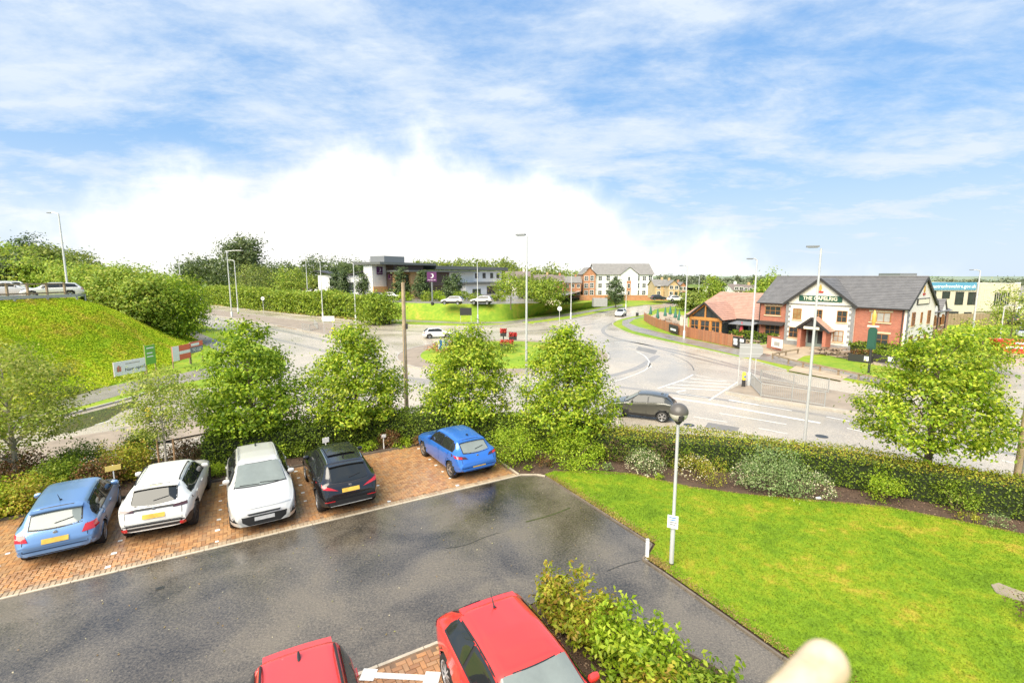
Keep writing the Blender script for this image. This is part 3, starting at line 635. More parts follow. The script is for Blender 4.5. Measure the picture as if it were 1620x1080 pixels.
leafm('leaf_russet', [(0.13, 0.06, 0.03), (0.22, 0.10, 0.04), (0.32, 0.15, 0.05), (0.17, 0.13, 0.04), (0.12, 0.14, 0.03)], 0.25)
leafm('leaf_bronze', [(0.10, 0.06, 0.035), (0.16, 0.09, 0.05), (0.20, 0.12, 0.06), (0.10, 0.11, 0.04)], 0.25)
leafm('leaf_green', [(0.12, 0.20, 0.015), (0.20, 0.30, 0.02), (0.28, 0.39, 0.03), (0.38, 0.45, 0.05)], 0.38)
leafm('leaf_far', [(0.14, 0.20, 0.035), (0.20, 0.27, 0.04), (0.27, 0.34, 0.055), (0.35, 0.38, 0.08)], 0.35)
leafm('leaf_far_dark', [(0.08, 0.12, 0.045), (0.11, 0.155, 0.05), (0.145, 0.19, 0.06), (0.18, 0.22, 0.075)], 0.3)
leafm('leaf_far_gold', [(0.18, 0.28, 0.03), (0.27, 0.39, 0.04), (0.36, 0.47, 0.05), (0.43, 0.46, 0.07)], 0.42)
leafm('leaf_far_haze', [(0.16, 0.19, 0.12), (0.20, 0.235, 0.14), (0.24, 0.28, 0.16), (0.28, 0.31, 0.19)], 0.25)  # distance haze mixed into the leaf colour for the horizon woods
leafm('leaf_conifer', [(0.07, 0.11, 0.04), (0.10, 0.145, 0.045), (0.13, 0.18, 0.055), (0.08, 0.13, 0.05)], 0.25)
leafm('petal_cream', [(0.60, 0.52, 0.34), (0.75, 0.70, 0.52), (0.50, 0.40, 0.22), (0.70, 0.62, 0.40)], 0.2)
leafm('petal_red', [(0.55, 0.04, 0.03), (0.45, 0.03, 0.05), (0.62, 0.10, 0.05)], 0.2)
leafm('petal_orange', [(0.55, 0.22, 0.10), (0.45, 0.15, 0.06), (0.60, 0.32, 0.14), (0.30, 0.26, 0.06)], 0.2)
plain('bark', (0.16, 0.12, 0.085), 0.85, var=0.35, vscale=9, bump=0.6, bscale=25)
plain('bark_pale', (0.36, 0.32, 0.26), 0.75, var=0.35, vscale=9, bump=0.4, bscale=25)
plain('twig', (0.14, 0.10, 0.06), 0.85, var=0.3)
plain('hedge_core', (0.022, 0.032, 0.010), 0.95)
plain('timber_stake', (0.34, 0.20, 0.10), 0.75, var=0.3, vscale=8)

def cone_prof(t): return min(1.0, (max(t, 0)/0.26+0.12)**0.7)*(1-t)**0.60+0.06
def round_prof(t): return math.sqrt(max(0.0, 1-(2*t-1)**2))*0.93+0.07
def egg_prof(t): return math.sqrt(max(0.0, 1-(2*max(t, 0.0)**0.75-1)**2))*0.93+0.05
def t5_prof(t): return min(1.0, (max(t, 0)/0.25+0.35)**0.7)*(1-t)**0.70+0.05
def spread_prof(t): return min(1.0, (t/0.30+0.18)**0.8)*(1-t)**0.62+0.06
def crown(h0, h1, rad, prof, nclump, per, cr, leaf, rng, inner=0.25, wild=0.8, squash=0.62, asp=0.55, outward=0.55, spray=0.0):
    ts = []
    while len(ts) < nclump:
        t = rng.uniform(0, 1)
        if rng.uniform(0, 1) < (prof(t)**1.3+0.06): ts.append(t)
    ts = np.array(ts); az = rng.uniform(0, 2*np.pi, nclump)
    r = np.array([prof(t) for t in ts])*rad*np.sqrt(rng.uniform(inner, 1, nclump))*rng.uniform(0.74, 1.14, nclump)
    C_ = np.column_stack([r*np.cos(az), r*np.sin(az), h0+ts*(h1-h0)])
    cs = cr*rng.uniform(0.55, 1.35, nclump)
    idx = np.repeat(np.arange(nclump), per); n = len(idx)
    off = rng.normal(size=(n, 3))*0.5*cs[idx][:, None]*np.array((1, 1, squash))
    dr_ = unit(np.column_stack([np.cos(az), np.sin(az), rng.uniform(0.0, 1.3, nclump)]))[idx]
    off += dr_*(rng.uniform(-1, 1, n)*cs[idx]*spray)[:, None]
    P = C_[idx]+off
    nr = unit(off/np.array((1, 1, squash)))*outward+np.column_stack([np.cos(az[idx])*0.35, np.sin(az[idx])*0.35, np.full(n, 0.55)])
    return C_, leaf_quads(P, nr, leaf, asp, wild, rng)
def tree(name, label, base, h, rad, h0=None, prof=cone_prof, nclump=150, per=70, cr=0.5, leaf=0.11, mat='leaf_lime', bark='bark', trunk=0.09, limbs=26, seed=1, group=None, cat='tree', lean=(0, 0), inner=0.22, wild=0.5, squash=0.62, asp=0.55, spray=0.75):
    rng = np.random.default_rng(seed); t = thing(name, label, cat, base, 0, group)
    h0 = h*0.22 if h0 is None else h0
    C_, Q = crown(h0, h, rad, prof, nclump, per, cr, leaf, rng, inner, wild, squash, asp, 0.55, spray)
    C_[:, 0] += lean[0]*C_[:, 2]/h; C_[:, 1] += lean[1]*C_[:, 2]/h
    Q[:, :, 0] += lean[0]*Q[:, :, 2]/h; Q[:, :, 1] += lean[1]*Q[:, :, 2]/h
    quads_mesh('crown', Q, mat, t)
    mb = MB(); hs = [-0.6, 0, h*0.15, h*0.35, h*0.6, h*0.88]
    pts = [(lean[0]*max(z, 0)/h+rng.normal()*0.012*h*(i > 1)*0.4, lean[1]*max(z, 0)/h+rng.normal()*0.012*h*(i > 1)*0.4, z) for i, z in enumerate(hs)]
    mb.tube(pts, [trunk*1.35, trunk*1.12, trunk*0.95, trunk*0.75, trunk*0.45, trunk*0.1], 8)
    if limbs:
        sel = rng.choice(len(C_), min(limbs, len(C_)), replace=False)
        for k in sel:
            c = C_[k]; z0 = max(h0*0.55, c[2]-0.35*math.hypot(c[0], c[1])-0.25*rng.uniform(0.3, 1)*(h-h0)); z0 = min(z0, c[2]-0.02); f = z0/h
            a = Vector((lean[0]*f, lean[1]*f, z0)); b = Vector(c); m_ = a.lerp(b, 0.5)+Vector((0, 0, 0.06*(b-a).length))
            r0 = trunk*0.42*(1-0.6*f); mb.tube([a, m_, b], [r0, r0*0.6, r0*0.2], 5)
    mb.build('trunk', bark, t, True)
    return t
def shrub(name, label, base, r, h, mat='leaf_green', leaf=0.06, nclump=40, per=50, seed=1, flowers=None, nfl=0, group=None, ry=None, prof=egg_prof, cr=None, shoots=0, rz=0.0, cat='shrub', asp=0.55, wild=0.8):
    rng = np.random.default_rng(seed+900); t = thing(name, label, cat, base, rz, group); ry = ry or r
    C_, Q = crown(0.04, h, r, prof, nclump, per, cr or min(r, h)*0.42, leaf, rng, 0.15, wild, 0.75, asp)
    Q[:, :, 1] *= ry/r; Q[:, :, 2] = np.maximum(Q[:, :, 2], 0.0)
    if shoots:
        S_ = []
        for k in range(shoots):
            a = rng.uniform(0, 2*np.pi); rr_ = r*math.sqrt(rng.uniform(0, 0.8)); z0 = h*0.7; ln = h*rng.uniform(0.35, 0.75); n = 26
            tt = rng.uniform(0, 1, n); P = np.column_stack([rr_*math.cos(a)+tt*rng.normal()*0.15, (rr_*math.sin(a)+tt*rng.normal()*0.15)*ry/r, z0+tt*ln])+rng.normal(size=(n, 3))*leaf*0.5
            S_.append(leaf_quads(P, np.tile((0, 0, 0.6), (n, 1)), leaf, asp, 1.0, rng))
        Q = np.concatenate([Q]+S_)
    quads_mesh('foliage', Q, mat, t)
    mb = MB()
    for k in range(7):
        a = rng.uniform(0, 6.28); e = (r*0.6*math.cos(a), ry*0.6*math.sin(a), h*0.75); mb.tube([(0.05*math.cos(a), 0.05*math.sin(a), -0.05), (e[0]*.5, e[1]*.5, h*.4), e], [0.018, 0.012, 0.005], 5)
    mb.build('stems', 'twig', t)
    if flowers:
        n = nfl; az = rng.uniform(0, 2*np.pi, n); ph = np.arccos(rng.uniform(-0.1, 1, n))
        D = np.column_stack([np.sin(ph)*np.cos(az)*r, np.sin(ph)*np.sin(az)*ry, 0.25*h+np.cos(ph)*h*0.78])*rng.uniform(0.88, 1.08, (n, 1))
        quads_mesh('blossom', leaf_quads(D, D, leaf*1.0, 0.9, 0.6, rng), flowers, t)
    return t
def hedge(name, label, path, w, h, leaf, dens, mat, mat_top=None, z=0.0, seed=5, group=None, rough=0.10, hfun=None):
    rng = np.random.default_rng(seed); P = smooth_line(path, 6); P = [Vector((p.x, p.y, 0)) for p in P]
    t = thing(name, label, 'hedge', (P[0].x, P[0].y, z), 0, group); o0 = P[0]
    mb = MB(); ring = []; cum = [0]
    for i, p in enumerate(P):
        d = (P[min(i+1, len(P)-1)]-P[max(i-1, 0)]).normalized(); n = Vector((-d.y, d.x, 0)); hh = h*(hfun(i/(len(P)-1)) if hfun else 1)
        ring.append((p-o0, n, hh))
        if i: cum.append(cum[-1]+(P[i]-P[i-1]).length)
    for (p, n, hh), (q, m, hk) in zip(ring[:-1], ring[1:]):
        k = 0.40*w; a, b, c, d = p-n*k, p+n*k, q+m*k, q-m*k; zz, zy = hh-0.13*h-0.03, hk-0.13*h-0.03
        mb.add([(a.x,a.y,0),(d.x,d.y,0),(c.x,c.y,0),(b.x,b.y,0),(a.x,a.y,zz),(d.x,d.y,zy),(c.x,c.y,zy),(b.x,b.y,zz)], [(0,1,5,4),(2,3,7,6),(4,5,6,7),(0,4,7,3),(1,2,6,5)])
    mb.build('stems', 'hedge_core', t)  # solid core added in place of stems, near-black for inner shade
    Lt = cum[-1]; cum = np.array(cum); PA = np.array([tuple(r_[0]) for r_ in ring]); NA = np.array([tuple(r_[1]) for r_ in ring]); HA = np.array([r_[2] for r_ in ring])
    def place(n, side):
        s = rng.uniform(0, Lt, n); px = np.column_stack([np.interp(s, cum, PA[:, i]) for i in range(3)]); nn = unit(np.column_stack([np.interp(s, cum, NA[:, i]) for i in range(3)])); hh = np.interp(s, cum, HA)
        wob = 1+rough*(np.sin(s*1.7/w+seed)+np.sin(s*0.63/w+2*seed)*0.8+rng.normal(size=n)*0.6)
        if side == 0:
            u = rng.uniform(-1, 1, n); p = px+nn*(u*w*0.52)[:, None]*wob[:, None]; p[:, 2] = hh*(wob*0.5+0.5)*(1-0.10*u**4)+rng.normal(size=n)*0.03*h; nr = np.tile((0, 0, 1.0), (n, 1))
        else:
            zf = rng.uniform(0.02, 1, n); b_ = 0.5*w*wob*(1.0-0.10*(zf-0.55)**2*4); p = px+nn*(side*b_)[:, None]; p[:, 2] = zf*hh*(wob*0.5+0.5); nr = nn*side*0.9+np.array((0, 0, 0.35))
        return p+rng.normal(size=(n, 3))*leaf*0.35, nr
    nt_, ns = int(Lt*w*dens), int(Lt*h*dens)
    pt, nrt = place(nt_, 0); p1, n1 = place(ns, 1); p2, n2 = place(ns, -1)
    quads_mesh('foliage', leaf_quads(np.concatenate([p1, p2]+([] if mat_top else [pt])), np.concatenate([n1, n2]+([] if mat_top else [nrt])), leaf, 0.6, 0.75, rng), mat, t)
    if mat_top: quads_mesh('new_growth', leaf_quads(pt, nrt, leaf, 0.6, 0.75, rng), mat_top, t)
    return t

# street trees behind the hedge
tree('street_tree', 'broad leafy street tree behind the parked silver and white cars', (-10.95, 19.6, -0.2), 5.65, 2.6, 0.9, spread_prof, 260, 70, 0.46, 0.15, 'leaf_maple', seed=11, trunk=0.10)
tree('street_tree', 'tall cone-shaped street tree left of the bare wooden pole', (-7.1, 21.3, -0.2), 5.35, 2.6, 0.9, cone_prof, 250, 70, 0.44, 0.15, 'leaf_lime', seed=12, trunk=0.10)
tree('street_tree', 'smaller cone-shaped street tree right of the bare wooden pole', (-2.0, 21.7, -0.2), 5.35, 2.4, 0.85, cone_prof, 225, 70, 0.42, 0.145, 'leaf_lime', seed=13, trunk=0.09)
tree('street_tree', 'dense cone-shaped street tree hiding the nose of the grey crossover', (2.45, 20.5, -0.2), 5.45, 2.6, 0.6, cone_prof, 265, 70, 0.44, 0.145, 'leaf_lime', seed=14, trunk=0.10)
tree('street_tree', 'spreading street tree with bare lower trunk at right edge by the road', (14.9, 16.5, -0.2), 6.0, 2.65, 1.65, t5_prof, 280, 70, 0.42, 0.13, 'leaf_lime', seed=15, trunk=0.13)
tree('birch_tree', 'pale loose birch at the left edge in front of the grass bank', (-17.6, 16.3, -0.1), 5.1, 2.0, 1.5, egg_prof, 200, 60, 0.45, 0.12, 'leaf_birch', 'bark_pale', seed=16, trunk=0.09)
t = tree('sapling', 'thin staked sapling with sparse leaves behind the white parked car', (-12.55, 16.65, 0), 4.3, 1.15, 1.7, egg_prof, 120, 46, 0.38, 0.095, 'leaf_birch', 'bark_pale', seed=17, trunk=0.045, limbs=20)
for sx in (-0.28, 0.30):
    mb = MB(); mb.tube([(sx, 0.05, -0.2), (sx, 0.05, 1.55)], 0.035, 7); mb.build('stake', 'timber_stake', t)
mb = MB(); mb.bar((-0.30, 0.05, 1.42), (0.32, 0.05, 1.42), 0.03, 0.06); mb.build('tree_tie', plain('rubber_black', (0.02, 0.02, 0.02), 0.7), t)

# hedges
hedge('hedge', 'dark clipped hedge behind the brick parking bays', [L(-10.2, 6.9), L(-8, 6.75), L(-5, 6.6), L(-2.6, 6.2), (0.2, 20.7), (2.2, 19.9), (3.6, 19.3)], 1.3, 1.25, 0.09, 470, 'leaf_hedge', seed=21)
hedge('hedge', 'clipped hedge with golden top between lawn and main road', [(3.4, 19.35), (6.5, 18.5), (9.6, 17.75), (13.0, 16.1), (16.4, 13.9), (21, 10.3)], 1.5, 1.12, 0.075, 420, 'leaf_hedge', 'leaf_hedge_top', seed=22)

# planting beds
LB = 'shrubs in the planting bed'
def bed(label, px, py, r, h, mat, **k):
    p = G(px, py, 0); return shrub(k.pop('name', 'shrub'), label, (p.x, p.y, 0.0), r, h, mat, **k)
bed('big bright green laurel bush right beside the blue hatchback', 812, 728, 1.15, 1.35, 'leaf_laurel', leaf=0.085, nclump=75, per=55, seed=31)
bed('lower bright green laurel bush under the densest street tree', 905, 733, 1.25, 1.15, 'leaf_laurel', leaf=0.085, nclump=75, per=55, seed=32)
bed('small dark red heather between the two laurel bushes', 862, 737, 0.36, 0.5, 'leaf_russet', leaf=0.05, nclump=22, per=30, seed=33)
for i, (x, y, s, l) in enumerate(((835, 743, .16, 'tiny bright grass tuft left of the red heather'), (908, 742, .30, 'low bright green mound at foot of the laurel bush'), (960, 743, .24, 'silvery low plant at the lawn corner'), (1043, 758, .20, 'spiky bright grass tuft left of the lamp post'), (1532, 824, .26, 'small golden plant in bare soil near the right edge'), (1575, 832, .34, 'pale low plant by the hedge at right edge'))):
    bed(l, x, y, s, s*1.1, ['leaf_laurel', 'leaf_laurel', 'leaf_pale', 'leaf_laurel', 'leaf_gold', 'leaf_pale'][i], leaf=0.05, nclump=14, per=22, seed=40+i, name='bedding_plant', cat='plant')
bed('dark bronze shrub left of the lamp globe', 975, 728, 0.62, 0.95, 'leaf_bronze', leaf=0.06, nclump=36, per=40, seed=51)
bed('tall bronze shrub standing against the golden-topped hedge', 1045, 735, 0.75, 1.30, 'leaf_bronze', leaf=0.06, nclump=42, per=40, seed=52)
bed('cream-flowered shrub left of the lamp post', 1020, 746, 0.72, 0.78, 'leaf_pale', leaf=0.05, nclump=45, per=40, seed=53, flowers='petal_cream', nfl=420)
bed('cream-flowered shrub just right of the lamp post', 1098, 752, 0.72, 0.72, 'leaf_gold', leaf=0.05, nclump=45, per=40, seed=54, flowers='petal_cream', nfl=380)
bed('thin yellow shrub with bare stems beside the lawn edge', 1130, 768, 0.45, 0.85, 'leaf_gold', leaf=0.055, nclump=20, per=26, seed=55, shoots=6)
bed('cream-flowered shrub left of the big silvery bush', 1180, 768, 0.55, 0.85, 'leaf_pale', leaf=0.05, nclump=32, per=36, seed=56, flowers='petal_cream', nfl=260)
bed('big round silvery green bush in front of the hedge', 1225, 776, 1.0, 1.45, 'leaf_pale', leaf=0.07, nclump=80, per=55, seed=57, shoots=10)
bed('cream-flowered shrub right of the big silvery bush', 1290, 784, 0.55, 0.75, 'leaf_pale', leaf=0.05, nclump=30, per=36, seed=58, flowers='petal_cream', nfl=260)
bed('fresh green bush alone on bare soil before the hedge', 1395, 790, 0.55, 0.85, 'leaf_laurel', leaf=0.07, nclump=40, per=40, seed=59, shoots=5)
bed('dull green bush leaning on the hedge near the right edge', 1510, 806, 0.62, 0.9, 'leaf_green', leaf=0.065, nclump=42, per=40, seed=60)
# left-hand mixed border
for i, (px, py, r, h, m, l) in enumerate((
    (-25, 820, 0.9, 1.2, 'leaf_laurel', 'bright shrub cut by the left edge beside the blue estate'),
    (40, 806, 1.0, 1.15, 'leaf_gold', 'golden shrub left of the blue estate car'),
    (95, 775, 0.9, 1.2, 'leaf_green', 'green shrub above the roof of the blue estate'),
    (25, 765, 1.0, 1.3, 'leaf_russet', 'russet shrub in front of the birch trunk'),
    (130, 745, 1.0, 1.25, 'leaf_hedge', 'dark green shrub behind the russet one near the birch'),
    (160, 772, 0.75, 1.15, 'leaf_russet', 'rusty shrub between blue estate and white car noses'),
    (205, 752, 0.9, 1.45, 'leaf_gold', 'yellow-brown shrub left of the staked sapling'),
    (225, 728, 0.8, 1.25, 'leaf_hedge', 'dark glossy shrub behind the yellow-brown one'),
    (300, 738, 0.95, 1.25, 'leaf_bronze', 'purple-brown shrub just right of the staked sapling'),
    (345, 732, 0.8, 1.15, 'leaf_hedge', 'very dark shrub left of the silver car roof'),
    (340, 752, 0.42, 0.5, 'leaf_laurel', 'low lime plant at the kerb beside the silver car'),
    (382, 725, 0.5, 1.1, 'leaf_gold', 'orange-tipped shrub behind the silver car roof'),
    (440, 722, 0.65, 0.95, 'leaf_laurel', 'lime green shrub right behind the silver car'),
    (475, 716, 0.6, 0.95, 'leaf_green', 'mid green shrub between silver and black cars'),
    (515, 705, 0.5, 1.15, 'leaf_gold', 'yellow shrub behind the black car'),
    (560, 703, 0.7, 1.2, 'leaf_green', 'leafy green shrub right of the small white sign'),
    (582, 711, 0.42, 0.45, 'leaf_laurel', 'low lime plant by the nose of the black car'),
    (618, 704, 0.45, 0.85, 'leaf_russet', 'orange shrub at the end of the empty bay'),
    (638, 706, 0.45, 0.42, 'leaf_laurel', 'low lime plant at the end of the empty bay'),
    (665, 702, 0.4, 0.6, 'leaf_russet', 'small rusty plant by the nose of the blue hatchback'))):
    bed(l, px, py, r*0.92, h*(0.74 if i > 7 else 0.85), m, leaf=0.085 if h > 0.6 else 0.06, nclump=90 if h > 0.6 else 30, per=48, seed=70+i, shoots=4 if i % 3 == 0 else 0)
# shrubs in the bed beside the near red hatchback
for i, (x, y, r, h, m, l) in enumerate((
    (1.35, 9.45, 0.50, 0.85, 'leaf_gold', 'golden shrub with reddish tips at the rear of the red hatchback'),
    (1.95, 8.95, 0.55, 0.72, 'leaf_gold', 'low russet-tinged shrub second along the path'),
    (2.30, 8.25, 0.60, 0.85, 'leaf_laurel', 'fresh green shrub midway along the path beside the red hatchback'),
    (2.85, 7.75, 0.58, 0.80, 'leaf_laurel', 'bright green shrub with upright shoots above the wing mirror'),
    (3.35, 7.15, 0.60, 0.66, 'leaf_green', 'bushy green shrub at the bottom edge by the path'),
    (2.60, 6.90, 0.62, 0.75, 'leaf_gold', 'yellow-green shrub cut by the bottom edge'),
    (5.55, 7.75, 0.42, 0.40, 'leaf_russet', 'low reddish shrub where the path meets the lawn'))):
    shrub('shrub', l, (x-0.22*(i < 6), y, 0), r*1.12, h*1.05, m, leaf=0.125 if i < 6 else 0.05, nclump=58, per=30, seed=110+i, shoots=12 if i < 5 else 2, asp=0.48, wild=0.55)
p = G(1640, 985, 0.03); shrub('shrub', 'small reddish shrub on the lawn cut by the right edge', (p.x, p.y, 0.03), 0.45, 0.5, 'leaf_bronze', leaf=0.05, nclump=24, per=30, seed=130)

# beyond the bank: thicket, far trees, hedge along the carriageway
for i, (px, Y, bz, top, r, m, l) in enumerate((
    (282, 60, -0.5, 440, 3.5, 'leaf_maple', 'big dark rounded tree at the foot of the bank beside the carriageway'),
    (236, 57, 1.2, 434, 3.2, 'leaf_far_gold', 'green tree on the shoulder of the bank left of the dark one'),
    (200, 58, 2.4, 427, 3.5, 'leaf_far_gold', 'yellow-green tree halfway up the bank thicket'),
    (162, 59, 3.4, 426, 3.5, 'leaf_far_gold', 'bushy tree at the crest of the grass bank'),
    (125, 62, 4.6, 424, 3.6, 'leaf_far_gold', 'light green tree right of the tall lamp on the bank'),
    (250, 70, 1.0, 425, 4.4, 'leaf_far_gold', 'tall light tree rising behind the bank thicket'),
    (185, 72, 3.2, 424, 4.4, 'leaf_far_gold', 'pale tree behind the crest of the bank'),
    (300, 74, -1.3, 440, 2.8, 'leaf_green', 'small tree where the thicket meets the far road'))):
    zt = ZAT(top, Y); h = zt-bz; tree('thicket_tree', l, (XAT(px, Y, bz), Y, bz), h, r, h*0.06, egg_prof, 130, 45, 1.25, 0.36, m, seed=140+i, trunk=0.14, limbs=12, group='trees on the bank')
for i, (px, Y, bz, top, r, m, l) in enumerate((
    (22, 80, 5.1, 390, 5.0, 'leaf_far_gold', 'pale yellow-green tree at the left edge above the parked cars'),
    (18, 74, 5.1, 409, 3.6, 'leaf_far_dark', 'dark low tree at the left edge behind the upper road'),
    (48, 95, 5.1, 374, 4.2, 'leaf_conifer', 'dark spiky tree top standing out above the left trees'),
    (72, 82, 5.1, 392, 4.4, 'leaf_far', 'orange-tinged tree in the left upper group'),
    (62, 74, 5.1, 412, 3.6, 'leaf_far_gold', 'light green tree behind the silver estate on the bank'),
    (92, 88, 5.1, 402, 4.0, 'leaf_far', 'mid green tree left of the tall bank lamp'),
    (124, 100, 5.1, 397, 4.4, 'leaf_far', 'round-topped tree right of the tall bank lamp'))):
    zt = ZAT(top, Y); h = zt-bz; tree('hill_tree', l, (XAT(px, Y, bz), Y, bz), h, r, h*0.08, egg_prof, 110, 40, 1.5, 0.5, m, seed=160+i, trunk=0.16, limbs=8, group='trees above the upper road')
hk = [G(x, y-0.6, Z1) for x, y in ((322, 482), (360, 486), (420, 493), (480, 499), (540, 504.5), (590, 508.5))]
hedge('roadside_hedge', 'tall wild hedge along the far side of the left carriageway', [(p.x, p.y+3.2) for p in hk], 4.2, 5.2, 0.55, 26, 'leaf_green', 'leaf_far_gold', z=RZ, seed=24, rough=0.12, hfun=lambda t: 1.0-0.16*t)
shrub('roadside_bush', 'dense dark bush ending the tall hedge by the roundabout', (XAT(601, 86, RZ), 86, RZ+.1), 3.6, 5.6, 'leaf_green', leaf=0.45, nclump=90, per=45, seed=181, cr=1.4)
# verge of long dry grass under that hedge
mbp = smooth_line([G(x, y-0.5, Z1) for x, y in hotel_kerb[:6]], 8)
P = np.array([tuple(p) for p in mbp]); i = RNG.integers(0, len(P)-1, 3500); f = RNG.uniform(0, 1, (3500, 1)); Pg = P[i]*(1-f)+P[i+1]*f; Pg[:, 1] += RNG.uniform(0.3, 2.2, 3500); Pg[:, 2] = Z1+0.2
leafm('grass_dry', [(0.40, 0.30, 0.10), (0.48, 0.38, 0.14), (0.32, 0.28, 0.07), (0.26, 0.28, 0.05)], 0.2)
tag(quads_mesh('verge_grass', leaf_quads(Pg, np.tile((0, -0.4, 0.2), (3500, 1)), 0.6, 0.25, 0.7), 'grass_dry'), 'dry straw-coloured grass along the far carriageway hedge', 'grass', kind='stuff')
# woodland on the skyline
def wood(label, bands, mat, leaf, seed, name='woodland'):
    rng = np.random.default_rng(seed); out = []; off = np.zeros(3)
    for (x0, x1, Y, top, jit, bot, n) in bands:
        for k in range(n):
            px = x0+(x1-x0)*(k+rng.uniform(0, 1))/n; y_ = Y*rng.uniform(0.92, 1.1); tp = top+rng.normal()*jit; z1 = ZAT(tp, y_); z0 = ZAT(bot, y_); h = max(z1-z0, 3.0)
            w_ = min((x1-x0)/n*1.1/760*y_, h*0.9)+1.0; C_, Q = crown(0, h, w_, egg_prof, 22, 26, h*0.32, leaf, rng, 0.2)
            Q += np.array((XAT(px, y_, z0), y_, z0)); out.append(Q)
    return tag(quads_mesh(name, np.concatenate(out), mat), label, 'woodland', kind='stuff')
wood('dark woodland on the skyline behind the hotel', [(290, 380, 190, 407, 2.5, 452, 9), (400, 560, 240, 413, 3.5, 450, 18), (540, 600, 260, 417, 3, 445, 8)], 'leaf_far_dark', 1.1, 31)
wood('lighter trees lining the rear of the hotel roof', [(660, 800, 230, 413, 3, 440, 16), (790, 880, 210, 419, 5, 455, 14), (870, 925, 260, 432, 3, 455, 9), (420, 560, 170, 441, 3, 462, 14)], 'leaf_far', 1.0, 32)
wood('hazy wooded hill on the horizon left of the pub', [(1035, 1110, 480, 438, 2.0, 452, 16), (1090, 1250, 520, 441, 1.8, 455, 34), (1030, 1260, 420, 449, 2.0, 460, 40)], 'leaf_far_haze', 2.0, 33)
wood('hazy wooded hill on the horizon behind the council offices', [(1470, 1640, 420, 443, 2.0, 462, 26), (1600, 1700, 380, 445, 2, 460, 10)], 'leaf_far_haze', 2.0, 34)
def ftree(name, label, px, Y, bz, top, r, mat, seed, prof=egg_prof, h0f=0.08, ncl=90, per=40, leaf=0.5, cr=None, trunk=0.16, **k):
    zt = ZAT(top, Y); h = zt-bz; return tree(name, label, (XAT(px, Y, bz), Y, bz), h, r, h*h0f, prof, ncl, per, cr or r*0.42, leaf, mat, seed=seed, trunk=trunk, limbs=10, **k)
ftree('pine_tree', 'tall flat-topped dark pine on the skyline left of the hotel', 389, 165, 2, 377, 6.0, 'leaf_far_dark', 201, round_prof, 0.45, 110, 40, 0.9, 2.6, 0.5)
ftree('broadleaf_tree', 'pale green tree below the tall pine behind the roadside hedge', 405, 140, 1.7, 420, 5.2, 'leaf_far', 202)
ftree('broadleaf_tree', 'light green tree in hotel car park between two lamp poles', 462, 135, 1.7, 424, 4.6, 'leaf_far_gold', 203)
for i, (px, Y, top, l) in enumerate(((531, 128, 427, 'narrow conifer left of the purple square sign'), (545, 126, 424, 'second narrow conifer left of the purple square sign'), (577, 120, 426, 'broad dark conifer below the purple square sign'), (634, 116, 424, 'dark conifer at the brown corner of the hotel'), (668, 114, 430, 'dark conifer left of the pole sign'), (718, 112, 434, 'round dark evergreen right of the pole sign'))):
    ftree('conifer', l, px, Y, HZ, top, 1.3 if i < 2 else 2.3, 'leaf_conifer', 210+i, cone_prof if i < 5 else egg_prof, 0.03, 70, 40, 0.45, 0.9, 0.14, group='conifers in front of the hotel')
for i, (px, r, h, m, l) in enumerate(((640, 1.6, 1.8, 'leaf_laurel', 'clipped bright shrub behind the white hotel cars'), (677, 1.5, 2.0, 'leaf_far_gold', 'golden round shrub left of the sign pole'), (694, 1.5, 2.1, 'leaf_laurel', 'bright round shrub right of the sign pole'), (730, 2.2, 2.2, 'leaf_green', 'wide green shrub behind the left silver hotel car'), (752, 1.5, 1.8, 'leaf_far_gold', 'low golden shrub between the two silver hotel cars'), (790, 2.0, 1.7, 'leaf_far_gold', 'low yellowing shrub right of the hotel doors'))):
    shrub('clipped_shrub', l, (XAT(px, 106, HZ), 106, HZ), r, h, m, leaf=0.35, nclump=28, per=30, seed=220+i, cr=0.7, group='shrubs before the hotel')
ftree('young_tree', 'thin young tree with pale crown on the hotel lawn', 808, 92, HZ-.3, 432, 3.0, 'leaf_far_gold', 230, egg_prof, 0.35, 60, 30, 0.4, 1.1, 0.1)
ftree('round_tree', 'large round green tree at the right end of hotel lawn', 865, 104, 1.0, 442, 4.6, 'leaf_green', 231, round_prof, 0.02, 110, 40, 0.5, 1.6)
ftree('broadleaf_tree', 'green tree half hidden behind the young lawn tree', 835, 118, 1.4, 436, 3.8, 'leaf_far', 232)
shrub('flowering_shrub', 'white-flowered shrub at the right foot of the round tree', (XAT(874, 101, 1.0), 101, 0.9), 2.0, 1.6, 'leaf_green', leaf=0.3, nclump=26, per=30, seed=233, flowers='petal_cream', nfl=120, cr=0.7)
ftree('cypress_tree', 'dense egg-shaped dark tree in front of the white apartments', 974, 128, -0.6, 441, 2.3, 'leaf_conifer', 234, egg_prof, 0.10, 90, 40, 0.4, 0.9)
ftree('columnar_tree', 'slim bright tree behind the pub single-storey roof', 1120, 100, -1, 437, 2.0, 'leaf_far_gold', 235, egg_prof, 0.1, 60, 40, 0.4, 0.9)
ftree('broadleaf_tree', 'small bright tree right of the slim one behind pub roof', 1132, 104, -1, 445, 1.8, 'leaf_far_gold', 236)
ftree('broadleaf_tree', 'tall yellow-green tree behind the left end of the slate roof', 1210, 86, -1, 433, 3.0, 'leaf_far_gold', 237)
ftree('broadleaf_tree', 'green tree by the yellow houses left of the pub', 1092, 118, -1, 462, 3.0, 'leaf_far', 238)
ftree('birch_tree', 'loose feathery birch in front of the council offices', 1598, 66, RZ, 455, 2.6, 'leaf_birch', 239, egg_prof, 0.2, 70, 34, 0.3, 0.9, 0.10)
ftree('roadside_tree', 'bright bushy tree behind the large right-hand street tree', 1548, 43, RZ, 508, 2.6, 'leaf_lime', 240, egg_prof, 0.05, 90, 44, 0.24, 0.85, 0.1)
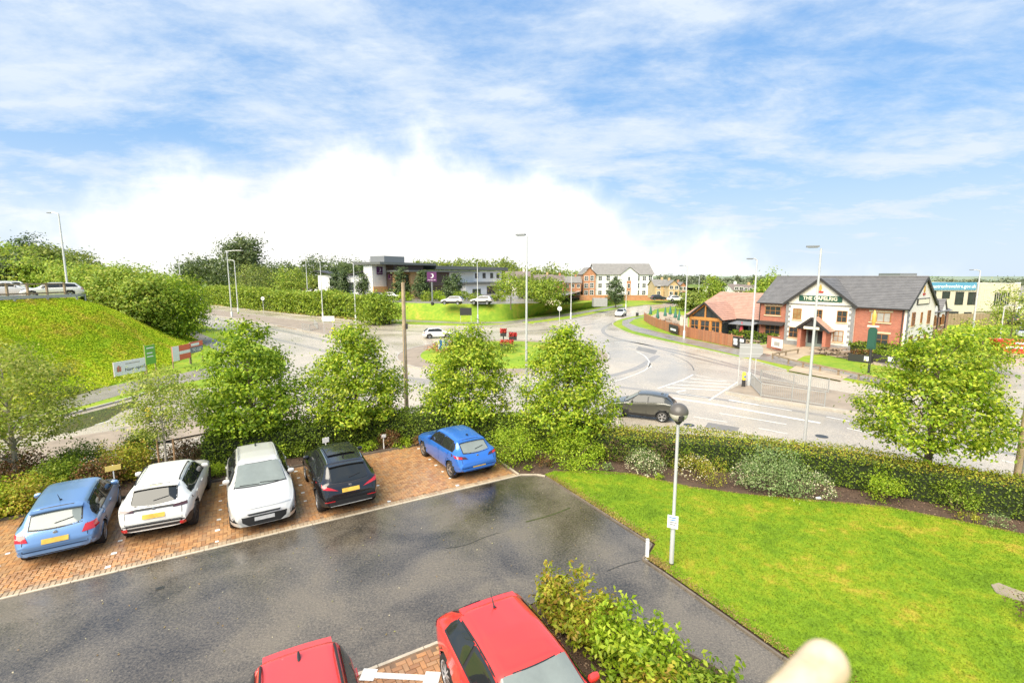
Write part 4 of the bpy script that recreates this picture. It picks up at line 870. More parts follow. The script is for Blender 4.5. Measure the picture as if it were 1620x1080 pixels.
# roundabout planting
def rshrub(label, dx, dy, r, h, m, seed, **k): return shrub('roundabout_shrub', label, (RC.x+dx, RC.y+dy, RZ+0.45), r, h, m, leaf=0.22, nclump=26, per=30, seed=seed, cr=r*0.4, **k)
rshrub('orange-red ground shrub on the left of the roundabout', -6.8, -1.0, 1.6, 0.7, 'petal_orange', 250, ry=2.2)
rshrub('rusty shrub behind the orange one on the roundabout', -4.6, 1.4, 1.6, 0.9, 'leaf_russet', 251)
rshrub('green shrub in the middle of the roundabout', 0.5, -2.0, 1.5, 1.0, 'leaf_green', 252)
rshrub('golden shrub on the right side of the roundabout', 5.4, -1.0, 1.6, 0.8, 'leaf_gold', 253)
# ------------------------------------------------------------------ cars
def paint(name, col, metal=0.25, rough=0.32, wetvar=True):
    m, nt, b, LK = new_mat(name); b.inputs['Base Color'].default_value = c4(col); b.inputs['Metallic'].default_value = metal
    b.inputs['Roughness'].default_value = rough; b.inputs['Coat Weight'].default_value = 1.0; b.inputs['Coat Roughness'].default_value = 0.03
    tcn = N(nt, 'ShaderNodeTexCoord'); n = N(nt, 'ShaderNodeTexNoise', Scale=75.0, Detail=2.0); LK(tcn.outputs['Object'], n.inputs['Vector'])
    bp = N(nt, 'ShaderNodeBump', Strength=0.035, Distance=0.01); LK(n.outputs['Fac'], bp.inputs['Height']); LK(bp.outputs[0], b.inputs['Coat Normal'])
    MATS[name] = m; return m
paint('paint_sky_blue', (0.155, 0.285, 0.52), 0.35); paint('paint_white', (0.78, 0.77, 0.73), 0.0, 0.35); paint('paint_silver', (0.66, 0.645, 0.61), 0.25, 0.35)
paint('paint_black', (0.012, 0.012, 0.014), 0.2, 0.25); paint('paint_electric_blue', (0.035, 0.17, 0.60), 0.25); paint('paint_coral_red', (0.68, 0.055, 0.048), 0.1, 0.38)
paint('paint_red', (0.74, 0.042, 0.032), 0.1, 0.38); paint('paint_grey_green', (0.10, 0.098, 0.082), 0.5, 0.32); paint('paint_dark_grey', (0.05, 0.055, 0.06), 0.4, 0.3)
plain('glass_dark', (0.018, 0.020, 0.020), 0.03, spec=0.6); plain('glass_clear', (0.20, 0.225, 0.21), 0.05, spec=0.7, var=0.18, vscale=1.6)  # clear grade: sky reflection and misted inside put into its grey base
plain('tyre', (0.018, 0.018, 0.018), 0.75); plain('rim_silver', (0.55, 0.55, 0.56), 0.3, 0.8); plain('rim_dark', (0.05, 0.05, 0.055), 0.35, 0.6)
plain('car_black', (0.020, 0.020, 0.021), 0.45); plain('arch_dark', (0.010, 0.010, 0.010), 0.9); plain('chrome', (0.7, 0.7, 0.7), 0.15, 1.0)
plain('lamp_red', (0.50, 0.012, 0.018), 0.12, coat=1.0); plain('lamp_clear', (0.55, 0.56, 0.57), 0.1, coat=1.0); plain('lamp_smoke', (0.06, 0.02, 0.022), 0.12, coat=1.0)
plain('plate_yellow', (0.62, 0.40, 0.06), 0.4, var=0.35, vscale=7); plain('plate_white', (0.58, 0.58, 0.58), 0.4, var=0.35, vscale=7); plain('trim_silver', (0.62, 0.62, 0.60), 0.3, 0.5)

def lerp_list(pts, x): return np.interp(x, [p[0] for p in pts], [p[1] for p in pts])
def smoothed(pts, Ltot, sig):
    xs = np.arange(-0.5, Ltot+0.5, 0.01); y = lerp_list(pts, np.clip(xs, 0, Ltot))
    if sig > 0:
        k = np.arange(-int(3*sig/0.01), int(3*sig/0.01)+1)*0.01; g = np.exp(-k**2/(2*sig**2)); g /= g.sum()
        y = np.convolve(np.pad(y, len(k)//2, mode='edge'), g, mode='valid')
    return lambda s: np.interp(s, xs, y)
def chaikin(p, k):
    for _ in range(k):
        q = [p[0]]
        for a, b in zip(p[:-1], p[1:]): q += [a*0.75+b*0.25, a*0.25+b*0.75]
        q.append(p[-1]); p = np.array(q)
    return p
class Car:
    """profiles run from the nose (s=0) to the tail; local +y is forward, x to the right"""
    def __init__(s, Ln, Wd, Ht, cowl, rf, rr, hn, hb, belt, ht, tail=0.10, suv=False, wb=2.55, fo=0.85, wr=0.32, roofw=0.64, clear=0.19, step=0.05, belt_rise=0.06):
        s.__dict__.update(locals()); W_ = Wd/2; s.W_ = W_; s.tt = Ln-tail
        top = [(0, hn-0.26), (0.05, hn-0.10), (0.16, hn), (0.55, hn+0.45*(hb-hn)), (cowl, hb), (rf, Ht-0.035), (rf+0.35, Ht-0.005), ((rf+rr)/2, Ht), (rr, Ht-0.055), (s.tt, ht), (Ln-0.03, ht-0.22), (Ln, ht-0.36)]
        bel = [(0, hn-0.34), (0.10, hn-0.10), (0.5, hn-0.01), (cowl, min(hb-0.03, belt-0.02)), (cowl+0.6, belt), (rr, belt+belt_rise), (s.tt, min(ht-0.03, belt+belt_rise+0.03)), (Ln, ht-0.45)]
        wid = [(0, 0.70*W_), (0.06, 0.82*W_), (0.2, 0.92*W_), (0.6, 0.985*W_), (1.1, W_), (Ln-0.9, W_), (Ln-0.35, 0.965*W_), (Ln-0.10, 0.90*W_), (Ln, 0.80*W_)]
        wt = [(0, 0.55*W_), (0.2, 0.74*W_), (cowl-0.2, 0.82*W_), (cowl+0.1, 0.80*W_), (rf, (roofw+0.01)*W_), (rr, (roofw-0.02)*W_), (s.tt, 0.74*W_), (Ln, 0.70*W_)]
        bo = [(0, clear+0.10), (0.25, clear+0.01), (0.6, clear), (Ln-0.6, clear), (Ln-0.25, clear+0.09), (Ln, clear+0.20)]
        s.top, s.bel, s.wid, s.wtp, s.bot = smoothed(top, Ln, 0.035), smoothed(bel, Ln, 0.06), smoothed(wid, Ln, 0.05), smoothed(wt, Ln, 0.10), smoothed(bo, Ln, 0.05)
        s.axles = (fo, fo+wb); s.mesh()
    def section(s, q):
        t, b, w, wt, z0 = float(s.top(q)), float(s.bel(q)), float(s.wid(q)), float(s.wtp(q)), float(s.bot(q))
        b = min(b, t-0.025); b = max(b, z0+0.12); wt = min(wt, 0.93*w); cr = 0.035 if t-b > 0.2 else 0.02
        zm = z0+(b-z0)*0.52; e = min(0.07, (t-b)*0.35)
        p = [(0, z0), (0.72*w, z0), (0.93*w, z0+0.05), (0.965*w, z0+0.16), (w, zm), (0.992*w, b-0.10*(b-z0)), (0.955*w, b), (0.925*w+0.0*wt, b+0.02 if t-b > 0.1 else b+0.008), (0.25*w*0.925+0.75*(wt+0.02), b+(t-e-b)*0.75), (wt, t-e), (wt-0.10, t-e*0.28), (wt*0.5, t-e*0.06+0.0), (0, t)]
        return chaikin(np.array(p, float), 2)
    def mesh(s):
        st = list(np.arange(0, 0.25, s.step*0.5))+list(np.arange(0.25, s.Ln-0.3, s.step))+list(np.arange(s.Ln-0.3, s.Ln, s.step*0.5))+[s.Ln]
        secs = [s.section(q) for q in st]; m = len(secs[0]); full = 2*m-2; V = []
        for q, sc in zip(st, secs):
            y = s.Ln/2-q; ring = [(x, y, z) for x, z in sc]+[(-x, y, z) for x, z in sc[1:-1][::-1]]; V += ring
        V = np.array(V); arch = np.zeros(len(V), bool); Ra = s.wr+0.045
        for ax in s.axles:
            d = np.hypot(V[:, 1]-(s.Ln/2-ax), V[:, 2]-s.wr); k = (d < Ra) & (np.abs(V[:, 0]) > 0.4*s.W_); V[k, 0] *= 0.70; arch |= k
        F = []; A = []; n = len(st); kcl = int(m*0.33)
        for i in range(n-1):
            for j in range(full):
                a, b = i*full+j, i*full+(j+1) % full; f = (a, b, b+full, a+full)
                jj = j if j < m-1 else full-1-j
                A.append(1 if arch[list(f)].any() else (2 if jj < kcl else 0)); F.append(f)
        F.append(tuple(range(full))[::-1]); A.append(0); F.append(tuple((n-1)*full+j for j in range(full))); A.append(0)
        s.V, s.F, s.A = V, F, A; s.bvh = BVHTree.FromPolygons([Vector(v) for v in V], F)
    def sub(s, kinds, keep=None):
        F = [f for f, a in zip(s.F, s.A) if a in kinds and (keep is None or keep(s.V[list(f)].mean(0)))]; idx = {}; vs = []; fs = []
        for f in F:
            g = []
            for i in f:
                if i not in idx: idx[i] = len(vs); vs.append(tuple(s.V[i]))
                g.append(idx[i])
            fs.append(tuple(g))
        mb = MB(); mb.v, mb.f = vs, fs; return mb
    def patch(s, lo, hi, view, rows=6, off=0.005, thick=0.0):
        """two edge lines of (u, w) laid onto the body. view: 'side' u=y w=z (x sign in s.sg), 'rear'/'front' u=x w=z, 'top' u=x w=y"""
        mb = MB(); n = len(lo); pts = []
        for j in range(rows+1):
            t = j/rows
            for (a, b), (c, d) in zip(lo, hi):
                u, w = a+(c-a)*t, b+(d-b)*t
                if view == 'top': o, dr = Vector((u, w, 4)), Vector((0, 0, -1))
                elif view == 'rear': o, dr = Vector((u, -5, w)), Vector((0, 1, 0))
                elif view == 'front': o, dr = Vector((u, 5, w)), Vector((0, -1, 0))
                elif view == 'left': o, dr = Vector((-3, u, w)), Vector((1, 0, 0))
                else: o, dr = Vector((3, u, w)), Vector((-1, 0, 0))
                h, nr, _, _ = s.bvh.ray_cast(o, dr)
                if h is None: h, nr, _, _ = s.bvh.find_nearest(o+dr*(3 if view != 'top' else 3))
                pts.append(h-dr*off*0.5+nr*off*0.6)
        f = [(j*n+i, j*n+i+1, (j+1)*n+i+1, (j+1)*n+i) for j in range(rows) for i in range(n-1)]
        mb.add(pts, f); return mb
def dens(pts, k=5):
    out = []
    for a, b in zip(pts[:-1], pts[1:]): out += [(a[0]+(b[0]-a[0])*i/k, a[1]+(b[1]-a[1])*i/k) for i in range(k)]
    return out+[pts[-1]]
def wheel_mesh(r, w, spokes):
    mb = MB(); ty = [(r*0.66, -w/2+0.02), (r*0.72, -w/2), (r*0.93, -w/2+0.005), (r, -w/2+0.035), (r, w/2-0.035), (r*0.93, w/2-0.005), (r*0.72, w/2), (r*0.66, w/2-0.02)]
    mb.lathe(ty, 28); tyre = mb
    rim = MB(); rim.lathe([(r*0.60, w/2-0.055), (r*0.62, w/2-0.012), (r*0.685, w/2-0.004), (r*0.695, w/2-0.03), (r*0.69, w/2-0.06)], 28)
    for k in range(spokes):
        a = 2*math.pi*k/spokes; d = Vector((math.cos(a), math.sin(a), 0)); z = w/2-0.028
        rim.bar(d*0.03+Vector((0, 0, z+0.004)), d*r*0.64+Vector((0, 0, z-0.004)), r*(0.15 if spokes < 7 else 0.085), 0.03)
    rim.lathe([(r*0.17, w/2-0.05), (r*0.16, w/2-0.008), (r*0.05, w/2-0.002)], 12)
    disc = MB(); disc.lathe([(r*0.63, w/2-0.10), (r*0.63, w/2-0.062), (0.01, w/2-0.062)], 20)
    for q in (tyre, rim, disc): q.v = [(z, y, -x) for x, y, z in q.v]
    return tyre, rim, disc
def mirror2(f): return [f(1), f(-1)]
def build_car(label, name, c, loc, rz, body, rim='rim_silver', spokes=10, glass=('glass_clear', 'glass_dark', 'glass_clear'), doors=2, plate='plate_yellow', tail=None, head=None, extras=None, detail=True, group=None, cat='car', tailmat='lamp_red', cladding=None):
    t = thing(name, label, cat, loc, rz, group); Ln, W_ = c.Ln, c.W_; Y = lambda q: Ln/2-q
    clad = cladding if cladding is not None else c.suv
    c.sub((0,) if clad else (0, 2)).build('body', body, t, True)
    if clad: c.sub((2,)).build('sill_cladding', 'car_black', t, True)
    for ax in c.axles:
        for side in (1, -1):
            mb = c.sub((1,), lambda q: q[0]*side > 0 and abs(q[1]-Y(ax)) < 0.8)
            if mb.f: mb.build('wheel_arch_liner', 'arch_dark', t)
    # glass
    b0, t0 = c.cowl+0.04, c.rf-0.015
    wb_, wt_ = float(c.wtp(b0))*0.96, float(c.wtp(t0))*0.93
    kk = [-1, -0.85, -0.6, -0.3, 0, 0.3, 0.6, 0.85, 1]
    c.patch([(k*(wb_+0.03), Y(b0-0.04-0.10*(1-k*k))) for k in kk], [(k*(wt_+0.025), Y(t0+0.025-0.05*(1-k*k))) for k in kk], 'top', 8, 0.002).build('windscreen_surround', 'car_black', t, True)
    c.patch([(k*wb_, Y(b0-0.10*(1-k*k))) for k in kk], [(k*wt_, Y(t0-0.05*(1-k*k))) for k in kk], 'top', 8, 0.010).build('windscreen', glass[0], t, True)
    zb, zt = c.ht+0.035, c.Ht-0.115; wb2, wt2 = 0.80*float(c.wtp(c.tt)), 0.84*float(c.wtp(c.rr))
    c.patch([(k*(wb2+0.035), zb-0.03-0.035*(1-k*k)) for k in kk], [(k*(wt2+0.03), zt+0.025+0.02*(1-k*k)) for k in kk], 'rear', 6, 0.002).build('rear_window_surround', 'car_black', t, True)
    rw = c.patch([(k*wb2, zb-0.035*(1-k*k)) for k in kk], [(k*wt2, zt+0.02*(1-k*k)) for k in kk], 'rear', 6, 0.010).build('rear_window', glass[2], t, True)
    zb0 = lambda q: float(c.bel(q))+0.045; zt0 = lambda q: float(c.top(q))-0.105
    a0 = c.cowl+0.42; a1 = c.rr+(0.10 if not c.suv else 0.02); nwin = {2: [(0, .50), (.54, 1)], 1: [(0, .56), (.60, 1)], 3: [(0, .40), (.43, .80), (.83, 1)]}[doors]
    for side, vw in ((1, 'right'), (-1, 'left')):
        qs = np.linspace(a0-0.05, a1+0.05, 15); c.patch([(Y(q), zb0(q)-0.03) for q in qs], [(Y(q), max(zb0(q)-0.015, min(zt0(q)+0.022, zb0(q)+0.05+(q-a0+0.05)*1.05, zb0(q)+0.08+(a1+0.05-q)*1.6))) for q in qs], vw, 5, 0.003).build('window_trim', 'car_black', t, True)
        for (u0, u1) in nwin:
            qs = np.linspace(a0+(a1-a0)*u0, a0+(a1-a0)*u1, 9); lo = []; hi = []
            for i, q in enumerate(qs):
                zl = zb0(q); zh = zt0(q)
                if u0 == 0: zh = min(zh, zl+0.02+(q-a0)*1.05)
                if u1 == 1: zh = min(zh, zl+0.05+(a1-q)*1.6); 
                lo.append((Y(q), zl)); hi.append((Y(q), max(zh, zl+0.012)))
            c.patch(lo, hi, vw, 5, 0.012).build('side_window', glass[1], t, True)
        if detail:
            # doors: slightly proud skins, each with its handle
            spans = {2: [(0, .52), (.52, .93)], 1: [(0, .62)], 3: [(0, .42), (.42, .80)]}[doors]
            for (u0, u1) in spans:
                q0, q1 = a0-0.12+(a1-a0)*u0*1.04, a0-0.12+(a1-a0)*u1*1.04; qs = np.linspace(q0+0.012, q1-0.012, 8)
                ra = c.axles[1]-c.wr-0.09; lo = [(Y(min(q, ra) if u1 > .6 and False else q), (c.clear+0.22) if not (q > ra) else c.clear+0.22+(q-ra)*1.6) for q in qs]
                hi = [(Y(q), zb0(q)-0.035) for q in qs]
                d_ = c.patch(lo, hi, vw, 6, 0.010).build('door', body, t, True)
                hq = q1-0.17; hz_ = zb0(hq)-0.14; hh, nr, _, _ = c.bvh.ray_cast(Vector((3*side, Y(hq), hz_)), Vector((-side, 0, 0)))
                if hh: mb = MB(); mb.bx(hh.x-0.012, hh.x+0.012+0.018*0, hh.y-0.09, hh.y+0.09, hz_-0.014, hz_+0.014); mb.v = [(v[0]+side*0.02, v[1], v[2]) for v in mb.v]; mb.build('handle', body, d_)
        # mirror
        mq = c.cowl+0.48; mz = zb0(mq)+0.05; hh, nr, _, _ = c.bvh.ray_cast(Vector((3*side, Y(mq), mz)), Vector((-side, 0, 0)))
        xm = abs(hh.x) if hh else W_*0.93
        mb = MB(); mb.lathe([(0.02, -0.10), (0.065, -0.08), (0.085, 0), (0.07, 0.075), (0.03, 0.10)], 10); mb.v = [(side*(xm+0.11)+z_*1.0, Y(mq)+x_*0.75, mz+0.03+y_*0.95) for x_, y_, z_ in mb.v]
        m_ = mb.build('wing_mirror', body, t, True)
        mb = MB(); mb.bar((side*(xm-0.02), Y(mq), mz-0.02), (side*(xm+0.08), Y(mq), mz), 0.05, 0.04); mb.build('mirror_arm', 'car_black', m_)
        # wheels
    ty, ri, di = wheel_mesh(c.wr, 0.215, spokes)
    for ax in c.axles:
        for side in (1, -1):
            px = side*(W_-0.125); q = lambda mb_: [((side*v[0])+px, v[1]+Y(ax), v[2]+c.wr) for v in mb_.v]
            w1 = MB(); w1.v, w1.f = q(ty), ty.f; w = w1.build('wheel', 'tyre', t, True)
            r1 = MB(); r1.v, r1.f = q(ri), ri.f; r1.build('rim', rim, w, True)
            d1 = MB(); d1.v, d1.f = q(di), di.f; d1.build('brake_disc', 'rim_dark', w)
            if detail:
                lip = MB(); n = 18; pts = []
                for k in range(n+1):
                    an = math.pi*(1.06-1.12*k/n); Ra = c.wr+0.052; yy, zz = Y(ax)+Ra*math.cos(an), max(c.wr+Ra*math.sin(an), c.clear+0.02)
                    hh, _, _, _ = c.bvh.ray_cast(Vector((3*side, yy+math.cos(an)*0.03, zz+0.03*max(math.sin(an), 0))), Vector((-side, 0, 0))); pts.append((hh.x-side*0.004 if hh else side*W_*0.97, yy, zz))
                lip.tube(pts, 0.030 if clad else 0.018, 6); lip.build('wheel_arch', 'car_black' if clad else body, t, True)
    # lamps and plates
    def lamp(nm, m, quad, view, both=True):
        for sd in ((1, -1) if both else (1,)):
            lo = dens([(sd*quad[0][0], quad[0][1]), (sd*quad[1][0], quad[1][1])], 5); hi = dens([(sd*quad[3][0], quad[3][1]), (sd*quad[2][0], quad[2][1])], 5)
            c.patch(lo, hi, view, 4, 0.016).build(nm, m, t, True)
    for q in (tail or [((0.62*W_, c.ht-0.22), (0.93*W_, c.ht-0.20), (0.86*W_, c.ht-0.02), (0.66*W_, c.ht-0.03))]): lamp('tail_light', tailmat, q, 'rear')
    for q in (head or [((0.46*W_, c.hn-0.20), (0.90*W_, c.hn-0.14), (0.88*W_, c.hn-0.02), (0.50*W_, c.hn-0.10))]): lamp('headlight', 'lamp_clear', q, 'front')
    kx = 0.26; zf = c.clear+0.22; zr = (c.ht-0.22) if not extras or 'plate_z' not in extras else extras['plate_z']
    c.patch(dens([(-kx, zr-0.055), (kx, zr-0.055)], 5), dens([(-kx, zr+0.055), (kx, zr+0.055)], 5), 'rear', 2, 0.022).build('number_plate', plate, t)
    if detail:
        if not (extras or {}).get('own_plate'): c.patch(dens([(-kx, zf-0.055), (kx, zf-0.055)], 5), dens([(-kx, zf+0.055), (kx, zf+0.055)], 5), 'front', 2, 0.03).build('number_plate', 'plate_white', t)
        if not (extras or {}).get('own_plate'): c.patch(dens([(-0.62*W_, c.clear+0.10), (0.62*W_, c.clear+0.10)], 8), dens([(-0.55*W_, c.hn-0.30), (0.55*W_, c.hn-0.30)], 8), 'front', 5, 0.012).build('grille', 'car_black', t, True)
        c.patch(dens([(-0.80*W_, c.clear+0.09), (0.80*W_, c.clear+0.09)], 8), dens([(-0.80*W_, c.clear+(0.38 if c.suv else 0.25)), (0.80*W_, c.clear+(0.38 if c.suv else 0.25))], 8), 'rear', 4, 0.012).build('bumper_cladding', 'car_black', t, True)
        # rear spoiler, wiper, badge, bumper line
        ex = extras or {}
        sp = MB(); zs = c.Ht-0.085; ws = 0.60*W_; ysp = Y(c.rr)
        for k in range(8):
            x0, x1 = -ws+2*ws*k/8, -ws+2*ws*(k+1)/8; h0 = float(c.top(c.rr))
            f0, f1 = 0.022*(1-(x0/ws)**2), 0.022*(1-(x1/ws)**2); e = 0.17
            sp.add([(x0, ysp+0.03, h0-0.035+f0), (x1, ysp+0.03, h0-0.035+f1), (x1, ysp-e, h0-0.055+f1), (x0, ysp-e, h0-0.055+f0), (x0, ysp+0.03, h0-0.09), (x1, ysp+0.03, h0-0.09), (x1, ysp-e, h0-0.085+f1), (x0, ysp-e, h0-0.085+f0)], [(3,2,1,0),(4,5,6,7),(2,3,7,6),(0,4,7,3),(1,2,6,5)])
        sp.build('spoiler', body, t, True)
        mb = MB(); hz_ = zb+0.05
        pts = []
        for k in range(6):
            x = -0.02+0.36*k/5*ex.get('wip', 1); z = hz_+0.055*k/5; hh, nr, _, _ = c.bvh.ray_cast(Vector((x, -5, z)), Vector((0, 1, 0))); pts.append(hh+Vector((0, -0.022, 0.006)))
        mb.tube(pts, 0.011, 5); mb.build('wiper', 'car_black', rw)
        if ex.get('front_wiper', True):
            for s0, s1 in ((-0.55, 0.02), (0.05, 0.62)):
                mb = MB(); pts = []
                for k in range(7):
                    x = (s0+(s1-s0)*k/6)*W_; yq = c.cowl-0.02+0.05*k/6; hh, nr, _, _ = c.bvh.ray_cast(Vector((x, Y(yq), 4)), Vector((0, 0, -1))); pts.append(hh+Vector((0, 0, 0.02)))
                mb.tube(pts, 0.012, 5); mb.build('wiper', 'car_black', t)
        hh, nr, _, _ = c.bvh.ray_cast(Vector((0, -5, c.ht-0.10)), Vector((0, 1, 0)))
        mb = MB(); mb.lathe([(0.05, 0), (0.048, 0.012), (0.03, 0.016)], 14); mb.v = [(x, hh.y-z, hh.z+y) for x, y, z in mb.v]; mb.build('badge', 'chrome', t)
        zl = c.clear+0.40 if c.suv else c.clear+0.33
        for lo, hi in (([(-0.70*W_, zl), (0.70*W_, zl)], [(-0.70*W_, zl+0.014), (0.70*W_, zl+0.014)]), ([(-0.735*W_, zl), (-0.72*W_, zl)], [(-0.735*W_, c.ht-0.03), (-0.72*W_, c.ht-0.03)]), ([(0.72*W_, zl), (0.735*W_, zl)], [(0.72*W_, c.ht-0.03), (0.735*W_, c.ht-0.03)])): c.patch(dens(lo, 6), dens(hi, 6), 'rear', 2, 0.011).build('tailgate_seam', 'car_black', t)
        c.patch(dens([(-0.84*W_, c.clear+0.24), (0.84*W_, c.clear+0.24)], 10), dens([(-0.87*W_, zl-0.008), (0.87*W_, zl-0.008)], 10), 'rear', 3, 0.028 if not c.suv else 0.014).build('rear_bumper', body if not c.suv else 'car_black', t, True)
        if ex.get('rails'):
            for sd in (1, -1):
                mb = MB(); pts = []
                for k in range(9):
                    q = c.rf+0.25+(c.rr-c.rf-0.35)*k/8; z = float(c.top(q)); xx = sd*(float(c.wtp(q))-0.05); e = 0.0 if k in (0, 8) else 0.045; pts.append((xx, Y(q), z-0.03+e))
                mb.tube(pts, 0.019, 6); mb.build('roof_rail', ex['rails'], t, True)
        if ex.get('antenna'):
            aq, kind = ex['antenna']; z = float(c.top(aq)); mb = MB()
            if kind == 'whip': mb.tube([(0, Y(aq), z-0.005), (0, Y(aq)-0.05, z+0.02), (0, Y(aq)-0.22, z+0.24)], [0.035, 0.012, 0.004], 7)
            else: mb.tube([(0, Y(aq)+0.07, z-0.01), (0, Y(aq), z+0.03), (0, Y(aq)-0.06, z+0.06), (0, Y(aq)-0.08, z-0.01)], [0.02, 0.028, 0.016, 0.02], 7)
            mb.build('antenna', 'car_black', t, True)
        if ex.get('bands'):      # bright or dark strips laid on the body: (name, material, view, lower edge, upper edge)
            for bi, (nm, m, vw, lo, hi) in enumerate(ex['bands']): c.patch(dens(lo, 6), dens(hi, 6), vw, 3, 0.022+0.005*bi).build(nm, m, t, True)
    return t
def on(a, b): return L(a, b, 0.006)

fab = Car(4.15, 1.72, 1.46, 1.02, 1.75, 3.55, 0.74, 0.96, 0.92, 0.98, 0.16, wb=2.47, fo=0.83, wr=0.305, roofw=0.68)
W_ = 0.86
p = on(-13.22, 1.05+4.15/2); build_car('sky blue estate car parked leftmost on the brick bays', 'parked_car', fab, p, YAW+R(2), 'paint_sky_blue', 'rim_silver', 9, glass=('glass_clear', 'glass_dark', 'glass_clear'),
    tail=[((0.60*W_, 0.76), (0.96*W_, 0.78), (0.92*W_, 0.95), (0.68*W_, 0.93))], extras={'antenna': (3.25, 'whip'), 'plate_z': 0.72, 'bands': [('bumper_line', 'paint_sky_blue', 'rear', [(-.72, .60), (.72, .60)], [(-.70, .645), (.70, .645)])]})
peu = Car(4.30, 1.79, 1.55, 1.20, 1.90, 3.65, 0.86, 1.06, 1.02, 1.06, 0.14, True, wb=2.60, fo=0.87, wr=0.345, roofw=0.66, clear=0.22)
W_ = 0.895
p = on(-10.93, 1.12+2.15); build_car('white compact SUV parked between the sky blue estate and silver car', 'parked_car', peu, p, YAW+R(-5), 'paint_white', 'rim_dark', 5, glass=('glass_dark', 'glass_dark', 'glass_dark'), tailmat='lamp_smoke',
    tail=[((0.50*W_, 0.93), (0.97*W_, 0.95), (0.95*W_, 1.03), (0.50*W_, 1.0))], extras={'rails': 'car_black', 'plate_z': 0.80,
    'bands': [('light_bar', 'car_black', 'rear', [(-.46, .96), (.46, .96)], [(-.46, 1.01), (.46, 1.01)]), ('tailgate_trim', 'trim_silver', 'rear', [(-.60, .535), (.60, .535)], [(-.62, .57), (.62, .57)]),
              ('exhaust_trim', 'chrome', 'rear', [(.34, .33), (.56, .33)], [(.32, .37), (.56, .37)]), ('exhaust_trim', 'chrome', 'rear', [(-.56, .33), (-.34, .33)], [(-.56, .37), (-.32, .37)]),
              ('reflector', 'lamp_red', 'rear', [(.60, .46), (.72, .46)], [(.60, .55), (.72, .55)]), ('reflector', 'lamp_red', 'rear', [(-.72, .46), (-.60, .46)], [(-.72, .55), (-.60, .55)]),
              ('yellow_strip', 'plate_yellow', 'rear', [(-.14, 1.41), (.14, 1.41)], [(-.14, 1.45), (.14, 1.45)])]})  # plain yellow strip at the top of the rear window
hyu = Car(4.35, 1.82, 1.57, 1.12, 1.86, 3.72, 0.86, 1.05, 1.00, 1.06, 0.14, True, wb=2.66, fo=0.86, wr=0.345, roofw=0.66, clear=0.20)
W_ = 0.91
p = on(-8.47, 0.22+4.35/2); build_car('silver crossover parked nose out facing the tarmac', 'parked_car', hyu, p, YAW+math.pi+R(1), 'paint_silver', 'rim_dark', 5, glass=('glass_clear', 'glass_dark', 'glass_dark'), cladding=True,
    head=[((0.84*W_, 0.50), (0.93*W_, 0.52), (0.93*W_, 0.64), (0.84*W_, 0.62))], extras={'own_plate': True, 'rails': 'trim_silver', 'antenna': (3.45, 'fin'),
    'bands': [('light_bar', 'trim_silver', 'front', [(-.70, .77), (.70, .77)], [(-.70, .795), (.70, .795)]), ('lower_grille', 'car_black', 'front', [(-.70, .32), (.70, .32)], [(-.80, .585), (.80, .585)]),
              ('upper_grille', 'car_black', 'front', [(-.40, .625), (.40, .625)], [(-.44, .66), (.44, .66)]), ('number_plate', 'plate_white', 'front', [(-.26, .44), (.26, .44)], [(-.26, .55), (.26, .55)]),
              ('bumper_blade', 'trim_silver', 'front', [(.40, .32), (.82, .37)], [(.58, .46), (.84, .48)]), ('bumper_blade', 'trim_silver', 'front', [(-.82, .37), (-.40, .32)], [(-.84, .48), (-.58, .46)])]})
qas = Car(4.40, 1.82, 1.59, 1.20, 1.95, 3.70, 0.88, 1.07, 1.02, 1.08, 0.13, True, wb=2.65, fo=0.90, wr=0.345, roofw=0.66, clear=0.21)
p = on(-6.08, 0.0+2.20); build_car('black SUV with silver roof rails parked beside an empty bay', 'parked_car', qas, p, YAW+R(1), 'paint_black', 'rim_silver', 5, glass=('glass_dark', 'glass_dark', 'glass_dark'),
    tail=[((0.40*W_, 0.87), (0.98*W_, 0.98), (0.96*W_, 1.10), (0.60*W_, 0.97))], extras={'rails': 'chrome', 'antenna': (3.35, 'fin'), 'plate_z': 0.86,
    'bands': [('bumper_line', 'trim_silver', 'rear', [(-.62, .42), (.62, .42)], [(-.62, .445), (.62, .445)]), ('reflector', 'lamp_red', 'rear', [(.48, .58), (.76, .58)], [(.48, .61), (.76, .61)]), ('reflector', 'lamp_red', 'rear', [(-.76, .58), (-.48, .58)], [(-.76, .61), (-.48, .61)]),
              ('roof_glass', 'glass_dark', 'top', [(-.44, -.95), (.44, -.95)], [(-.46, .15), (.46, .15)])]})
cor = Car(4.06, 1.76, 1.43, 1.10, 1.80, 3.35, 0.78, 0.97, 0.93, 0.98, 0.20, wb=2.54, fo=0.82, wr=0.315, roofw=0.66)
W_ = 0.88
p = on(-1.55, 0.45+2.03); build_car('bright blue hatchback parked at the right end of the bays', 'parked_car', cor, p, YAW+R(3), 'paint_electric_blue', 'rim_silver', 5, glass=('glass_dark', 'glass_dark', 'glass_clear'),
    tail=[((0.46*W_, 0.82), (0.97*W_, 0.86), (0.95*W_, 0.96), (0.56*W_, 0.90))], tailmat='lamp_smoke', extras={'plate_z': 0.50, 'antenna': (3.1, 'fin'), 'bands': [('tail_light', 'lamp_red', 'rear', [(.62, .84), (.83, .87)], [(.62, .90), (.83, .94)]), ('tail_light', 'lamp_red', 'rear', [(-.83, .87), (-.62, .84)], [(-.83, .94), (-.62, .90)])]})
hon = Car(4.05, 1.70, 1.53, 0.95, 1.85, 3.72, 0.80, 1.02, 0.98, 1.02, 0.10, wb=2.53, fo=0.80, wr=0.30, roofw=0.70)
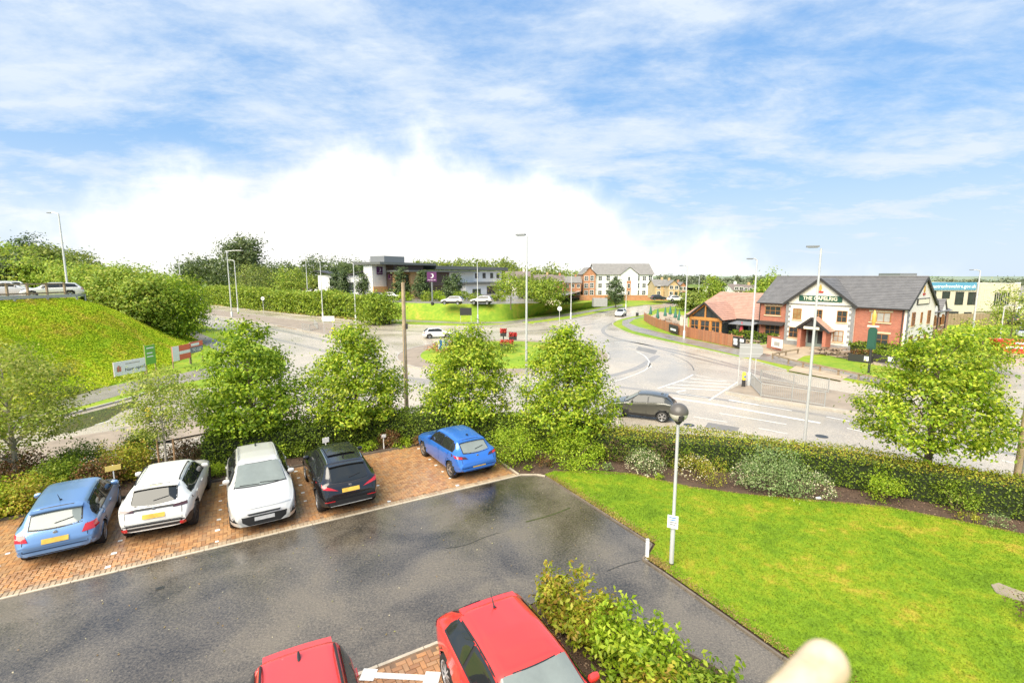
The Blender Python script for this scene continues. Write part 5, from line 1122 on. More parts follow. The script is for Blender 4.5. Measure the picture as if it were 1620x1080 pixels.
p = on(-8.33, -6.62-4.05/2); build_car('red supermini at bottom edge seen from above, left of two reds', 'parked_car', hon, p, YAW+math.pi+R(-3), 'paint_coral_red', 'rim_silver', 7, glass=('glass_clear', 'glass_dark', 'glass_dark'), extras={'rails': 'car_black', 'antenna': (3.5, 'fin'), 'front_wiper': False})
ast = Car(4.42, 1.84, 1.48, 1.20, 2.05, 3.62, 0.80, 0.98, 0.96, 1.02, 0.16, wb=2.69, fo=0.92, wr=0.335, roofw=0.645, belt_rise=0.10)
p = on(-5.08, -6.62-4.42/2); build_car('red three-door hatchback at bottom edge beside the shrubs', 'parked_car', ast, p, YAW+math.pi+R(-2), 'paint_red', 'rim_silver', 10, glass=('glass_clear', 'glass_dark', 'glass_dark'), doors=1, extras={'antenna': (3.42, 'whip')})
juk = Car(4.21, 1.80, 1.60, 1.15, 1.95, 3.50, 0.88, 1.07, 1.04, 1.12, 0.16, True, wb=2.64, fo=0.80, wr=0.345, roofw=0.62, clear=0.21, belt_rise=0.14)
build_car('grey-green crossover driving along the main road behind the hedge', 'moving_car', juk, (8.15, 29.35, RZ), math.atan2(2.37, 1.04), 'paint_grey_green', 'rim_silver', 5, glass=('glass_clear', 'glass_dark', 'glass_dark'), extras={'antenna': (3.3, 'fin')})

# simpler cars farther away
far_h = Car(4.1, 1.76, 1.46, 1.05, 1.75, 3.40, 0.78, 0.97, 0.93, 0.98, 0.18, wb=2.52, fo=0.82, wr=0.31, step=0.12)
far_s = Car(4.45, 1.84, 1.66, 1.15, 1.90, 3.85, 0.90, 1.10, 1.04, 1.10, 0.12, True, wb=2.66, fo=0.88, wr=0.35, step=0.12, clear=0.22)
far_e = Car(4.65, 1.80, 1.47, 1.15, 1.95, 4.05, 0.76, 0.97, 0.93, 0.98, 0.14, wb=2.70, fo=0.90, wr=0.32, step=0.12)
def far_car(label, c, pos, d, body, group=None, spokes=5):
    return build_car(label, 'moving_car' if group == 'cars on the far roads' else 'parked_car', c, pos, math.atan2(-d[0], d[1]), body, 'rim_silver', spokes, glass=('glass_dark', 'glass_dark', 'glass_dark'), detail=False, group=group, plate='plate_yellow')
GR = 'cars on the far roads'; GH = 'cars in the hotel car park'
def gz(px, py, z): return G(px, py, z)
far_car('white hatchback circling the far side of the roundabout', far_h, gz(692, 534, RZ), (0.93, 0.36), 'paint_white', GR)
far_car('dark saloon approaching the roundabout in front of the hotel lawn', far_e, gz(607, 512, RZ), (0.96, -0.28), 'paint_dark_grey', GR)
far_car('white car coming down the road past the pub garden', far_s, gz(982, 500, RZ), (-0.42, -0.90), 'paint_white', GR)
far_car('white car half hidden where the left carriageway leaves the thicket', far_s, gz(322, 481, RZ), (0.5, -0.86), 'paint_white', GR)
far_car('silver estate behind the timber fence on the bank', far_e, (XAT(84, 47.5, 5.9), 47.5, 5.22), (-0.78, -0.62), 'paint_silver')
far_car('grey car cut by the left edge behind the timber fence', far_h, (XAT(14, 51, 5.9), 51, 5.22), (0.74, 0.67), 'paint_silver')
far_car('white car at the left edge on the upper road', far_e, (XAT(2, 58, 5.9), 58, 5.22), (-0.78, -0.62), 'paint_white')
far_car('silver SUV on the hotel drive left of the black board', far_s, gz(716, 481.5, HZ), (-0.97, 0.2), 'paint_silver', GH)
far_car('silver SUV on the hotel drive right of the black board', far_s, gz(762, 481, HZ), (-0.97, 0.2), 'paint_silver', GH)
for i, (px, py, c, col, l, d) in enumerate((
    (622, 473, far_s, 'paint_white', 'white SUV nearest the bright clipped shrub at the hotel', (0.95, -0.3)),
    (604, 473, far_s, 'paint_dark_grey', 'dark car next to the white SUV at the hotel', (0.9, -0.4)),
    (588, 470, far_h, 'paint_dark_grey', 'dark hatchback beneath the broad conifer at the hotel', (0.3, -0.95)),
    (556, 468, far_h, 'paint_white', 'white hatchback below the purple square sign', (0.3, -0.95)),
    (540, 467, far_e, 'paint_white', 'white car just behind the end of the tall hedge', (0.5, -0.85)),
    (522, 467, far_e, 'paint_silver', 'silver car between the lamp poles behind the hedge', (0.2, -0.98)),
    (504, 463, far_s, 'paint_white', 'white car seen over the hedge below the white hotel wing', (0.2, -0.98)),
    (490, 463, far_h, 'paint_silver', 'grey car seen over the hedge at far left of the row', (0.2, -0.98)),
    (478, 463, far_h, 'paint_coral_red', 'dark red car at the end of the hotel row', (0.2, -0.98)),
    (432, 460, far_s, 'paint_dark_grey', 'dark car under the pale trees behind the hedge', (0.9, -0.3)))):
    far_car(l, c, gz(px, py, HZ), d, col, GH)
far_car('white car parked before the yellow houses left of the pub', far_h, AT(1069, 476.5, 118), (0.95, 0.1), 'paint_white'); far_car('dark car parked by the white apartments', far_h, AT(1041, 474.5, 128), (0.95, 0.1), 'paint_dark_grey')
far_car('white hatchback at the right edge beyond the red skip', far_h, gz(1619, 533, RZ), (-0.7, -0.7), 'paint_white')
far_car('dark SUV at the right edge beside the council offices', far_s, AT(1609, 512, 84), (0.8, 0.4), 'paint_dark_grey')
# ------------------------------------------------------------------ buildings
def brickwall(name, c1, c2, mortar, scale=1.0, rough=0.8):
    m, nt, b, LK = new_mat(name); tcn = N(nt, 'ShaderNodeTexCoord'); mp = N(nt, 'ShaderNodeMapping'); mp.inputs['Rotation'].default_value = (R(90), 0, 0); LK(tcn.outputs['Object'], mp.inputs[0])
    k = N(nt, 'ShaderNodeTexBrick'); k.inputs['Color1'].default_value = c4(c1); k.inputs['Color2'].default_value = c4(c2); k.inputs['Mortar'].default_value = c4(mortar)
    k.inputs['Scale'].default_value = scale; k.inputs['Brick Width'].default_value = 0.225; k.inputs['Row Height'].default_value = 0.075; k.inputs['Mortar Size'].default_value = 0.008; LK(mp.outputs[0], k.inputs['Vector'])
    n = N(nt, 'ShaderNodeTexNoise', Scale=1.2, Detail=6.0); LK(tcn.outputs['Object'], n.inputs['Vector']); mr = N(nt, 'ShaderNodeMapRange'); mr.inputs['To Min'].default_value = 0.72; mr.inputs['To Max'].default_value = 1.28; LK(n.outputs['Fac'], mr.inputs[0])
    mm = N(nt, 'ShaderNodeMix', data_type='RGBA', blend_type='MULTIPLY'); mm.inputs['Factor'].default_value = 1; LK(k.outputs['Color'], mm.inputs['A']); LK(mr.outputs[0], mm.inputs['B']); LK(mm.outputs['Result'], b.inputs['Base Color'])
    b.inputs['Roughness'].default_value = rough; MATS[name] = m; return m
brickwall('wall_brick_red', (0.36, 0.095, 0.055), (0.46, 0.135, 0.075), (0.38, 0.27, 0.20))
brickwall('wall_brick_orange', (0.50, 0.20, 0.085), (0.42, 0.15, 0.065), (0.42, 0.32, 0.22))
brickwall('wall_brick_yellow', (0.58, 0.38, 0.17), (0.50, 0.31, 0.13), (0.50, 0.42, 0.30))
brickwall('wall_brick_tan', (0.46, 0.37, 0.27), (0.40, 0.32, 0.23), (0.44, 0.40, 0.33))
plain('render_white', (0.80, 0.76, 0.67), 0.8, var=0.06, vscale=1.5); plain('render_cold', (0.82, 0.82, 0.80), 0.8, var=0.05, vscale=1.0)
plain('render_tan', (0.62, 0.38, 0.17), 0.8, var=0.12, vscale=1.0); plain('cladding_brown', (0.10, 0.066, 0.055), 0.7, var=0.3, vscale=2.5); plain('cladding_ply', (0.60, 0.54, 0.43), 0.75, var=0.15, vscale=2)
plain('stone_quoin', (0.25, 0.25, 0.25), 0.8, var=0.25, vscale=4); plain('stone_lintel', (0.62, 0.50, 0.33), 0.8, var=0.1)
plain('tiles_slate', (0.145, 0.14, 0.14), 0.55, var=0.25, vscale=1.5); plain('tiles_red', (0.42, 0.24, 0.18), 0.6, var=0.22, vscale=1.5); plain('tiles_grey', (0.24, 0.225, 0.205), 0.6, var=0.2, vscale=1.0); plain('tiles_brown', (0.20, 0.16, 0.14), 0.6, var=0.2)
plain('frame_timber', (0.34, 0.15, 0.045), 0.55, var=0.2, vscale=3); plain('frame_white', (0.78, 0.77, 0.74), 0.5); plain('frame_dark', (0.035, 0.033, 0.032), 0.5); plain('timber_oak', (0.52, 0.23, 0.06), 0.55, var=0.18, vscale=3)
plain('window_glass', (0.035, 0.042, 0.045), 0.06, spec=0.6, var=0.5, vscale=0.8); plain('window_warm', (0.30, 0.20, 0.09), 0.1, var=0.5, vscale=1.2); plain('window_curtain', (0.42, 0.40, 0.36), 0.2, var=0.3, vscale=0.9)
plain('board_green', (0.018, 0.085, 0.055), 0.5); plain('letter_cream', (0.82, 0.76, 0.58), 0.6); plain('gold', (0.72, 0.46, 0.10), 0.4, 0.3); plain('sign_red', (0.45, 0.05, 0.04), 0.5)
plain('purple', (0.105, 0.02, 0.105), 0.45); plain('sign_white', (0.82, 0.82, 0.80), 0.5); plain('banner_blue', (0.10, 0.30, 0.46), 0.5); plain('metal_grey', (0.22, 0.23, 0.24), 0.5, 0.2, var=0.1); plain('roof_metal', (0.15, 0.155, 0.145), 0.4, 0.2, var=0.1)

def face_window(t, O, U, Nn, w, h, cols=2, rows=2, fm='frame_timber', gm='window_glass', sill='stone_lintel', lintel=None, fw=0.07, name='window', mull=0.05):
    """window on a wall: O lower corner, U along, Nn outward; frame, glazing bars, glass, sill, lintel"""
    O, U, Nn = Vector(O), Vector(U).normalized(), Vector(Nn).normalized(); Z = Vector((0, 0, 1)); mb = MB()
    def slab(m, u0, u1, z0, z1, d0, d1):
        m.ext([O+U*u0+Z*z0+Nn*d0, O+U*u1+Z*z0+Nn*d0, O+U*u1+Z*z1+Nn*d0, O+U*u0+Z*z1+Nn*d0], Nn*(d1-d0))
    slab(mb, 0, w, 0, fw, 0.0, 0.07); slab(mb, 0, w, h-fw, h, 0.0, 0.07); slab(mb, 0, fw, fw, h-fw, 0.0, 0.07); slab(mb, w-fw, w, fw, h-fw, 0.0, 0.07)
    for i in range(1, cols): slab(mb, w*i/cols-mull/2, w*i/cols+mull/2, fw, h-fw, 0.0, 0.06)
    for j in range(1, rows): slab(mb, fw, w-fw, h*j/rows-mull/2, h*j/rows+mull/2, 0.0, 0.055)
    f = mb.build(name, fm, t)
    g = MB(); slab(g, fw*0.6, w-fw*0.6, fw*0.6, h-fw*0.6, 0.005, 0.02); g.build('glass', gm, f)
    if sill: s_ = MB(); slab(s_, -0.10, w+0.10, -0.13, -0.004, 0.0, 0.10); s_.build('sill', sill, f)
    if lintel: s_ = MB(); slab(s_, -0.15, w+0.15, h+0.004, h+0.20, 0.0, 0.03); s_.build('lintel', lintel, f)
    return f
def slope(mb, e0, e1, r1, r0, courses, lift=0.035):
    """tiled roof slope from eave e0-e1 up to ridge r0-r1, each course lapping the one below"""
    e0, e1, r0, r1 = map(Vector, (e0, e1, r0, r1)); n = (e1-e0).cross(r0-e0).normalized()
    if n.z < 0: n = -n
    for k in range(courses):
        a, b = k/courses, (k+1)/courses; p, q, s_, u_ = e0.lerp(r0, a)+n*lift, e1.lerp(r1, a)+n*lift, e1.lerp(r1, b)+n*0.004, e0.lerp(r0, b)+n*0.004
        mb.face([p, q, s_, u_]); mb.face([e0.lerp(r0, a), e1.lerp(r1, a), q, p])
def fascia(t, a, b, w=0.05, h=0.22, mat='frame_dark', name='fascia'):
    mb = MB(); mb.bar(a, b, w, h); return mb.build(name, mat, t)
X_, Y_ = Vector((1, 0, 0)), Vector((0, 1, 0))

# ---- the pub
PRZ = math.atan2(-0.817, 0.576)
pub = thing('pub', 'brick and white-rendered pub with slate roof and green name board', 'pub', (34.9, 60.9, RZ+0.1), PRZ)
mb = MB(); mb.bx(-3.5, 0.0, 0, 9.3, -0.1, 5.3); mb.bx(7.5, 12.0, 0, 9.3, -0.1, 5.3); mb.bx(0, 7.5, 0.05, 9.3, -0.1, 5.3)
mb.ext([(-3.5, 0.0, 5.3), (-3.5, 9.3, 5.3), (-3.5, 4.65, 8.35)], (0.2, 0, 0)); mb.build('brick_wall', 'wall_brick_red', pub)
mb = MB(); mb.ext([(0, -0.25, 0.0), (7.5, -0.25, 0.0), (7.5, -0.25, 5.3), (3.75, -0.25, 8.15), (0, -0.25, 5.3)], (0, 0.28, 0)); mb.build('rendered_gable', 'render_white', pub)
mb = MB(); mb.ext([(12.02, -0.02, 0.0), (12.02, 9.32, 0.0), (12.02, 9.32, 5.3), (12.02, 4.65, 8.42), (12.02, -0.02, 5.3)], (0.22, 0, 0)); mb.build('rendered_gable', 'render_white', pub)
mb = MB(); mb.bx(-0.04, 7.54, -0.30, -0.255, 0, 0.55); mb.build('plinth', 'stone_quoin', pub)
mb = MB(); slope(mb, (-3.8, -0.35, 5.12), (12.45, -0.35, 5.12), (12.45, 4.65, 8.5), (-3.8, 4.65, 8.5), 20); slope(mb, (12.45, 9.65, 5.12), (-3.8, 9.65, 5.12), (-3.8, 4.65, 8.5), (12.45, 4.65, 8.5), 20); roof = mb.build('roof', 'tiles_slate', pub)
mb = MB(); slope(mb, (-0.3, -0.6, 5.1), (-0.3, 3.9, 5.1), (3.75, 3.9, 8.32), (3.75, -0.6, 8.32), 18); slope(mb, (7.8, 3.9, 5.1), (7.8, -0.6, 5.1), (3.75, -0.6, 8.32), (3.75, 3.9, 8.32), 18); mb.build('gable_roof', 'tiles_slate', roof)
mb = MB(); mb.tube([(-3.85, 4.65, 8.52), (12.5, 4.65, 8.52)], 0.11, 6); mb.build('ridge_tiles', 'tiles_slate', roof)
for a, b in (((-0.35, -0.62, 5.0), (3.75, -0.62, 8.25)), ((7.85, -0.62, 5.0), (3.75, -0.62, 8.25)), ((12.5, -0.4, 5.0), (12.5, 4.65, 8.42)), ((12.5, 9.7, 5.0), (12.5, 4.65, 8.42))): fascia(pub, a, b, 0.06, 0.26, name='bargeboard')
for a, b in (((-3.8, -0.4, 5.08), (-0.2, -0.4, 5.08)), ((7.7, -0.4, 5.08), (12.4, -0.4, 5.08))): fascia(pub, a, b, 0.10, 0.14, name='gutter')
for x in (-3.42, 11.9): mb = MB(); mb.tube([(x, -0.08, 0), (x, -0.08, 5.0)], 0.05, 6); mb.build('downpipe', 'frame_dark', pub)
for x0, sg in ((0.0, 1), (7.5, -1)):
    for k in range(15):
        w = 0.55 if k % 2 else 0.32; mb = MB(); xa, xb = (x0-0.02, x0+w) if sg > 0 else (x0-w, x0+0.02); mb.bx(xa, xb, -0.29, -0.255, 0.56+k*0.315, 0.56+k*0.315+0.30); mb.build('quoin', 'stone_quoin', pub)
for k in range(16):
    w = 0.7 if k % 2 else 0.45; mb = MB(); mb.bx(12.26, 12.29, -0.03, w, 0.1+k*0.32, 0.1+k*0.32+0.305); mb.build('quoin', 'stone_quoin', pub)
FR = dict(U=X_, Nn=-Y_)
face_window(pub, (-2.75, 0.0, 3.55), w=2.0, h=1.15, cols=3, rows=2, lintel='stone_lintel', **FR); face_window(pub, (-2.6, 0.0, 0.95), w=1.9, h=1.35, cols=3, rows=2, **FR)
mb = MB(); mb.ext([(-3.3, -0.02, 2.75), (-3.3, -0.9, 2.35), (-3.3, -0.9, 2.30), (-3.3, -0.02, 2.45)], (3.2, 0, 0)); mb.build('awning', 'frame_dark', pub)
for x0, w, z, h, g in ((0.85, 1.0, 3.25, 1.35, 'window_warm'), (3.35, 0.85, 3.25, 1.35, 'window_glass'), (5.75, 1.05, 3.25, 1.35, 'window_glass'), (0.55, 1.05, 0.95, 1.3, 'window_glass'), (5.55, 1.05, 0.95, 1.35, 'window_curtain')): face_window(pub, (x0, -0.25, z), w=w, h=h, gm=g, **FR)
face_window(pub, (8.95, 0.0, 3.55), w=1.9, h=1.1, cols=3, rows=1, lintel='stone_lintel', gm='window_curtain', **FR); face_window(pub, (9.55, 0.0, 0.95), w=1.3, h=1.35, lintel='stone_lintel', **FR)
for y, w, z, h in ((1.5, 1.0, 3.2, 1.5), (4.4, 0.5, 3.4, 1.2), (6.7, 1.0, 3.2, 1.5), (1.2, 1.1, 0.6, 1.5), (4.2, 0.6, 0.9, 1.0), (6.4, 1.1, 0.6, 1.5)): face_window(pub, (12.24, y, z), Y_, X_, w, h)
mb = MB(); mb.bx(12.245, 12.32, 2.6, 6.7, 5.45, 6.15); s_ = mb.build('name_board', 'frame_dark', pub); mb = MB(); mb.bx(12.325, 12.34, 2.85, 6.45, 5.55, 6.05); mb.build('board_panel', 'letter_cream', s_)
# name board with raised lettering, emblem above
mb = MB(); mb.bx(1.45, 6.15, -0.33, -0.255, 5.55, 6.25); nb = mb.build('name_board', 'board_green', pub)
text_mesh('lettering', 'THE CAPELRIG', 0.60, 'letter_cream', nb, Matrix.Translation((3.8, -0.335, 5.90)) @ Matrix.Rotation(R(90), 4, 'X'), 0.015, 0.012, 0.95)
def emblem(t, x, y, z, along=X_, out=-Y_):
    mb = MB(); q = [(0, 0), (0.10, 0.05), (0.16, 0.30), (0.10, 0.55), (0.0, 0.78), (-0.12, 0.52), (-0.17, 0.25), (-0.10, 0.05)]; O = Vector((x, y, z)); mb.ext([O+along*a+Vector((0, 0, b)) for a, b in q], out*0.08); e = mb.build('emblem', 'gold', t)
    mb = MB(); mb.ext([O+along*a+Vector((0, 0, b)) for a, b in ((-0.36, -0.26), (0.36, -0.26), (0.36, -0.04), (-0.36, -0.04))], out*0.07); mb.build('emblem_ribbon', 'sign_red', e)
emblem(pub, 3.75, -0.255, 6.85); emblem(pub, 12.245, 4.65, 6.75, Y_, X_)
# porch
for x in (2.25, 5.0): mb = MB(); mb.bx(x-0.02, x+0.35, -1.7, -0.3, 0, 2.35); mb.build('porch_wall', 'wall_brick_red', pub)
mb = MB(); slope(mb, (1.85, -2.0, 2.15), (1.85, -0.26, 2.15), (3.8, -0.26, 3.75), (3.8, -2.0, 3.75), 8); slope(mb, (5.75, -0.26, 2.15), (5.75, -2.0, 2.15), (3.8, -2.0, 3.75), (3.8, -0.26, 3.75), 8); pr = mb.build('porch_roof', 'tiles_red', pub)
for a, b in (((1.8, -2.02, 2.05), (3.8, -2.02, 3.68)), ((5.8, -2.02, 2.05), (3.8, -2.02, 3.68))): fascia(pub, a, b, 0.08, 0.24, name='bargeboard')
mb = MB(); mb.ext([(2.3, -1.85, 2.3), (5.3, -1.85, 2.3), (3.8, -1.85, 3.5)], (0, 0.08, 0)); mb.build('porch_gable', 'frame_dark', pub); mb = MB(); mb.bx(2.95, 4.65, -1.93, -1.86, 2.32, 2.62); pb = mb.build('porch_board', 'letter_cream', pub)
mb = MB(); mb.bx(2.7, 4.95, -0.36, -0.26, 0, 2.2); d = mb.build('door', plain('door_sage', (0.20, 0.25, 0.23), 0.5), pub)
for x in (2.85, 3.92): mb = MB(); mb.bx(x, x+0.85, -0.385, -0.365, 0.5, 2.0); mb.build('door_glass', 'window_glass', d)
# single-storey wing with red tiles and the oak-framed garden room
mb = MB(); mb.bx(-14.5, -3.55, 0.6, 10.4, -0.1, 2.9); mb.build('wing_wall', 'render_white', pub)
mb = MB(); slope(mb, (-14.9, 0.1, 2.72), (-3.52, 0.1, 2.72), (-3.52, 5.5, 6.15), (-12.6, 5.5, 6.15), 17); slope(mb, (-3.52, 10.8, 2.72), (-14.9, 10.8, 2.72), (-12.6, 5.5, 6.15), (-3.52, 5.5, 6.15), 17); slope(mb, (-14.9, 10.8, 2.72), (-14.9, 0.1, 2.72), (-12.6, 5.5, 6.15), (-12.6, 5.5, 6.15), 17); wr_ = mb.build('wing_roof', 'tiles_red', pub)
mb = MB(); slope(mb, (-12.3, -3.4, 2.65), (-12.3, 2.0, 2.65), (-9.5, 2.0, 4.95), (-9.5, -3.4, 4.95), 10); slope(mb, (-6.7, 2.0, 2.65), (-6.7, -3.4, 2.65), (-9.5, -3.4, 4.95), (-9.5, 2.0, 4.95), 10); mb.build('garden_room_roof', 'tiles_red', wr_)
for a, b in (((-12.35, -3.42, 2.6), (-9.5, -3.42, 4.9)), ((-6.65, -3.42, 2.6), (-9.5, -3.42, 4.9)), ((-14.9, 0.08, 2.68), (-12.3, 0.08, 2.68)), ((-6.7, 0.08, 2.68), (-3.6, 0.08, 2.68))): fascia(pub, a, b, 0.07, 0.2, name='bargeboard')
mb = MB(); mb.bx(-12, -7, -3.0, 0.6, -0.1, 0.75); mb.build('garden_room_base', 'wall_brick_red', pub)
for x in (-12.0, -10.45, -8.75, -7.2): mb = MB(); mb.bx(x, x+0.2, -3.0, -2.8, 0.75, 2.45); mb.build('oak_post', 'timber_oak', pub)
mb = MB(); mb.bx(-12.0, -7.0, -3.05, -2.8, 2.45, 2.85); mb.build('oak_beam', 'timber_oak', pub)
for s0 in ((-12.1, 2.7), (-6.9, 2.7)): mb = MB(); mb.bar((s0[0], -2.95, s0[1]), (-9.5, -2.95, 4.75), 0.12, 0.22); mb.build('oak_rafter', 'timber_oak', pub)
mb = MB(); mb.bx(-9.6, -9.4, -3.02, -2.82, 2.85, 4.7); mb.build('oak_king_post', 'timber_oak', pub)
mb = MB(); mb.ext([(-11.7, -2.88, 2.86), (-7.3, -2.88, 2.86), (-9.5, -2.88, 4.6)], (0, 0.03, 0)); mb.build('gable_glass', 'window_glass', pub)
for x0, w in ((-11.75, 1.25), (-10.2, 1.4), (-8.5, 1.25)): face_window(pub, (x0, -2.9, 0.78), X_, -Y_, w, 1.64, 2, 2, 'timber_oak', sill=None)
mb = MB(); mb.bx(-6.98, -6.9, -2.9, 0.6, 0.75, 2.4); mb.build('side_glass', 'window_glass', pub)
mb = MB(); mb.ext([(-6.6, 0.55, 2.5), (-6.6, -2.0, 2.2), (-6.6, -2.0, 2.12), (-6.6, 0.55, 2.4)], (3.2, 0, 0)); mb.build('canopy', 'metal_grey', pub)
for x in (-6.2, -4.9): face_window(pub, (x, 0.6, 0.1), X_, -Y_, 1.0, 2.0, 1, 2, 'frame_dark', sill=None)
# rear brick wing with dormers
mb = MB(); mb.bx(3.5, 11.7, 9.35, 17.5, -0.1, 4.3); mb.build('rear_wing', 'wall_brick_red', pub)
mb = MB(); slope(mb, (12.0, 9.4, 4.2), (12.0, 17.8, 4.2), (7.6, 17.8, 6.9), (7.6, 9.4, 6.9), 14); slope(mb, (3.2, 17.8, 4.2), (3.2, 9.4, 4.2), (7.6, 9.4, 6.9), (7.6, 17.8, 6.9), 14); mb.build('rear_roof', 'tiles_slate', pub)
for y in (11.2, 14.4):
    mb = MB(); mb.ext([(11.72, y-0.9, 3.6), (11.72, y+0.9, 3.6), (11.72, y+0.9, 4.6), (11.72, y, 5.6), (11.72, y-0.9, 4.6)], (0.12, 0, 0)); dm = mb.build('dormer', 'render_cold', pub)
    mb = MB(); slope(mb, (12.0, y-1.1, 4.4), (9.5, y-1.1, 4.4), (9.5, y, 5.8), (12.0, y, 5.8), 5); slope(mb, (9.5, y+1.1, 4.4), (12.0, y+1.1, 4.4), (12.0, y, 5.8), (9.5, y, 5.8), 5); mb.build('dormer_roof', 'tiles_slate', dm)
    face_window(pub, (11.84, y-0.45, 2.6), Y_, X_, 0.9, 1.3); face_window(pub, (11.72, y-0.5, 0.6), Y_, X_, 1.0, 1.3, lintel='stone_lintel')
    mb = MB(); mb.tube([(11.8, y+1.5, 0), (11.8, y+1.5, 4.2)], 0.06, 6); mb.build('downpipe', 'frame_dark', pub)

# ---- generic helpers for the far buildings
def s_on(px, O, d, z=3.0):
    k = (px-810)/FPX; c0 = (CAM_H-z)*SP; return (k*(O.y*CP+c0)-O.x)/(d.x-k*d.y*CP)
def gable_block(t, x0, x1, y0, y1, ze, zr, wall, roofm, along='x', over=0.3, courses=8, z0=-0.2, wname='wall', rname='roof'):
    mb = MB()
    if along == 'x':
        ym = (y0+y1)/2; mb.bx(x0, x1, y0, y1, z0, ze)
        mb.ext([(x0, y0, ze), (x0, y1, ze), (x0, ym, zr-0.08)], (0.15, 0, 0)); mb.ext([(x1, y0, ze), (x1, y1, ze), (x1, ym, zr-0.08)], (-0.15, 0, 0)); w = mb.build(wname, wall, t)
        mb = MB(); slope(mb, (x0-over, y0-over, ze-0.1), (x1+over, y0-over, ze-0.1), (x1+over, ym, zr), (x0-over, ym, zr), courses); slope(mb, (x1+over, y1+over, ze-0.1), (x0-over, y1+over, ze-0.1), (x0-over, ym, zr), (x1+over, ym, zr), courses)
    else:
        xm = (x0+x1)/2; mb.bx(x0, x1, y0, y1, z0, ze)
        mb.ext([(x0, y0, ze), (x1, y0, ze), (xm, y0, zr-0.08)], (0, 0.15, 0)); w = mb.build(wname, wall, t)
        mb = MB(); slope(mb, (x0-over, y0-over, ze-0.1), (x0-over, y1, ze-0.1), (xm, y1, zr), (xm, y0-over, zr), courses); slope(mb, (x1+over, y1, ze-0.1), (x1+over, y0-over, ze-0.1), (xm, y0-over, zr), (xm, y1, zr), courses)
    return w, mb.build(rname, roofm, t)

# ---- the hotel on its terrace
A = Vector((XAT(623, 121, 5), 121, 0)); Bp = Vector((XAT(794, 163, 5), 163, 0)); hd = (Bp-A).normalized(); HL = (Bp-A).length
hotel = thing('hotel', 'low modern hotel with dark brown cladding and purple moon signs', 'hotel', (A.x, A.y, HZ), math.atan2(hd.y, hd.x))
hx = lambda px: s_on(px, A, hd)
def lz(py, s): return ZAT(py, A.y+hd.y*s)-HZ
ztop = lz(413, 0)
mb = MB(); mb.bx(0, HL*0.22, 0, 8, -0.2, ztop-0.9); mb.build('clad_wall', 'cladding_brown', hotel)
mb = MB(); mb.bx(HL*0.22, HL, 0.1, 8, -0.2, ztop-2.2); mb.build('upper_wall', 'render_cold', hotel)
mb = MB(); mb.bx(-4.6, -0.05, 2.5, 5.5, -0.2, ztop-0.9); mb.build('sign_wall', 'render_cold', hotel)
mb = MB(); mb.bx(-4.7, -0.1, 2.1, 2.45, -0.1, 2.8); mb.build('tan_plinth', 'render_tan', hotel)
mb = MB(); mb.bx(-5.4, HL*0.30, -1.2, 8.5, ztop-0.9, ztop-0.3); mb.bx(HL*0.30, HL+2, -1.2, 9, ztop-1.9, ztop-0.9); roof = mb.build('roof', 'roof_metal', hotel)
mb = MB(); mb.bx(-1.0, 6.0, 2, 7, ztop-0.28, ztop+1.3); mb.build('roof_plant', 'metal_grey', roof)
for k in range(18):
    z = 0.6+k*0.40
    if z > ztop-1.2: break
    mb = MB(); mb.bx(-0.02, HL*0.22, -0.05, -0.005, z, z+0.33); mb.build('cladding_board', 'cladding_brown', hotel)
def moon_sign(t, M, s, name='sign'):
    """purple square with a white crescent, three stars and the name below; M maps sign plane x,z (y outward negative)"""
    mb = MB(); mb.bx(-s/2, s/2, -0.08, 0, -s/2, s/2); mb.v = [tuple(M @ Vector(v)) for v in mb.v]; b = mb.build(name, 'purple', t)
    n = 18; pts = []
    for k in range(n+1): a = R(-120+240*k/n); pts.append((0.25*s*math.cos(a)-0.03*s, 0.25*s*math.sin(a)))
    for k in range(n+1): a = R(105-210*k/n); pts.append((0.21*s*math.cos(a)-0.13*s, 0.22*s*math.sin(a)+0.02*s))
    mb = MB(); V = [M @ Vector((x*0.9, -0.10, z*0.9+0.10*s)) for x, z in pts]
    N_ = len(pts); half = n+1
    fs = [(i, i+1, N_-2-i, N_-1-i) for i in range(n)]
    mb.add(V, fs); mb.build('moon_emblem', 'sign_white', b)
    for (x, z, q) in ((0.14, 0.30, .035), (0.20, 0.20, .025), (0.12, 0.16, .025)):
        mb = MB(); mb.add([M @ Vector((x*s+dx*q*s, -0.10, z*s+dz*q*s)) for dx, dz in ((0, 1), (.3, .3), (1, 0), (.3, -.3), (0, -1), (-.3, -.3), (-1, 0), (-.3, .3))], [(0,1,2,3,4,5,6,7)]); mb.build('star', 'sign_white', b)
    text_mesh('lettering', 'Premier Inn', 0.17*s, 'sign_white', b, M @ Matrix.Translation((0, -0.09, -0.32*s)) @ Matrix.Rotation(R(90), 4, 'X'), 0.01)
    return b
moon_sign(hotel, Matrix.Translation((-2.3, 2.42, lz(428, -2))), 1.9); moon_sign(hotel, Matrix.Translation((-1.2, -0.10, lz(439.5, -2)+0.2)), 1.25)
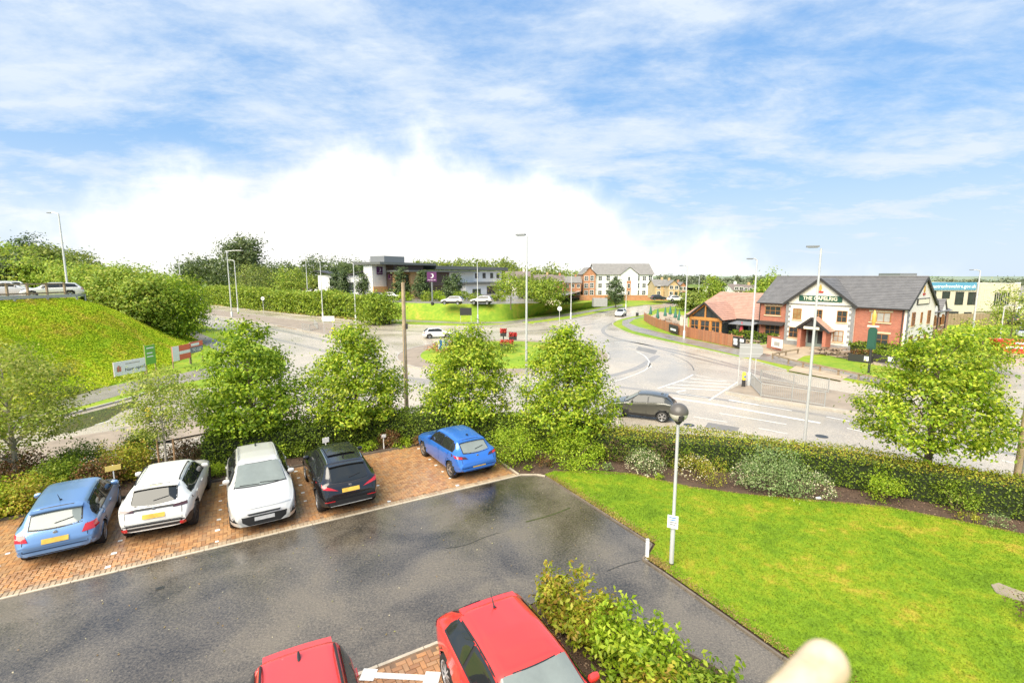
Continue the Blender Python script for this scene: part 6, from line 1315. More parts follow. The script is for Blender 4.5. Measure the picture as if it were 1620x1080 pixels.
# stepped front volumes
FO = A+Vector((hd.y, -hd.x, 0))*6; fx = lambda px: s_on(px, FO, hd); zf = ZAT(427, FO.y+3)-HZ
mb = MB(); mb.bx(fx(650), fx(668), -6, 0, -0.2, zf-0.5); mb.build('tan_wall', 'render_tan', hotel)
mb = MB(); mb.bx(fx(668)+0.02, fx(712), -5.9, -0.05, 2.9, zf-0.5); mb.build('clad_wall', 'cladding_brown', hotel)
mb = MB(); mb.bx(fx(668)+0.02, fx(730), -5.4, -0.05, -0.2, 2.88); mb.build('entrance_glass', 'window_glass', hotel)
mb = MB(); mb.bx(fx(712)+0.02, fx(752), -5.6, -0.05, 2.9, zf-0.6); mb.build('white_wall', 'render_cold', hotel)
mb = MB(); mb.bx(fx(641), fx(753), -7.4, 0.2, zf-0.48, zf-0.1); mb.build('front_roof', 'roof_metal', hotel)
mb = MB(); mb.bx(fx(731), fx(788), -7.2, -0.05, -0.2, 3.0); mb.build('white_wall', 'render_cold', hotel)
mb = MB(); mb.bx(fx(729), fx(790), -8.0, 0.1, 3.02, 3.6); mb.build('low_roof', 'roof_metal', hotel)
for a, b, z0, z1 in ((742, 755, 0.1, 1.7), (765, 784, 0.1, 2.4)): face_window(hotel, (fx(a), -7.2, z0), X_, -Y_, fx(b)-fx(a), z1-z0, 3, 1, 'frame_dark', 'window_glass', None)
for px in (752, 764, 776, 786): face_window(hotel, (hx(px), 0.1, 4.6), X_, -Y_, 1.6, 1.7, 2, 1, 'frame_dark', 'window_glass', None)
for px in (628, 640): face_window(hotel, (hx(px), -0.06, 0.6), X_, -Y_, 1.2, 2.0, 1, 1, 'frame_dark', 'window_glass', None)
face_window(hotel, (fx(645), -5.4, 2.6), X_, -Y_, 1.0, 3.0, 1, 3, 'frame_dark', 'window_glass', None)
# white restaurant wing at the left with curved dark roof
rp = Vector((XAT(504, 150, 3), 150, HZ))
rest = thing('restaurant_wing', 'white low wing with dark wavy roof left of the hotel', 'building', rp)
mb = MB(); mb.bx(0, 14, 0, 9, -0.2, 5.6); mb.build('wall', 'render_cold', rest)
mb = MB()
for k in range(12):
    u0, u1 = k/12, (k+1)/12; z = lambda u: 6.0+0.7*math.cos(u*math.pi*2.0); mb.ext([(-1+16.5*u0, -1, z(u0)), (-1+16.5*u1, -1, z(u1)), (-1+16.5*u1, -1, z(u1)+0.35), (-1+16.5*u0, -1, z(u0)+0.35)], (0, 11, 0))
mb.build('roof', 'frame_dark', rest); face_window(rest, (3.6, 0, 2.2), X_, -Y_, 1.0, 2.6, 1, 2, 'frame_dark', 'window_glass', None); face_window(rest, (8.0, 0, 0.4), X_, -Y_, 3.0, 3.0, 3, 1, 'frame_dark', 'window_glass', None)

# ---- apartments
ap = AT(922, 470, 172); AZ = ap.z
apt = thing('apartment_block', 'three-storey apartments in white render with red brick gable and grey roof', 'apartments', ap)
ax = lambda px: XAT(px, 172, 3)-ap.x
az_ = lambda py: ZAT(py, 172)-AZ
ze, zr = az_(434), az_(416)
gable_block(apt, ax(943), ax(1034), 1.2, 16, ze, zr, 'render_cold', 'tiles_grey', 'x', 0.5, 12)
gable_block(apt, 0, ax(942), 0, 14, ze, az_(422.5), 'wall_brick_orange', 'tiles_grey', 'y', 0.4, 10, wname='brick_gable', rname='gable_roof')
gable_block(apt, ax(982), ax(1009), 0.0, 8, ze, az_(422.5), 'render_cold', 'tiles_grey', 'y', 0.4, 10, wname='white_gable', rname='gable_roof')
mb = MB(); mb.bx(ax(991), ax(998), -0.08, -0.005, 0, az_(444)); mb.build('brick_panel', 'wall_brick_orange', apt)
for j in range(3):
    z0 = 0.7+j*(ze-0.4)/3
    for px, y in ((924, 0), (933, 0), (947, 1.2), (959.5, 1.2), (972, 1.2), (1006.5, 1.2), (1017, 1.2), (1026.5, 1.2)):
        face_window(apt, (ax(px), y, z0), X_, -Y_, 1.45, 1.7 if px not in (933, 959.5, 1026.5) else 1.9, 2, 2, 'frame_white', 'window_glass', None, fw=0.14, mull=0.10)
    face_window(apt, (ax(992.5), -0.08, z0), X_, -Y_, 1.0, 1.5, 1, 2, 'frame_white', 'window_glass', None, fw=0.12)
mb = MB(); mb.bx(-2, 30, -6.2, -5.9, -1.5, 1.0); wl = mb.build('garden_wall', 'wall_brick_orange', apt)

# ---- houses
def house(label, px0, px1, pye, pyr, pyb, Y, wall, roofm, along='x', wins=3, storeys=2, dep=8.0, name='house'):
    p = AT(px0, pyb, Y); t = thing(name, label, 'house', p); w = XAT(px1, Y, 3)-p.x; ze = ZAT(pye, Y)-p.z; zr = ZAT(pyr, Y+dep/2)-p.z
    gable_block(t, 0, w, 0, dep, ze, max(zr, ze+1.5), wall, roofm, along, 0.35, 9)
    for j in range(storeys):
        for i in range(wins):
            x = w*(i+0.5)/wins-0.5; z = 0.9+j*(ze-0.2)/storeys
            if j == 0 and i == wins//2:
                mb = MB(); mb.bx(x+0.05, x+0.95, -0.06, -0.005, 0.0, 2.0); d_ = mb.build('door', 'frame_dark', t); mb = MB(); mb.bx(x+0.15, x+0.20, -0.10, -0.062, 0.95, 1.1); mb.build('handle', 'chrome', d_)
            else: face_window(t, (x, 0, z), X_, -Y_, 1.1, 1.2, 2, 1, 'frame_white', 'window_glass', 'stone_lintel', fw=0.09)
    mb = MB(); cx = w*0.75; zc = max(zr, ze+1.5); cy = dep/2 if along == 'x' else dep*0.6; cx = cx if along == 'x' else w/2; mb.bx(cx-0.3, cx+0.3, cy-0.3, cy+0.3, zc-0.4, zc+0.7); mb.build('chimney', wall, t)
    return t
house('brown-roofed house behind the round tree', 846, 874, 446, 434, 462, 150, 'wall_brick_yellow', 'tiles_brown', 'x', 3)
house('brown-roofed house left of the lamp by the apartments', 872, 892, 445, 435, 462, 160, 'wall_brick_orange', 'tiles_brown', 'x', 2)
house('dark-roofed orange house touching the brick apartment gable', 893, 919, 447, 437, 470, 168, 'wall_brick_orange', 'tiles_grey', 'x', 3)
house('pale house with tan roof right of the hotel', 801, 838, 441, 429, 466, 155, 'render_white', 'tiles_brown', 'x', 3)
house('yellow terraced house with grey roof right of the apartments', 1036, 1058, 452, 442, 471, 150, 'wall_brick_yellow', 'tiles_grey', 'x', 2)
house('yellow gabled house behind the white parked car', 1057, 1074, 452, 443, 472, 146, 'wall_brick_yellow', 'tiles_grey', 'y', 2)
house('orange gabled house right of the yellow ones', 1073, 1087, 455, 446, 472, 150, 'wall_brick_orange', 'tiles_grey', 'y', 2)
house('grey-roofed long house above the pub wing roof', 1128, 1160, 459, 449, 468, 150, 'render_white', 'tiles_brown', 'x', 4)
house('white-walled house with chimney above the red roof', 1160, 1176, 459, 449, 470, 140, 'render_cold', 'tiles_brown', 'x', 2)
house('dark-roofed house left of the slate pub roof', 1175, 1200, 460, 450, 470, 150, 'render_tan', 'tiles_brown', 'x', 3)
house('white house at the right edge beyond the offices', 1604, 1650, 473, 452, 503, 100, 'render_cold', 'tiles_grey', 'x', 3)

# ---- council offices
cp = Vector((XAT(1467, 95, 0), 95, RZ+0.1)); off = thing('council_offices', 'ply-coloured modern offices with blue web address banner', 'offices', cp)
ox = lambda px: XAT(px, 95, 3)-cp.x
oz = lambda py: ZAT(py, 95)-cp.z
mb = MB(); mb.bx(-3, ox(1543), 0, 20, 0.0, oz(459)); mb.build('wall', 'cladding_ply', off); mb = MB(); mb.bx(ox(1543)+0.01, ox(1607), -0.6, 20, oz(492), oz(448)); mb.build('clad_wall', 'cladding_ply', off)
mb = MB(); mb.bx(ox(1543)+0.01, ox(1607), -0.4, 20, 0.0, oz(492)-0.01); mb.build('brick_base', 'wall_brick_tan', off)
k = 0
while ox(1544)+k*0.42 < ox(1606):
    mb = MB(); x = ox(1544)+k*0.42; mb.bx(x, x+0.08, -0.64, -0.605, oz(491), oz(449)); mb.build('cladding_batten', 'cladding_ply', off); k += 1
mb = MB(); mb.bx(-3.2, ox(1541), -0.25, -0.02, oz(458.5), oz(446.5)); bn = mb.build('banner', 'banner_blue', off)
text_mesh('lettering', 'eastrenfrewshire.gov.uk', 0.98, 'sign_white', bn, Matrix.Translation((ox(1505), -0.27, oz(453))) @ Matrix.Rotation(R(90), 4, 'X'), 0.01, 0.006, 0.92)
for a, b, y0, y1, yy in ((1472, 1480, 470, 460, 0), (1490, 1502, 472, 461, 0), (1511, 1524, 482, 461.5, 0), (1531, 1543, 482, 462, 0), (1500, 1519, 507, 492.5, 0), (1528, 1540, 507, 493.5, 0), (1568, 1592, 483, 463, -0.6), (1563, 1582, 510, 495, -0.4)):
    face_window(off, (ox(a), yy, oz(y0)), X_, -Y_, ox(b)-ox(a), oz(y1)-oz(y0), 2 if b-a > 15 else 1, 1, 'frame_dark', 'window_glass', None)
mb = MB(); mb.bx(ox(1459), ox(1487), 6, 12, oz(446), oz(432)); mb.build('roof_plant', 'metal_grey', off)
# hills on the skyline
plain('hill_far', (0.22, 0.27, 0.19), 0.9, var=0.25, vscale=0.01)  # far haze put into the colour as a paler, greyer green
mb = MB(); hp = []
rr = np.random.default_rng(9); n = 80
for i in range(n+1):
    x = -1500+3800*i/n; h = 4+1.5*math.sin(i*0.31)+1.2*math.sin(i*0.83+1); hp.append((x, h))
for i in range(n):
    (x0, h0), (x1, h1) = hp[i], hp[i+1]
    for (ya, fa), (yb, fb) in (((700, 0), (820, .7)), ((820, .7), (1000, 1)), ((1000, 1), (1500, .9))):
        mb.face([(x0, ya, RZ+h0*fa), (x1, ya, RZ+h1*fa), (x1, yb, RZ+h1*fb), (x0, yb, RZ+h0*fb)])
struct('hills', mb, 'hill_far', smooth=True)
# ------------------------------------------------------------------ street furniture and small things
plain('pole_galv', (0.62, 0.62, 0.61), 0.45, 0.35, var=0.1, vscale=3); plain('pole_timber', (0.40, 0.30, 0.19), 0.8, var=0.3, vscale=5, bump=0.4); island('fence_timber', [(0.36, 0.15, 0.075), (0.43, 0.18, 0.085), (0.31, 0.14, 0.075), (0.40, 0.20, 0.11)], 0.75, 0.25)
plain('rail_weathered', (0.30, 0.22, 0.14), 0.8, var=0.3, vscale=3); plain('rail_metal', (0.42, 0.42, 0.40), 0.5, 0.3); plain('bollard_yellow', (0.80, 0.58, 0.05), 0.5); plain('lamp_dome', (0.10, 0.09, 0.08), 0.35)
plain('lamp_globe', (0.66, 0.63, 0.52), 0.08, coat=0.5); plain('skip_red', (0.62, 0.035, 0.025), 0.5, var=0.12); plain('board_lime', (0.16, 0.42, 0.05), 0.5); plain('board_orange', (0.72, 0.14, 0.07), 0.5); plain('board_slate', (0.20, 0.21, 0.23), 0.5)
plain('letter_dark', (0.04, 0.06, 0.05), 0.6); plain('parasol_red', (0.52, 0.06, 0.08), 0.8); plain('parasol_green', (0.05, 0.16, 0.12), 0.8); plain('sign_blue', (0.05, 0.20, 0.50), 0.5); plain('bench_wood', (0.28, 0.20, 0.14), 0.8, var=0.25); plain('sign_yellow', (0.78, 0.58, 0.16), 0.5)
def lamp_post(label, base, h, arm=(-1.2, 0), r=0.075, name='street_lamp', group='street lamps', door=True):
    t = thing(name, label, 'street lamp', base, 0, group); mb = MB(); mb.tube([(0, 0, -0.3), (0, 0, h*0.5), (0, 0, h)], [r, r*0.82, r*0.55], 10); mb.build('pole', 'pole_galv', t, True)
    if door: mb = MB(); mb.tube([(0, 0, -0.3), (0, 0, 1.1), (0, 0, 1.2)], [r*1.55, r*1.5, r*1.05], 10); mb.build('pole_base', 'pole_galv', t, True)
    a = Vector((arm[0], arm[1], 0)); e = Vector((0, 0, h))+a+Vector((0, 0, 0.10))
    if a.length > 0.15: mb = MB(); mb.tube([(0, 0, h-0.05), Vector((0, 0, h))+a*0.5+Vector((0, 0, 0.08)), e], r*0.45, 6); mb.build('arm', 'pole_galv', t, True)
    an = math.atan2(a.y, a.x) if a.length > 0 else 0; mb = MB(); mb.obx((e.x+math.cos(an)*0.25, e.y+math.sin(an)*0.25, e.z-0.05), 0.46, 0.18, 0.07, an); ln = mb.build('lantern', 'metal_grey', t)
    mb = MB(); mb.obx((e.x+math.cos(an)*0.25, e.y+math.sin(an)*0.25, e.z-0.075), 0.34, 0.13, 0.022, an); mb.build('lens', 'lamp_clear', ln); return t
def lamp_px(label, pb, Y, zb, top, arm=(-0.6, 0), r=0.075, **k):
    return lamp_post(label, (XAT(pb, Y, zb), Y, zb), ZAT(top, Y)-zb, arm, r, **k)
lamp_px('tall lamp post rising from the golden-topped hedge on the right', 1268, 20.2, RZ, 393, (-0.05, 0.02), 0.07)
lamp_px('tall lamp post between the two rightmost cone-shaped trees', 832, 22.8, RZ, 374, (-0.05, 0.02), 0.07)
lamp_px('lamp post with long arm on the left carriageway reservation', 367, 100, RZ, 397, (3.0, 0), 0.14)
lamp_px('shorter armed lamp post just right of the long-armed one', 377, 112, RZ, 412, (-1.6, 0), 0.13)
lamp_px('tall lamp post on the grass bank behind the timber fence', 109, 51, 5.1, 338, (-0.7, 0), 0.11)
lamp_px('slim lamp post in front of the white restaurant wing', 511, 98, RZ, 414, (-0.5, 0), 0.12); lamp_px('slim white lamp post before the broad conifer', 563, 92, RZ, 417, (-0.5, 0), 0.12)
lamp_px('lamp post beside the hotel car park far left', 487, 125, HZ, 413, (-0.5, 0), 0.12); lamp_px('lamp post on the hotel lawn in front of white wall', 756, 88, -1.0, 414, (0.9, 0), 0.10)
lamp_px('lamp post by the road left of the apartments', 903, 96, -1.2, 436, (0.1, 0.1), 0.12); lamp_px('lamp post by the wire fence before the egg-shaped tree', 990, 118, -1.0, 449, (0.2, 0), 0.10)
lamp_px('lamp post on the pub verge left of the garden room', 1082, 66, RZ, 421, (-0.6, 0), 0.11); lamp_px('lamp post standing on the right traffic island', 1184, 37.3, RZ, 411, (-0.3, 0), 0.10)
lamp_px('lamp post in front of the council offices', 1536, 62, RZ, 428, (-0.9, 0), 0.13); lamp_px('short curved lamp post near the red skip', 1580, 58, RZ, 484, (0.8, 0), 0.09)
lamp_px('distant lamp post left of the yellow houses roof', 1104, 135, RZ, 437, (-0.4, 0), 0.12); lamp_px('distant lamp pole on skyline right of the bank thicket', 290, 120, RZ, 403, (-0.4, 0), 0.13)
lamp_px('thin lamp pole behind the left hill trees', 98, 82, 5.1, 411, (0.9, 0), 0.09)
# wooden poles
def wood_pole(label, base, h, r=0.13):
    t = thing('utility_pole', label, 'utility pole', base); mb = MB(); mb.tube([(0, 0, -0.4), (0, 0, h*0.5), (0.01, 0, h)], [r, r*0.9, r*0.8], 10); mb.build('pole', 'pole_timber', t, True)
    mb = MB(); mb.obx((r+0.03, -0.02, h*0.72), 0.08, 0.12, 0.28); mb.build('junction_box', 'frame_dark', t); mb = MB(); mb.tube([(0, -r*0.95, 0), (0, -r*0.8, h*0.72)], 0.022, 6); mb.build('cable_guard', 'metal_grey', t); return t
wood_pole('bare wooden pole between two cone-shaped street trees', (XAT(645, 24.5, RZ), 24.5, RZ), ZAT(447, 24.5)-RZ, 0.115); wood_pole('wooden pole at the extreme right edge behind the hedge', (XAT(1604, 14.9, 0), 14.9, -0.5), 6.5, 0.12)
# globe lamp on the lawn with notice and white marker post
g = thing('globe_lamp', 'grey lamp post with dark-capped glass globe on the lawn edge', 'lamp post', (4.11, 11.49, 0.03)); mb = MB(); mb.tube([(0, 0, -0.2), (0, 0, 1.0), (0, 0, 1.05), (0, 0, 3.78)], [0.057, 0.057, 0.042, 0.038], 12); mb.build('pole', 'pole_galv', g, True)
mb = MB(); mb.lathe([(0.055, -0.02), (0.062, 0.02), (0.05, 0.05)], 12); mb.build('foot_collar', 'frame_dark', g)
prof = lambda a0, a1, n, r: [(max(r*math.cos(R(a0+(a1-a0)*k/n)), 0.003), r*math.sin(R(a0+(a1-a0)*k/n))) for k in range(n+1)]
mb = MB(); mb.lathe([(0.045, 3.72), (0.10, 3.80), (0.075, 3.84)], 14); mb.build('globe_collar', 'frame_dark', g, True)
mb = MB(); mb.lathe(prof(-70, -4, 8, 0.225), 20, (0, 0, 4.02)); gl = mb.build('globe', 'lamp_globe', g, True); mb = MB(); mb.lathe([(0.07, 3.86), (0.08, 3.98), (0.05, 4.0)], 12); mb.v = [(x, y-0.17, z) for x, y, z in mb.v]; mb.build('lamp_holder', 'frame_dark', gl)
mb = MB(); mb.lathe(prof(-4, 90, 10, 0.232), 20, (0, 0, 4.02)); mb.build('cap', 'lamp_dome', g, True)
t = thing('notice', 'small white notice fixed to the globe lamp post', 'sign', (4.07, 11.42, 1.22), R(-25)); mb = MB(); mb.bx(-0.13, 0.13, -0.012, 0.0, -0.17, 0.17); pl = mb.build('plate', 'sign_white', t)
for k, w in enumerate((0.18, 0.16, 0.19, 0.13)): mb = MB(); mb.bx(-w/2, w/2, -0.016, -0.013, 0.10-k*0.06, 0.125-k*0.06); mb.build('printed_line', 'sign_blue' if k < 2 else 'board_slate', pl)
t = thing('marker_post', 'short white marker post at the kink of the lawn edge', 'post', (3.56, 11.78, 0)); mb = MB(); mb.obx((0, 0, -0.1), 0.075, 0.075, 0.62); mb.build('post', 'sign_white', t); mb = MB(); mb.obx((0, 0, 0.52), 0.082, 0.082, 0.02); mb.build('cap', 'pole_galv', t)
# bay signs in the planting bed
def bay_sign(label, a, b, z, mat, w=0.2, h=0.14):
    p = L(a, b, 0); t = thing('bay_sign', label, 'sign', p, YAW+R(12), 'signs in the planting bed'); mb = MB(); mb.bar((0, 0.02, -0.1), (0, 0.02, z), 0.05, 0.03); mb.build('stake', 'sign_white', t); mb = MB(); mb.bx(-w/2, w/2, -0.02, 0, z-h, z); mb.build('plate', mat, t)
bay_sign('small white sign on stake at the end of the empty bay', -3.62, 5.35, 0.62, 'sign_white'); bay_sign('small white sign in front of the black SUV', -5.95, 5.45, 0.85, 'sign_white', 0.26, 0.2); bay_sign('yellow sign board in front of the sky blue estate', -12.75, 5.6, 1.0, 'sign_yellow', 0.42, 0.18)
# litter on the bed
mb = MB(); p = G(1294, 789, 0); mb.ext([(-0.09, -0.04, 0.02), (0.08, -0.06, 0.03), (0.10, 0.05, 0.05), (-0.05, 0.06, 0.03)], (0, 0, 0.015)); o = mb.build('paper_scrap', 'sign_white'); o.location = p; tag(o, 'scrap of white paper lying on the bare soil by lawn', 'litter')
# timber fence along the top of the bank
def rail_fence(label, pts, h, rails, post_w, mat, gap, name='rail_fence', cat='fence', rw=0.05, rh=0.12, group=None, zoff=0.0, top_over=0.0):
    P = [Vector(p) for p in pts]; t = thing(name, label, cat, P[0], 0, group); o = P[0]; run = [P[0]]
    for a, b in zip(P[:-1], P[1:]):
        k = max(1, round((b-a).length/gap)); run += [a.lerp(b, i/k) for i in range(1, k+1)]
    for p in run: mb = MB(); q = p-o; mb.obx((q.x, q.y, q.z-0.3), post_w, post_w, h+0.3+top_over); mb.build('post', mat, t)
    for a, b in zip(run[:-1], run[1:]):
        for r_ in rails: mb = MB(); mb.bar(a-o+Vector((0.0, -post_w/2-rw/2-0.002, r_)), b-o+Vector((0.0, -post_w/2-rw/2-0.002, r_)), rw, rh); mb.build('rail', mat, t)
    return t
rail_fence('brown timber post and rail fence along the top of the grass bank', [(-45.2, 31, 5.15), (-43.6, 36, 5.15), (-42.9, 41, 5.15), (-42.6, 46.0, 5.15)], 1.55, (0.62, 1.45), 0.14, 'rail_weathered', 1.75, rh=0.13)
rail_fence('low grey vehicle barrier below the fence rails on the bank', [(-44.7, 31, 5.1), (-43.1, 36, 5.1), (-42.35, 41, 5.1), (-42.0, 46.5, 5.05), (-43.6, 49.2, 5.0)], 0.5, (0.40,), 0.12, 'rail_metal', 2.6, name='crash_barrier', cat='barrier', rh=0.28)
# pub garden fence: panels between posts
fp = smooth_line([G(x, y, RZ+0.1) for x, y in ((1019, 507), (1030, 514), (1048, 521.5), (1078, 531.5), (1120, 541), (1156, 548.5), (1178, 553))], 6)
t = thing('garden_fence', 'red-brown panelled timber fence round the pub garden', 'fence', fp[0]); o = fp[0]; acc = 0; last = fp[0]; nodes = [fp[0]]
for a in fp[1:]:
    if (a-last).length > 1.55: nodes.append(a); last = a
for p in nodes: mb = MB(); q = p-o; mb.obx((q.x, q.y, -0.1), 0.12, 0.12, 1.75); mb.build('post', 'fence_timber', t)
for a, b in zip(nodes[:-1], nodes[1:]):
    d = b-a; an = math.atan2(d.y, d.x); c = (a+b)/2-o; n_b = max(4, int(d.length/0.18)); mb = MB(); mb.obx((c.x, c.y, 0.05), d.length-0.14, 0.03, 1.45, an); pn = mb.build('panel', 'fence_timber', t)
    for k in range(n_b): q = a-o+d*((k+0.5)/n_b); mb = MB(); mb.obx((q.x-math.sin(an)*-0.0+math.sin(an)*0.025, q.y-math.cos(an)*0.025, 0.06), d.length/n_b*0.82, 0.02, 1.42+0.02*(k % 2), an); mb.build('board', 'fence_timber', pn)
def banner(label, px0, py0, px1, py1, z0, h, mat, lines=(), lm='sign_white', nm='banner', posts=True, off=0.0):
    a, b = G(px0, py0, RZ+0.1), G(px1, py1, RZ+0.1); d = b-a; t = thing(nm, label, 'sign', a+Vector((0, -off, 0)), math.atan2(d.y, d.x)); w = d.length; mb = MB(); mb.bx(0, w, -0.03, 0.0, z0, z0+h); p_ = mb.build('board', mat, t)
    if posts:
        for x in (0.03, w-0.03): mb = MB(); mb.obx((x, 0.035, -0.3), 0.06, 0.06, z0+h+0.3); mb.build('post', 'rail_weathered', t)
    for (x, z, s, txt, m) in lines: text_mesh('lettering', txt, s, m, p_, Matrix.Translation((x*w, -0.034, z0+z*h)) @ Matrix.Rotation(R(90), 4, 'X'), 0.003)
    return t, p_, w
t, p_, w = banner('dark banner hung on the garden fence near the pub lamp post', 1057, 526, 1071, 530.5, 0.25, 1.15, 'frame_dark', posts=False, off=0.3); mb = MB(); mb.bx(w*0.2, w*0.8, -0.036, -0.031, 0.55, 0.85); mb.build('printed_line', 'sign_white', p_)
t, p_, w = banner('dark board with four white posters at the fence end', 1157, 549.5, 1177, 553.5, 0.2, 1.25, 'frame_dark', posts=False, off=0.3)
for x0, z0 in ((0.06, 0.85), (0.08, 0.45), (0.56, 0.9), (0.58, 0.4)): mb = MB(); mb.bx(w*x0, w*(x0+0.30), -0.036, -0.031, z0, z0+0.35); mb.build('poster', 'sign_white', p_)
t, p_, w = banner('tall cream flag banner at the left corner of the garden room', 1073, 528, 1078, 529.5, 0.4, 2.2, 'letter_cream', off=0.5); mb = MB(); mb.bx(w*0.1, w*0.9, -0.036, -0.031, 0.5, 1.1); mb.build('printed_block', 'sign_red', p_)
banner('brick red screen panel at the open end of the garden', 1213, 551, 1236, 556, 0.1, 1.5, 'wall_brick_red', nm='screen_panel', posts=False)
t, p_, w = banner('white A-board with blue print beside the forecourt', 1214, 553.5, 1231, 557.5, 0.55, 1.0, 'sign_white', nm='a_board', off=0.8); mb = MB(); mb.bx(w*0.25, w*0.75, -0.036, -0.031, 0.75, 1.2); mb.build('printed_block', 'window_curtain', p_)
# parasols
def parasol(label, px, py, mat, h=2.5, grp=None):
    p = G(px, py, RZ+0.1); t = thing('folded_parasol', label, 'parasol', p, 0, grp); mb = MB(); mb.tube([(0, 0, 0), (0, 0, h)], 0.03, 6); mb.build('pole', 'rail_weathered', t); mb = MB(); mb.lathe([(0.30, 0.75), (0.36, 0.85), (0.26, 1.4), (0.14, 2.1), (0.04, h)], 9); mb.build('canopy', mat, t, True); mb = MB(); mb.lathe([(0.28, 0), (0.28, 0.08), (0.06, 0.1)], 10); mb.build('base', 'metal_grey', t)
parasol('folded red parasol left, in front of the garden room side', 1147, 535, 'parasol_red', grp='red parasols'); parasol('folded red parasol right, under the pub canopy', 1172, 538, 'parasol_red', grp='red parasols')
for i, (px, py, l) in enumerate(((1029, 503, 'leftmost folded green parasol in the pub garden'), (1040, 510, 'folded green parasol second from left in the garden'), (1052, 506, 'folded green parasol in the middle of the garden'), (1060, 503, 'folded green parasol fourth from left in the garden'), (1068, 509, 'folded green parasol fifth from left in the garden'), (1074, 513, 'folded green parasol nearest the garden room'))): parasol(l, px, py, 'parasol_green', 2.6, 'green parasols in the pub garden')
def picnic(label, p, rz, grp='picnic tables at the pub'):
    t = thing('picnic_table', label, 'table', p, rz, grp)
    for nm, x0, x1, z in (('table_top', -0.36, 0.36, 0.72), ('bench_seat', -0.85, -0.58, 0.42), ('bench_seat', 0.58, 0.85, 0.42)): mb = MB(); mb.bx(x0, x1, -0.9, 0.9, z, z+0.05); mb.build(nm, 'bench_wood', t)
    for y in (-0.6, 0.6):
        for s_ in (-1, 1): mb = MB(); mb.bar((s_*0.25, y, 0.71), (s_*0.75, y, 0.0), 0.05, 0.09); mb.build('leg', 'bench_wood', t)
        mb = MB(); mb.bar((-0.8, y+0.055, 0.38), (0.8, y+0.055, 0.38), 0.05, 0.08); mb.build('crossbar', 'bench_wood', t)
for i, (px, py, l) in enumerate(((1034, 511, 'picnic table nearest the curved end of garden fence'), (1047, 513, 'second picnic table along the garden fence'), (1056, 510, 'picnic table in the middle of the pub garden'), (1066, 517, 'picnic table beside the garden room'), (1160, 543, 'picnic table between the red parasols'), (1190, 548, 'picnic table before the hedge under the awning'), (1296, 560, 'picnic table left of the porch path'), (1311, 561, 'picnic table right of the pub porch'), (1340, 567, 'picnic table near the right quoin'), (1330, 562, 'picnic table against the rendered gable wall'))): picnic(l, G(px, py, RZ+0.12), PRZ+R(20*i))
def trough(label, px, py, m):
    t = thing('planter', label, 'planter', G(px, py, RZ+0.12), PRZ); mb = MB(); mb.bx(-1.0, 1.0, -0.3, 0.3, 0, 0.75); mb.build('box', 'frame_dark', t); rng = np.random.default_rng(int(px)); P = rng.uniform((-0.95, -0.28, 0.75), (0.95, 0.28, 1.25), (260, 3)); quads_mesh('plants', leaf_quads(P, np.tile((0, 0, .6), (260, 1)), 0.2, 0.6, 0.8, rng), m, t)
    mb = MB(); mb.bx(0.4, 0.9, -0.33, -0.305, 0.2, 0.65); mb.build('notice', 'sign_white', t)
trough('black trough planter with red plants on pub forecourt', 1361, 572, 'leaf_russet'); trough('black trough planter with green plants right of the pub sign', 1398, 573, 'leaf_green')
ph = lambda l, u, w_: hedge('low_hedge', l, [Matrix.Translation(pub.location) @ Matrix.Rotation(PRZ, 4, 'Z') @ Vector(q) for q in u], w_, 1.2, 0.3, 50, 'leaf_hedge', z=RZ+0.1, seed=int(w_*10))
ph('clipped low hedge under the left pub windows', [(-6.5, -1.6, 0), (-3.5, -1.5, 0), (-0.4, -1.4, 0)], 1.0); ph('clipped low hedge below the right brick front of pub', [(7.9, -1.2, 0), (10, -1.2, 0), (12.4, -1.0, 0)], 1.2); ph('clipped low hedge along the white side gable of the pub', [(13.2, 0.2, 0), (13.4, 4, 0), (13.4, 8.5, 0)], 1.3)
# hanging pub sign on its post
t = thing('pub_sign', 'green hanging pub sign on a black post with gold torch on top', 'sign', G(1374, 590, RZ+0.1), PRZ); mb = MB(); mb.tube([(0, 0, -0.2), (0, 0, 2.5)], 0.10, 8); mb.build('post', 'frame_dark', t); mb = MB(); mb.bx(-0.32, 0.32, -0.10, 0.10, 2.2, 3.9); mb.ext([(-0.32, -0.10, 3.9), (0.32, -0.10, 3.9), (0.18, -0.10, 4.1), (-0.18, -0.10, 4.1)], (0, 0.2, 0)); mb.build('board', 'board_green', t)
mb = MB(); mb.bx(-0.26, 0.26, -0.13, -0.105, 2.35, 3.75); mb.build('board_panel', 'board_green', t); mb = MB(); mb.bx(-0.42, 0.42, -0.12, 0.12, 4.15, 4.28); mb.build('ledge', 'letter_cream', t); mb = MB(); mb.lathe([(0.08, 4.28), (0.12, 4.5), (0.20, 4.65), (0.15, 4.9), (0.19, 5.15), (0.10, 5.45), (0.02, 5.65)], 8); mb.build('torch', 'gold', t, True)
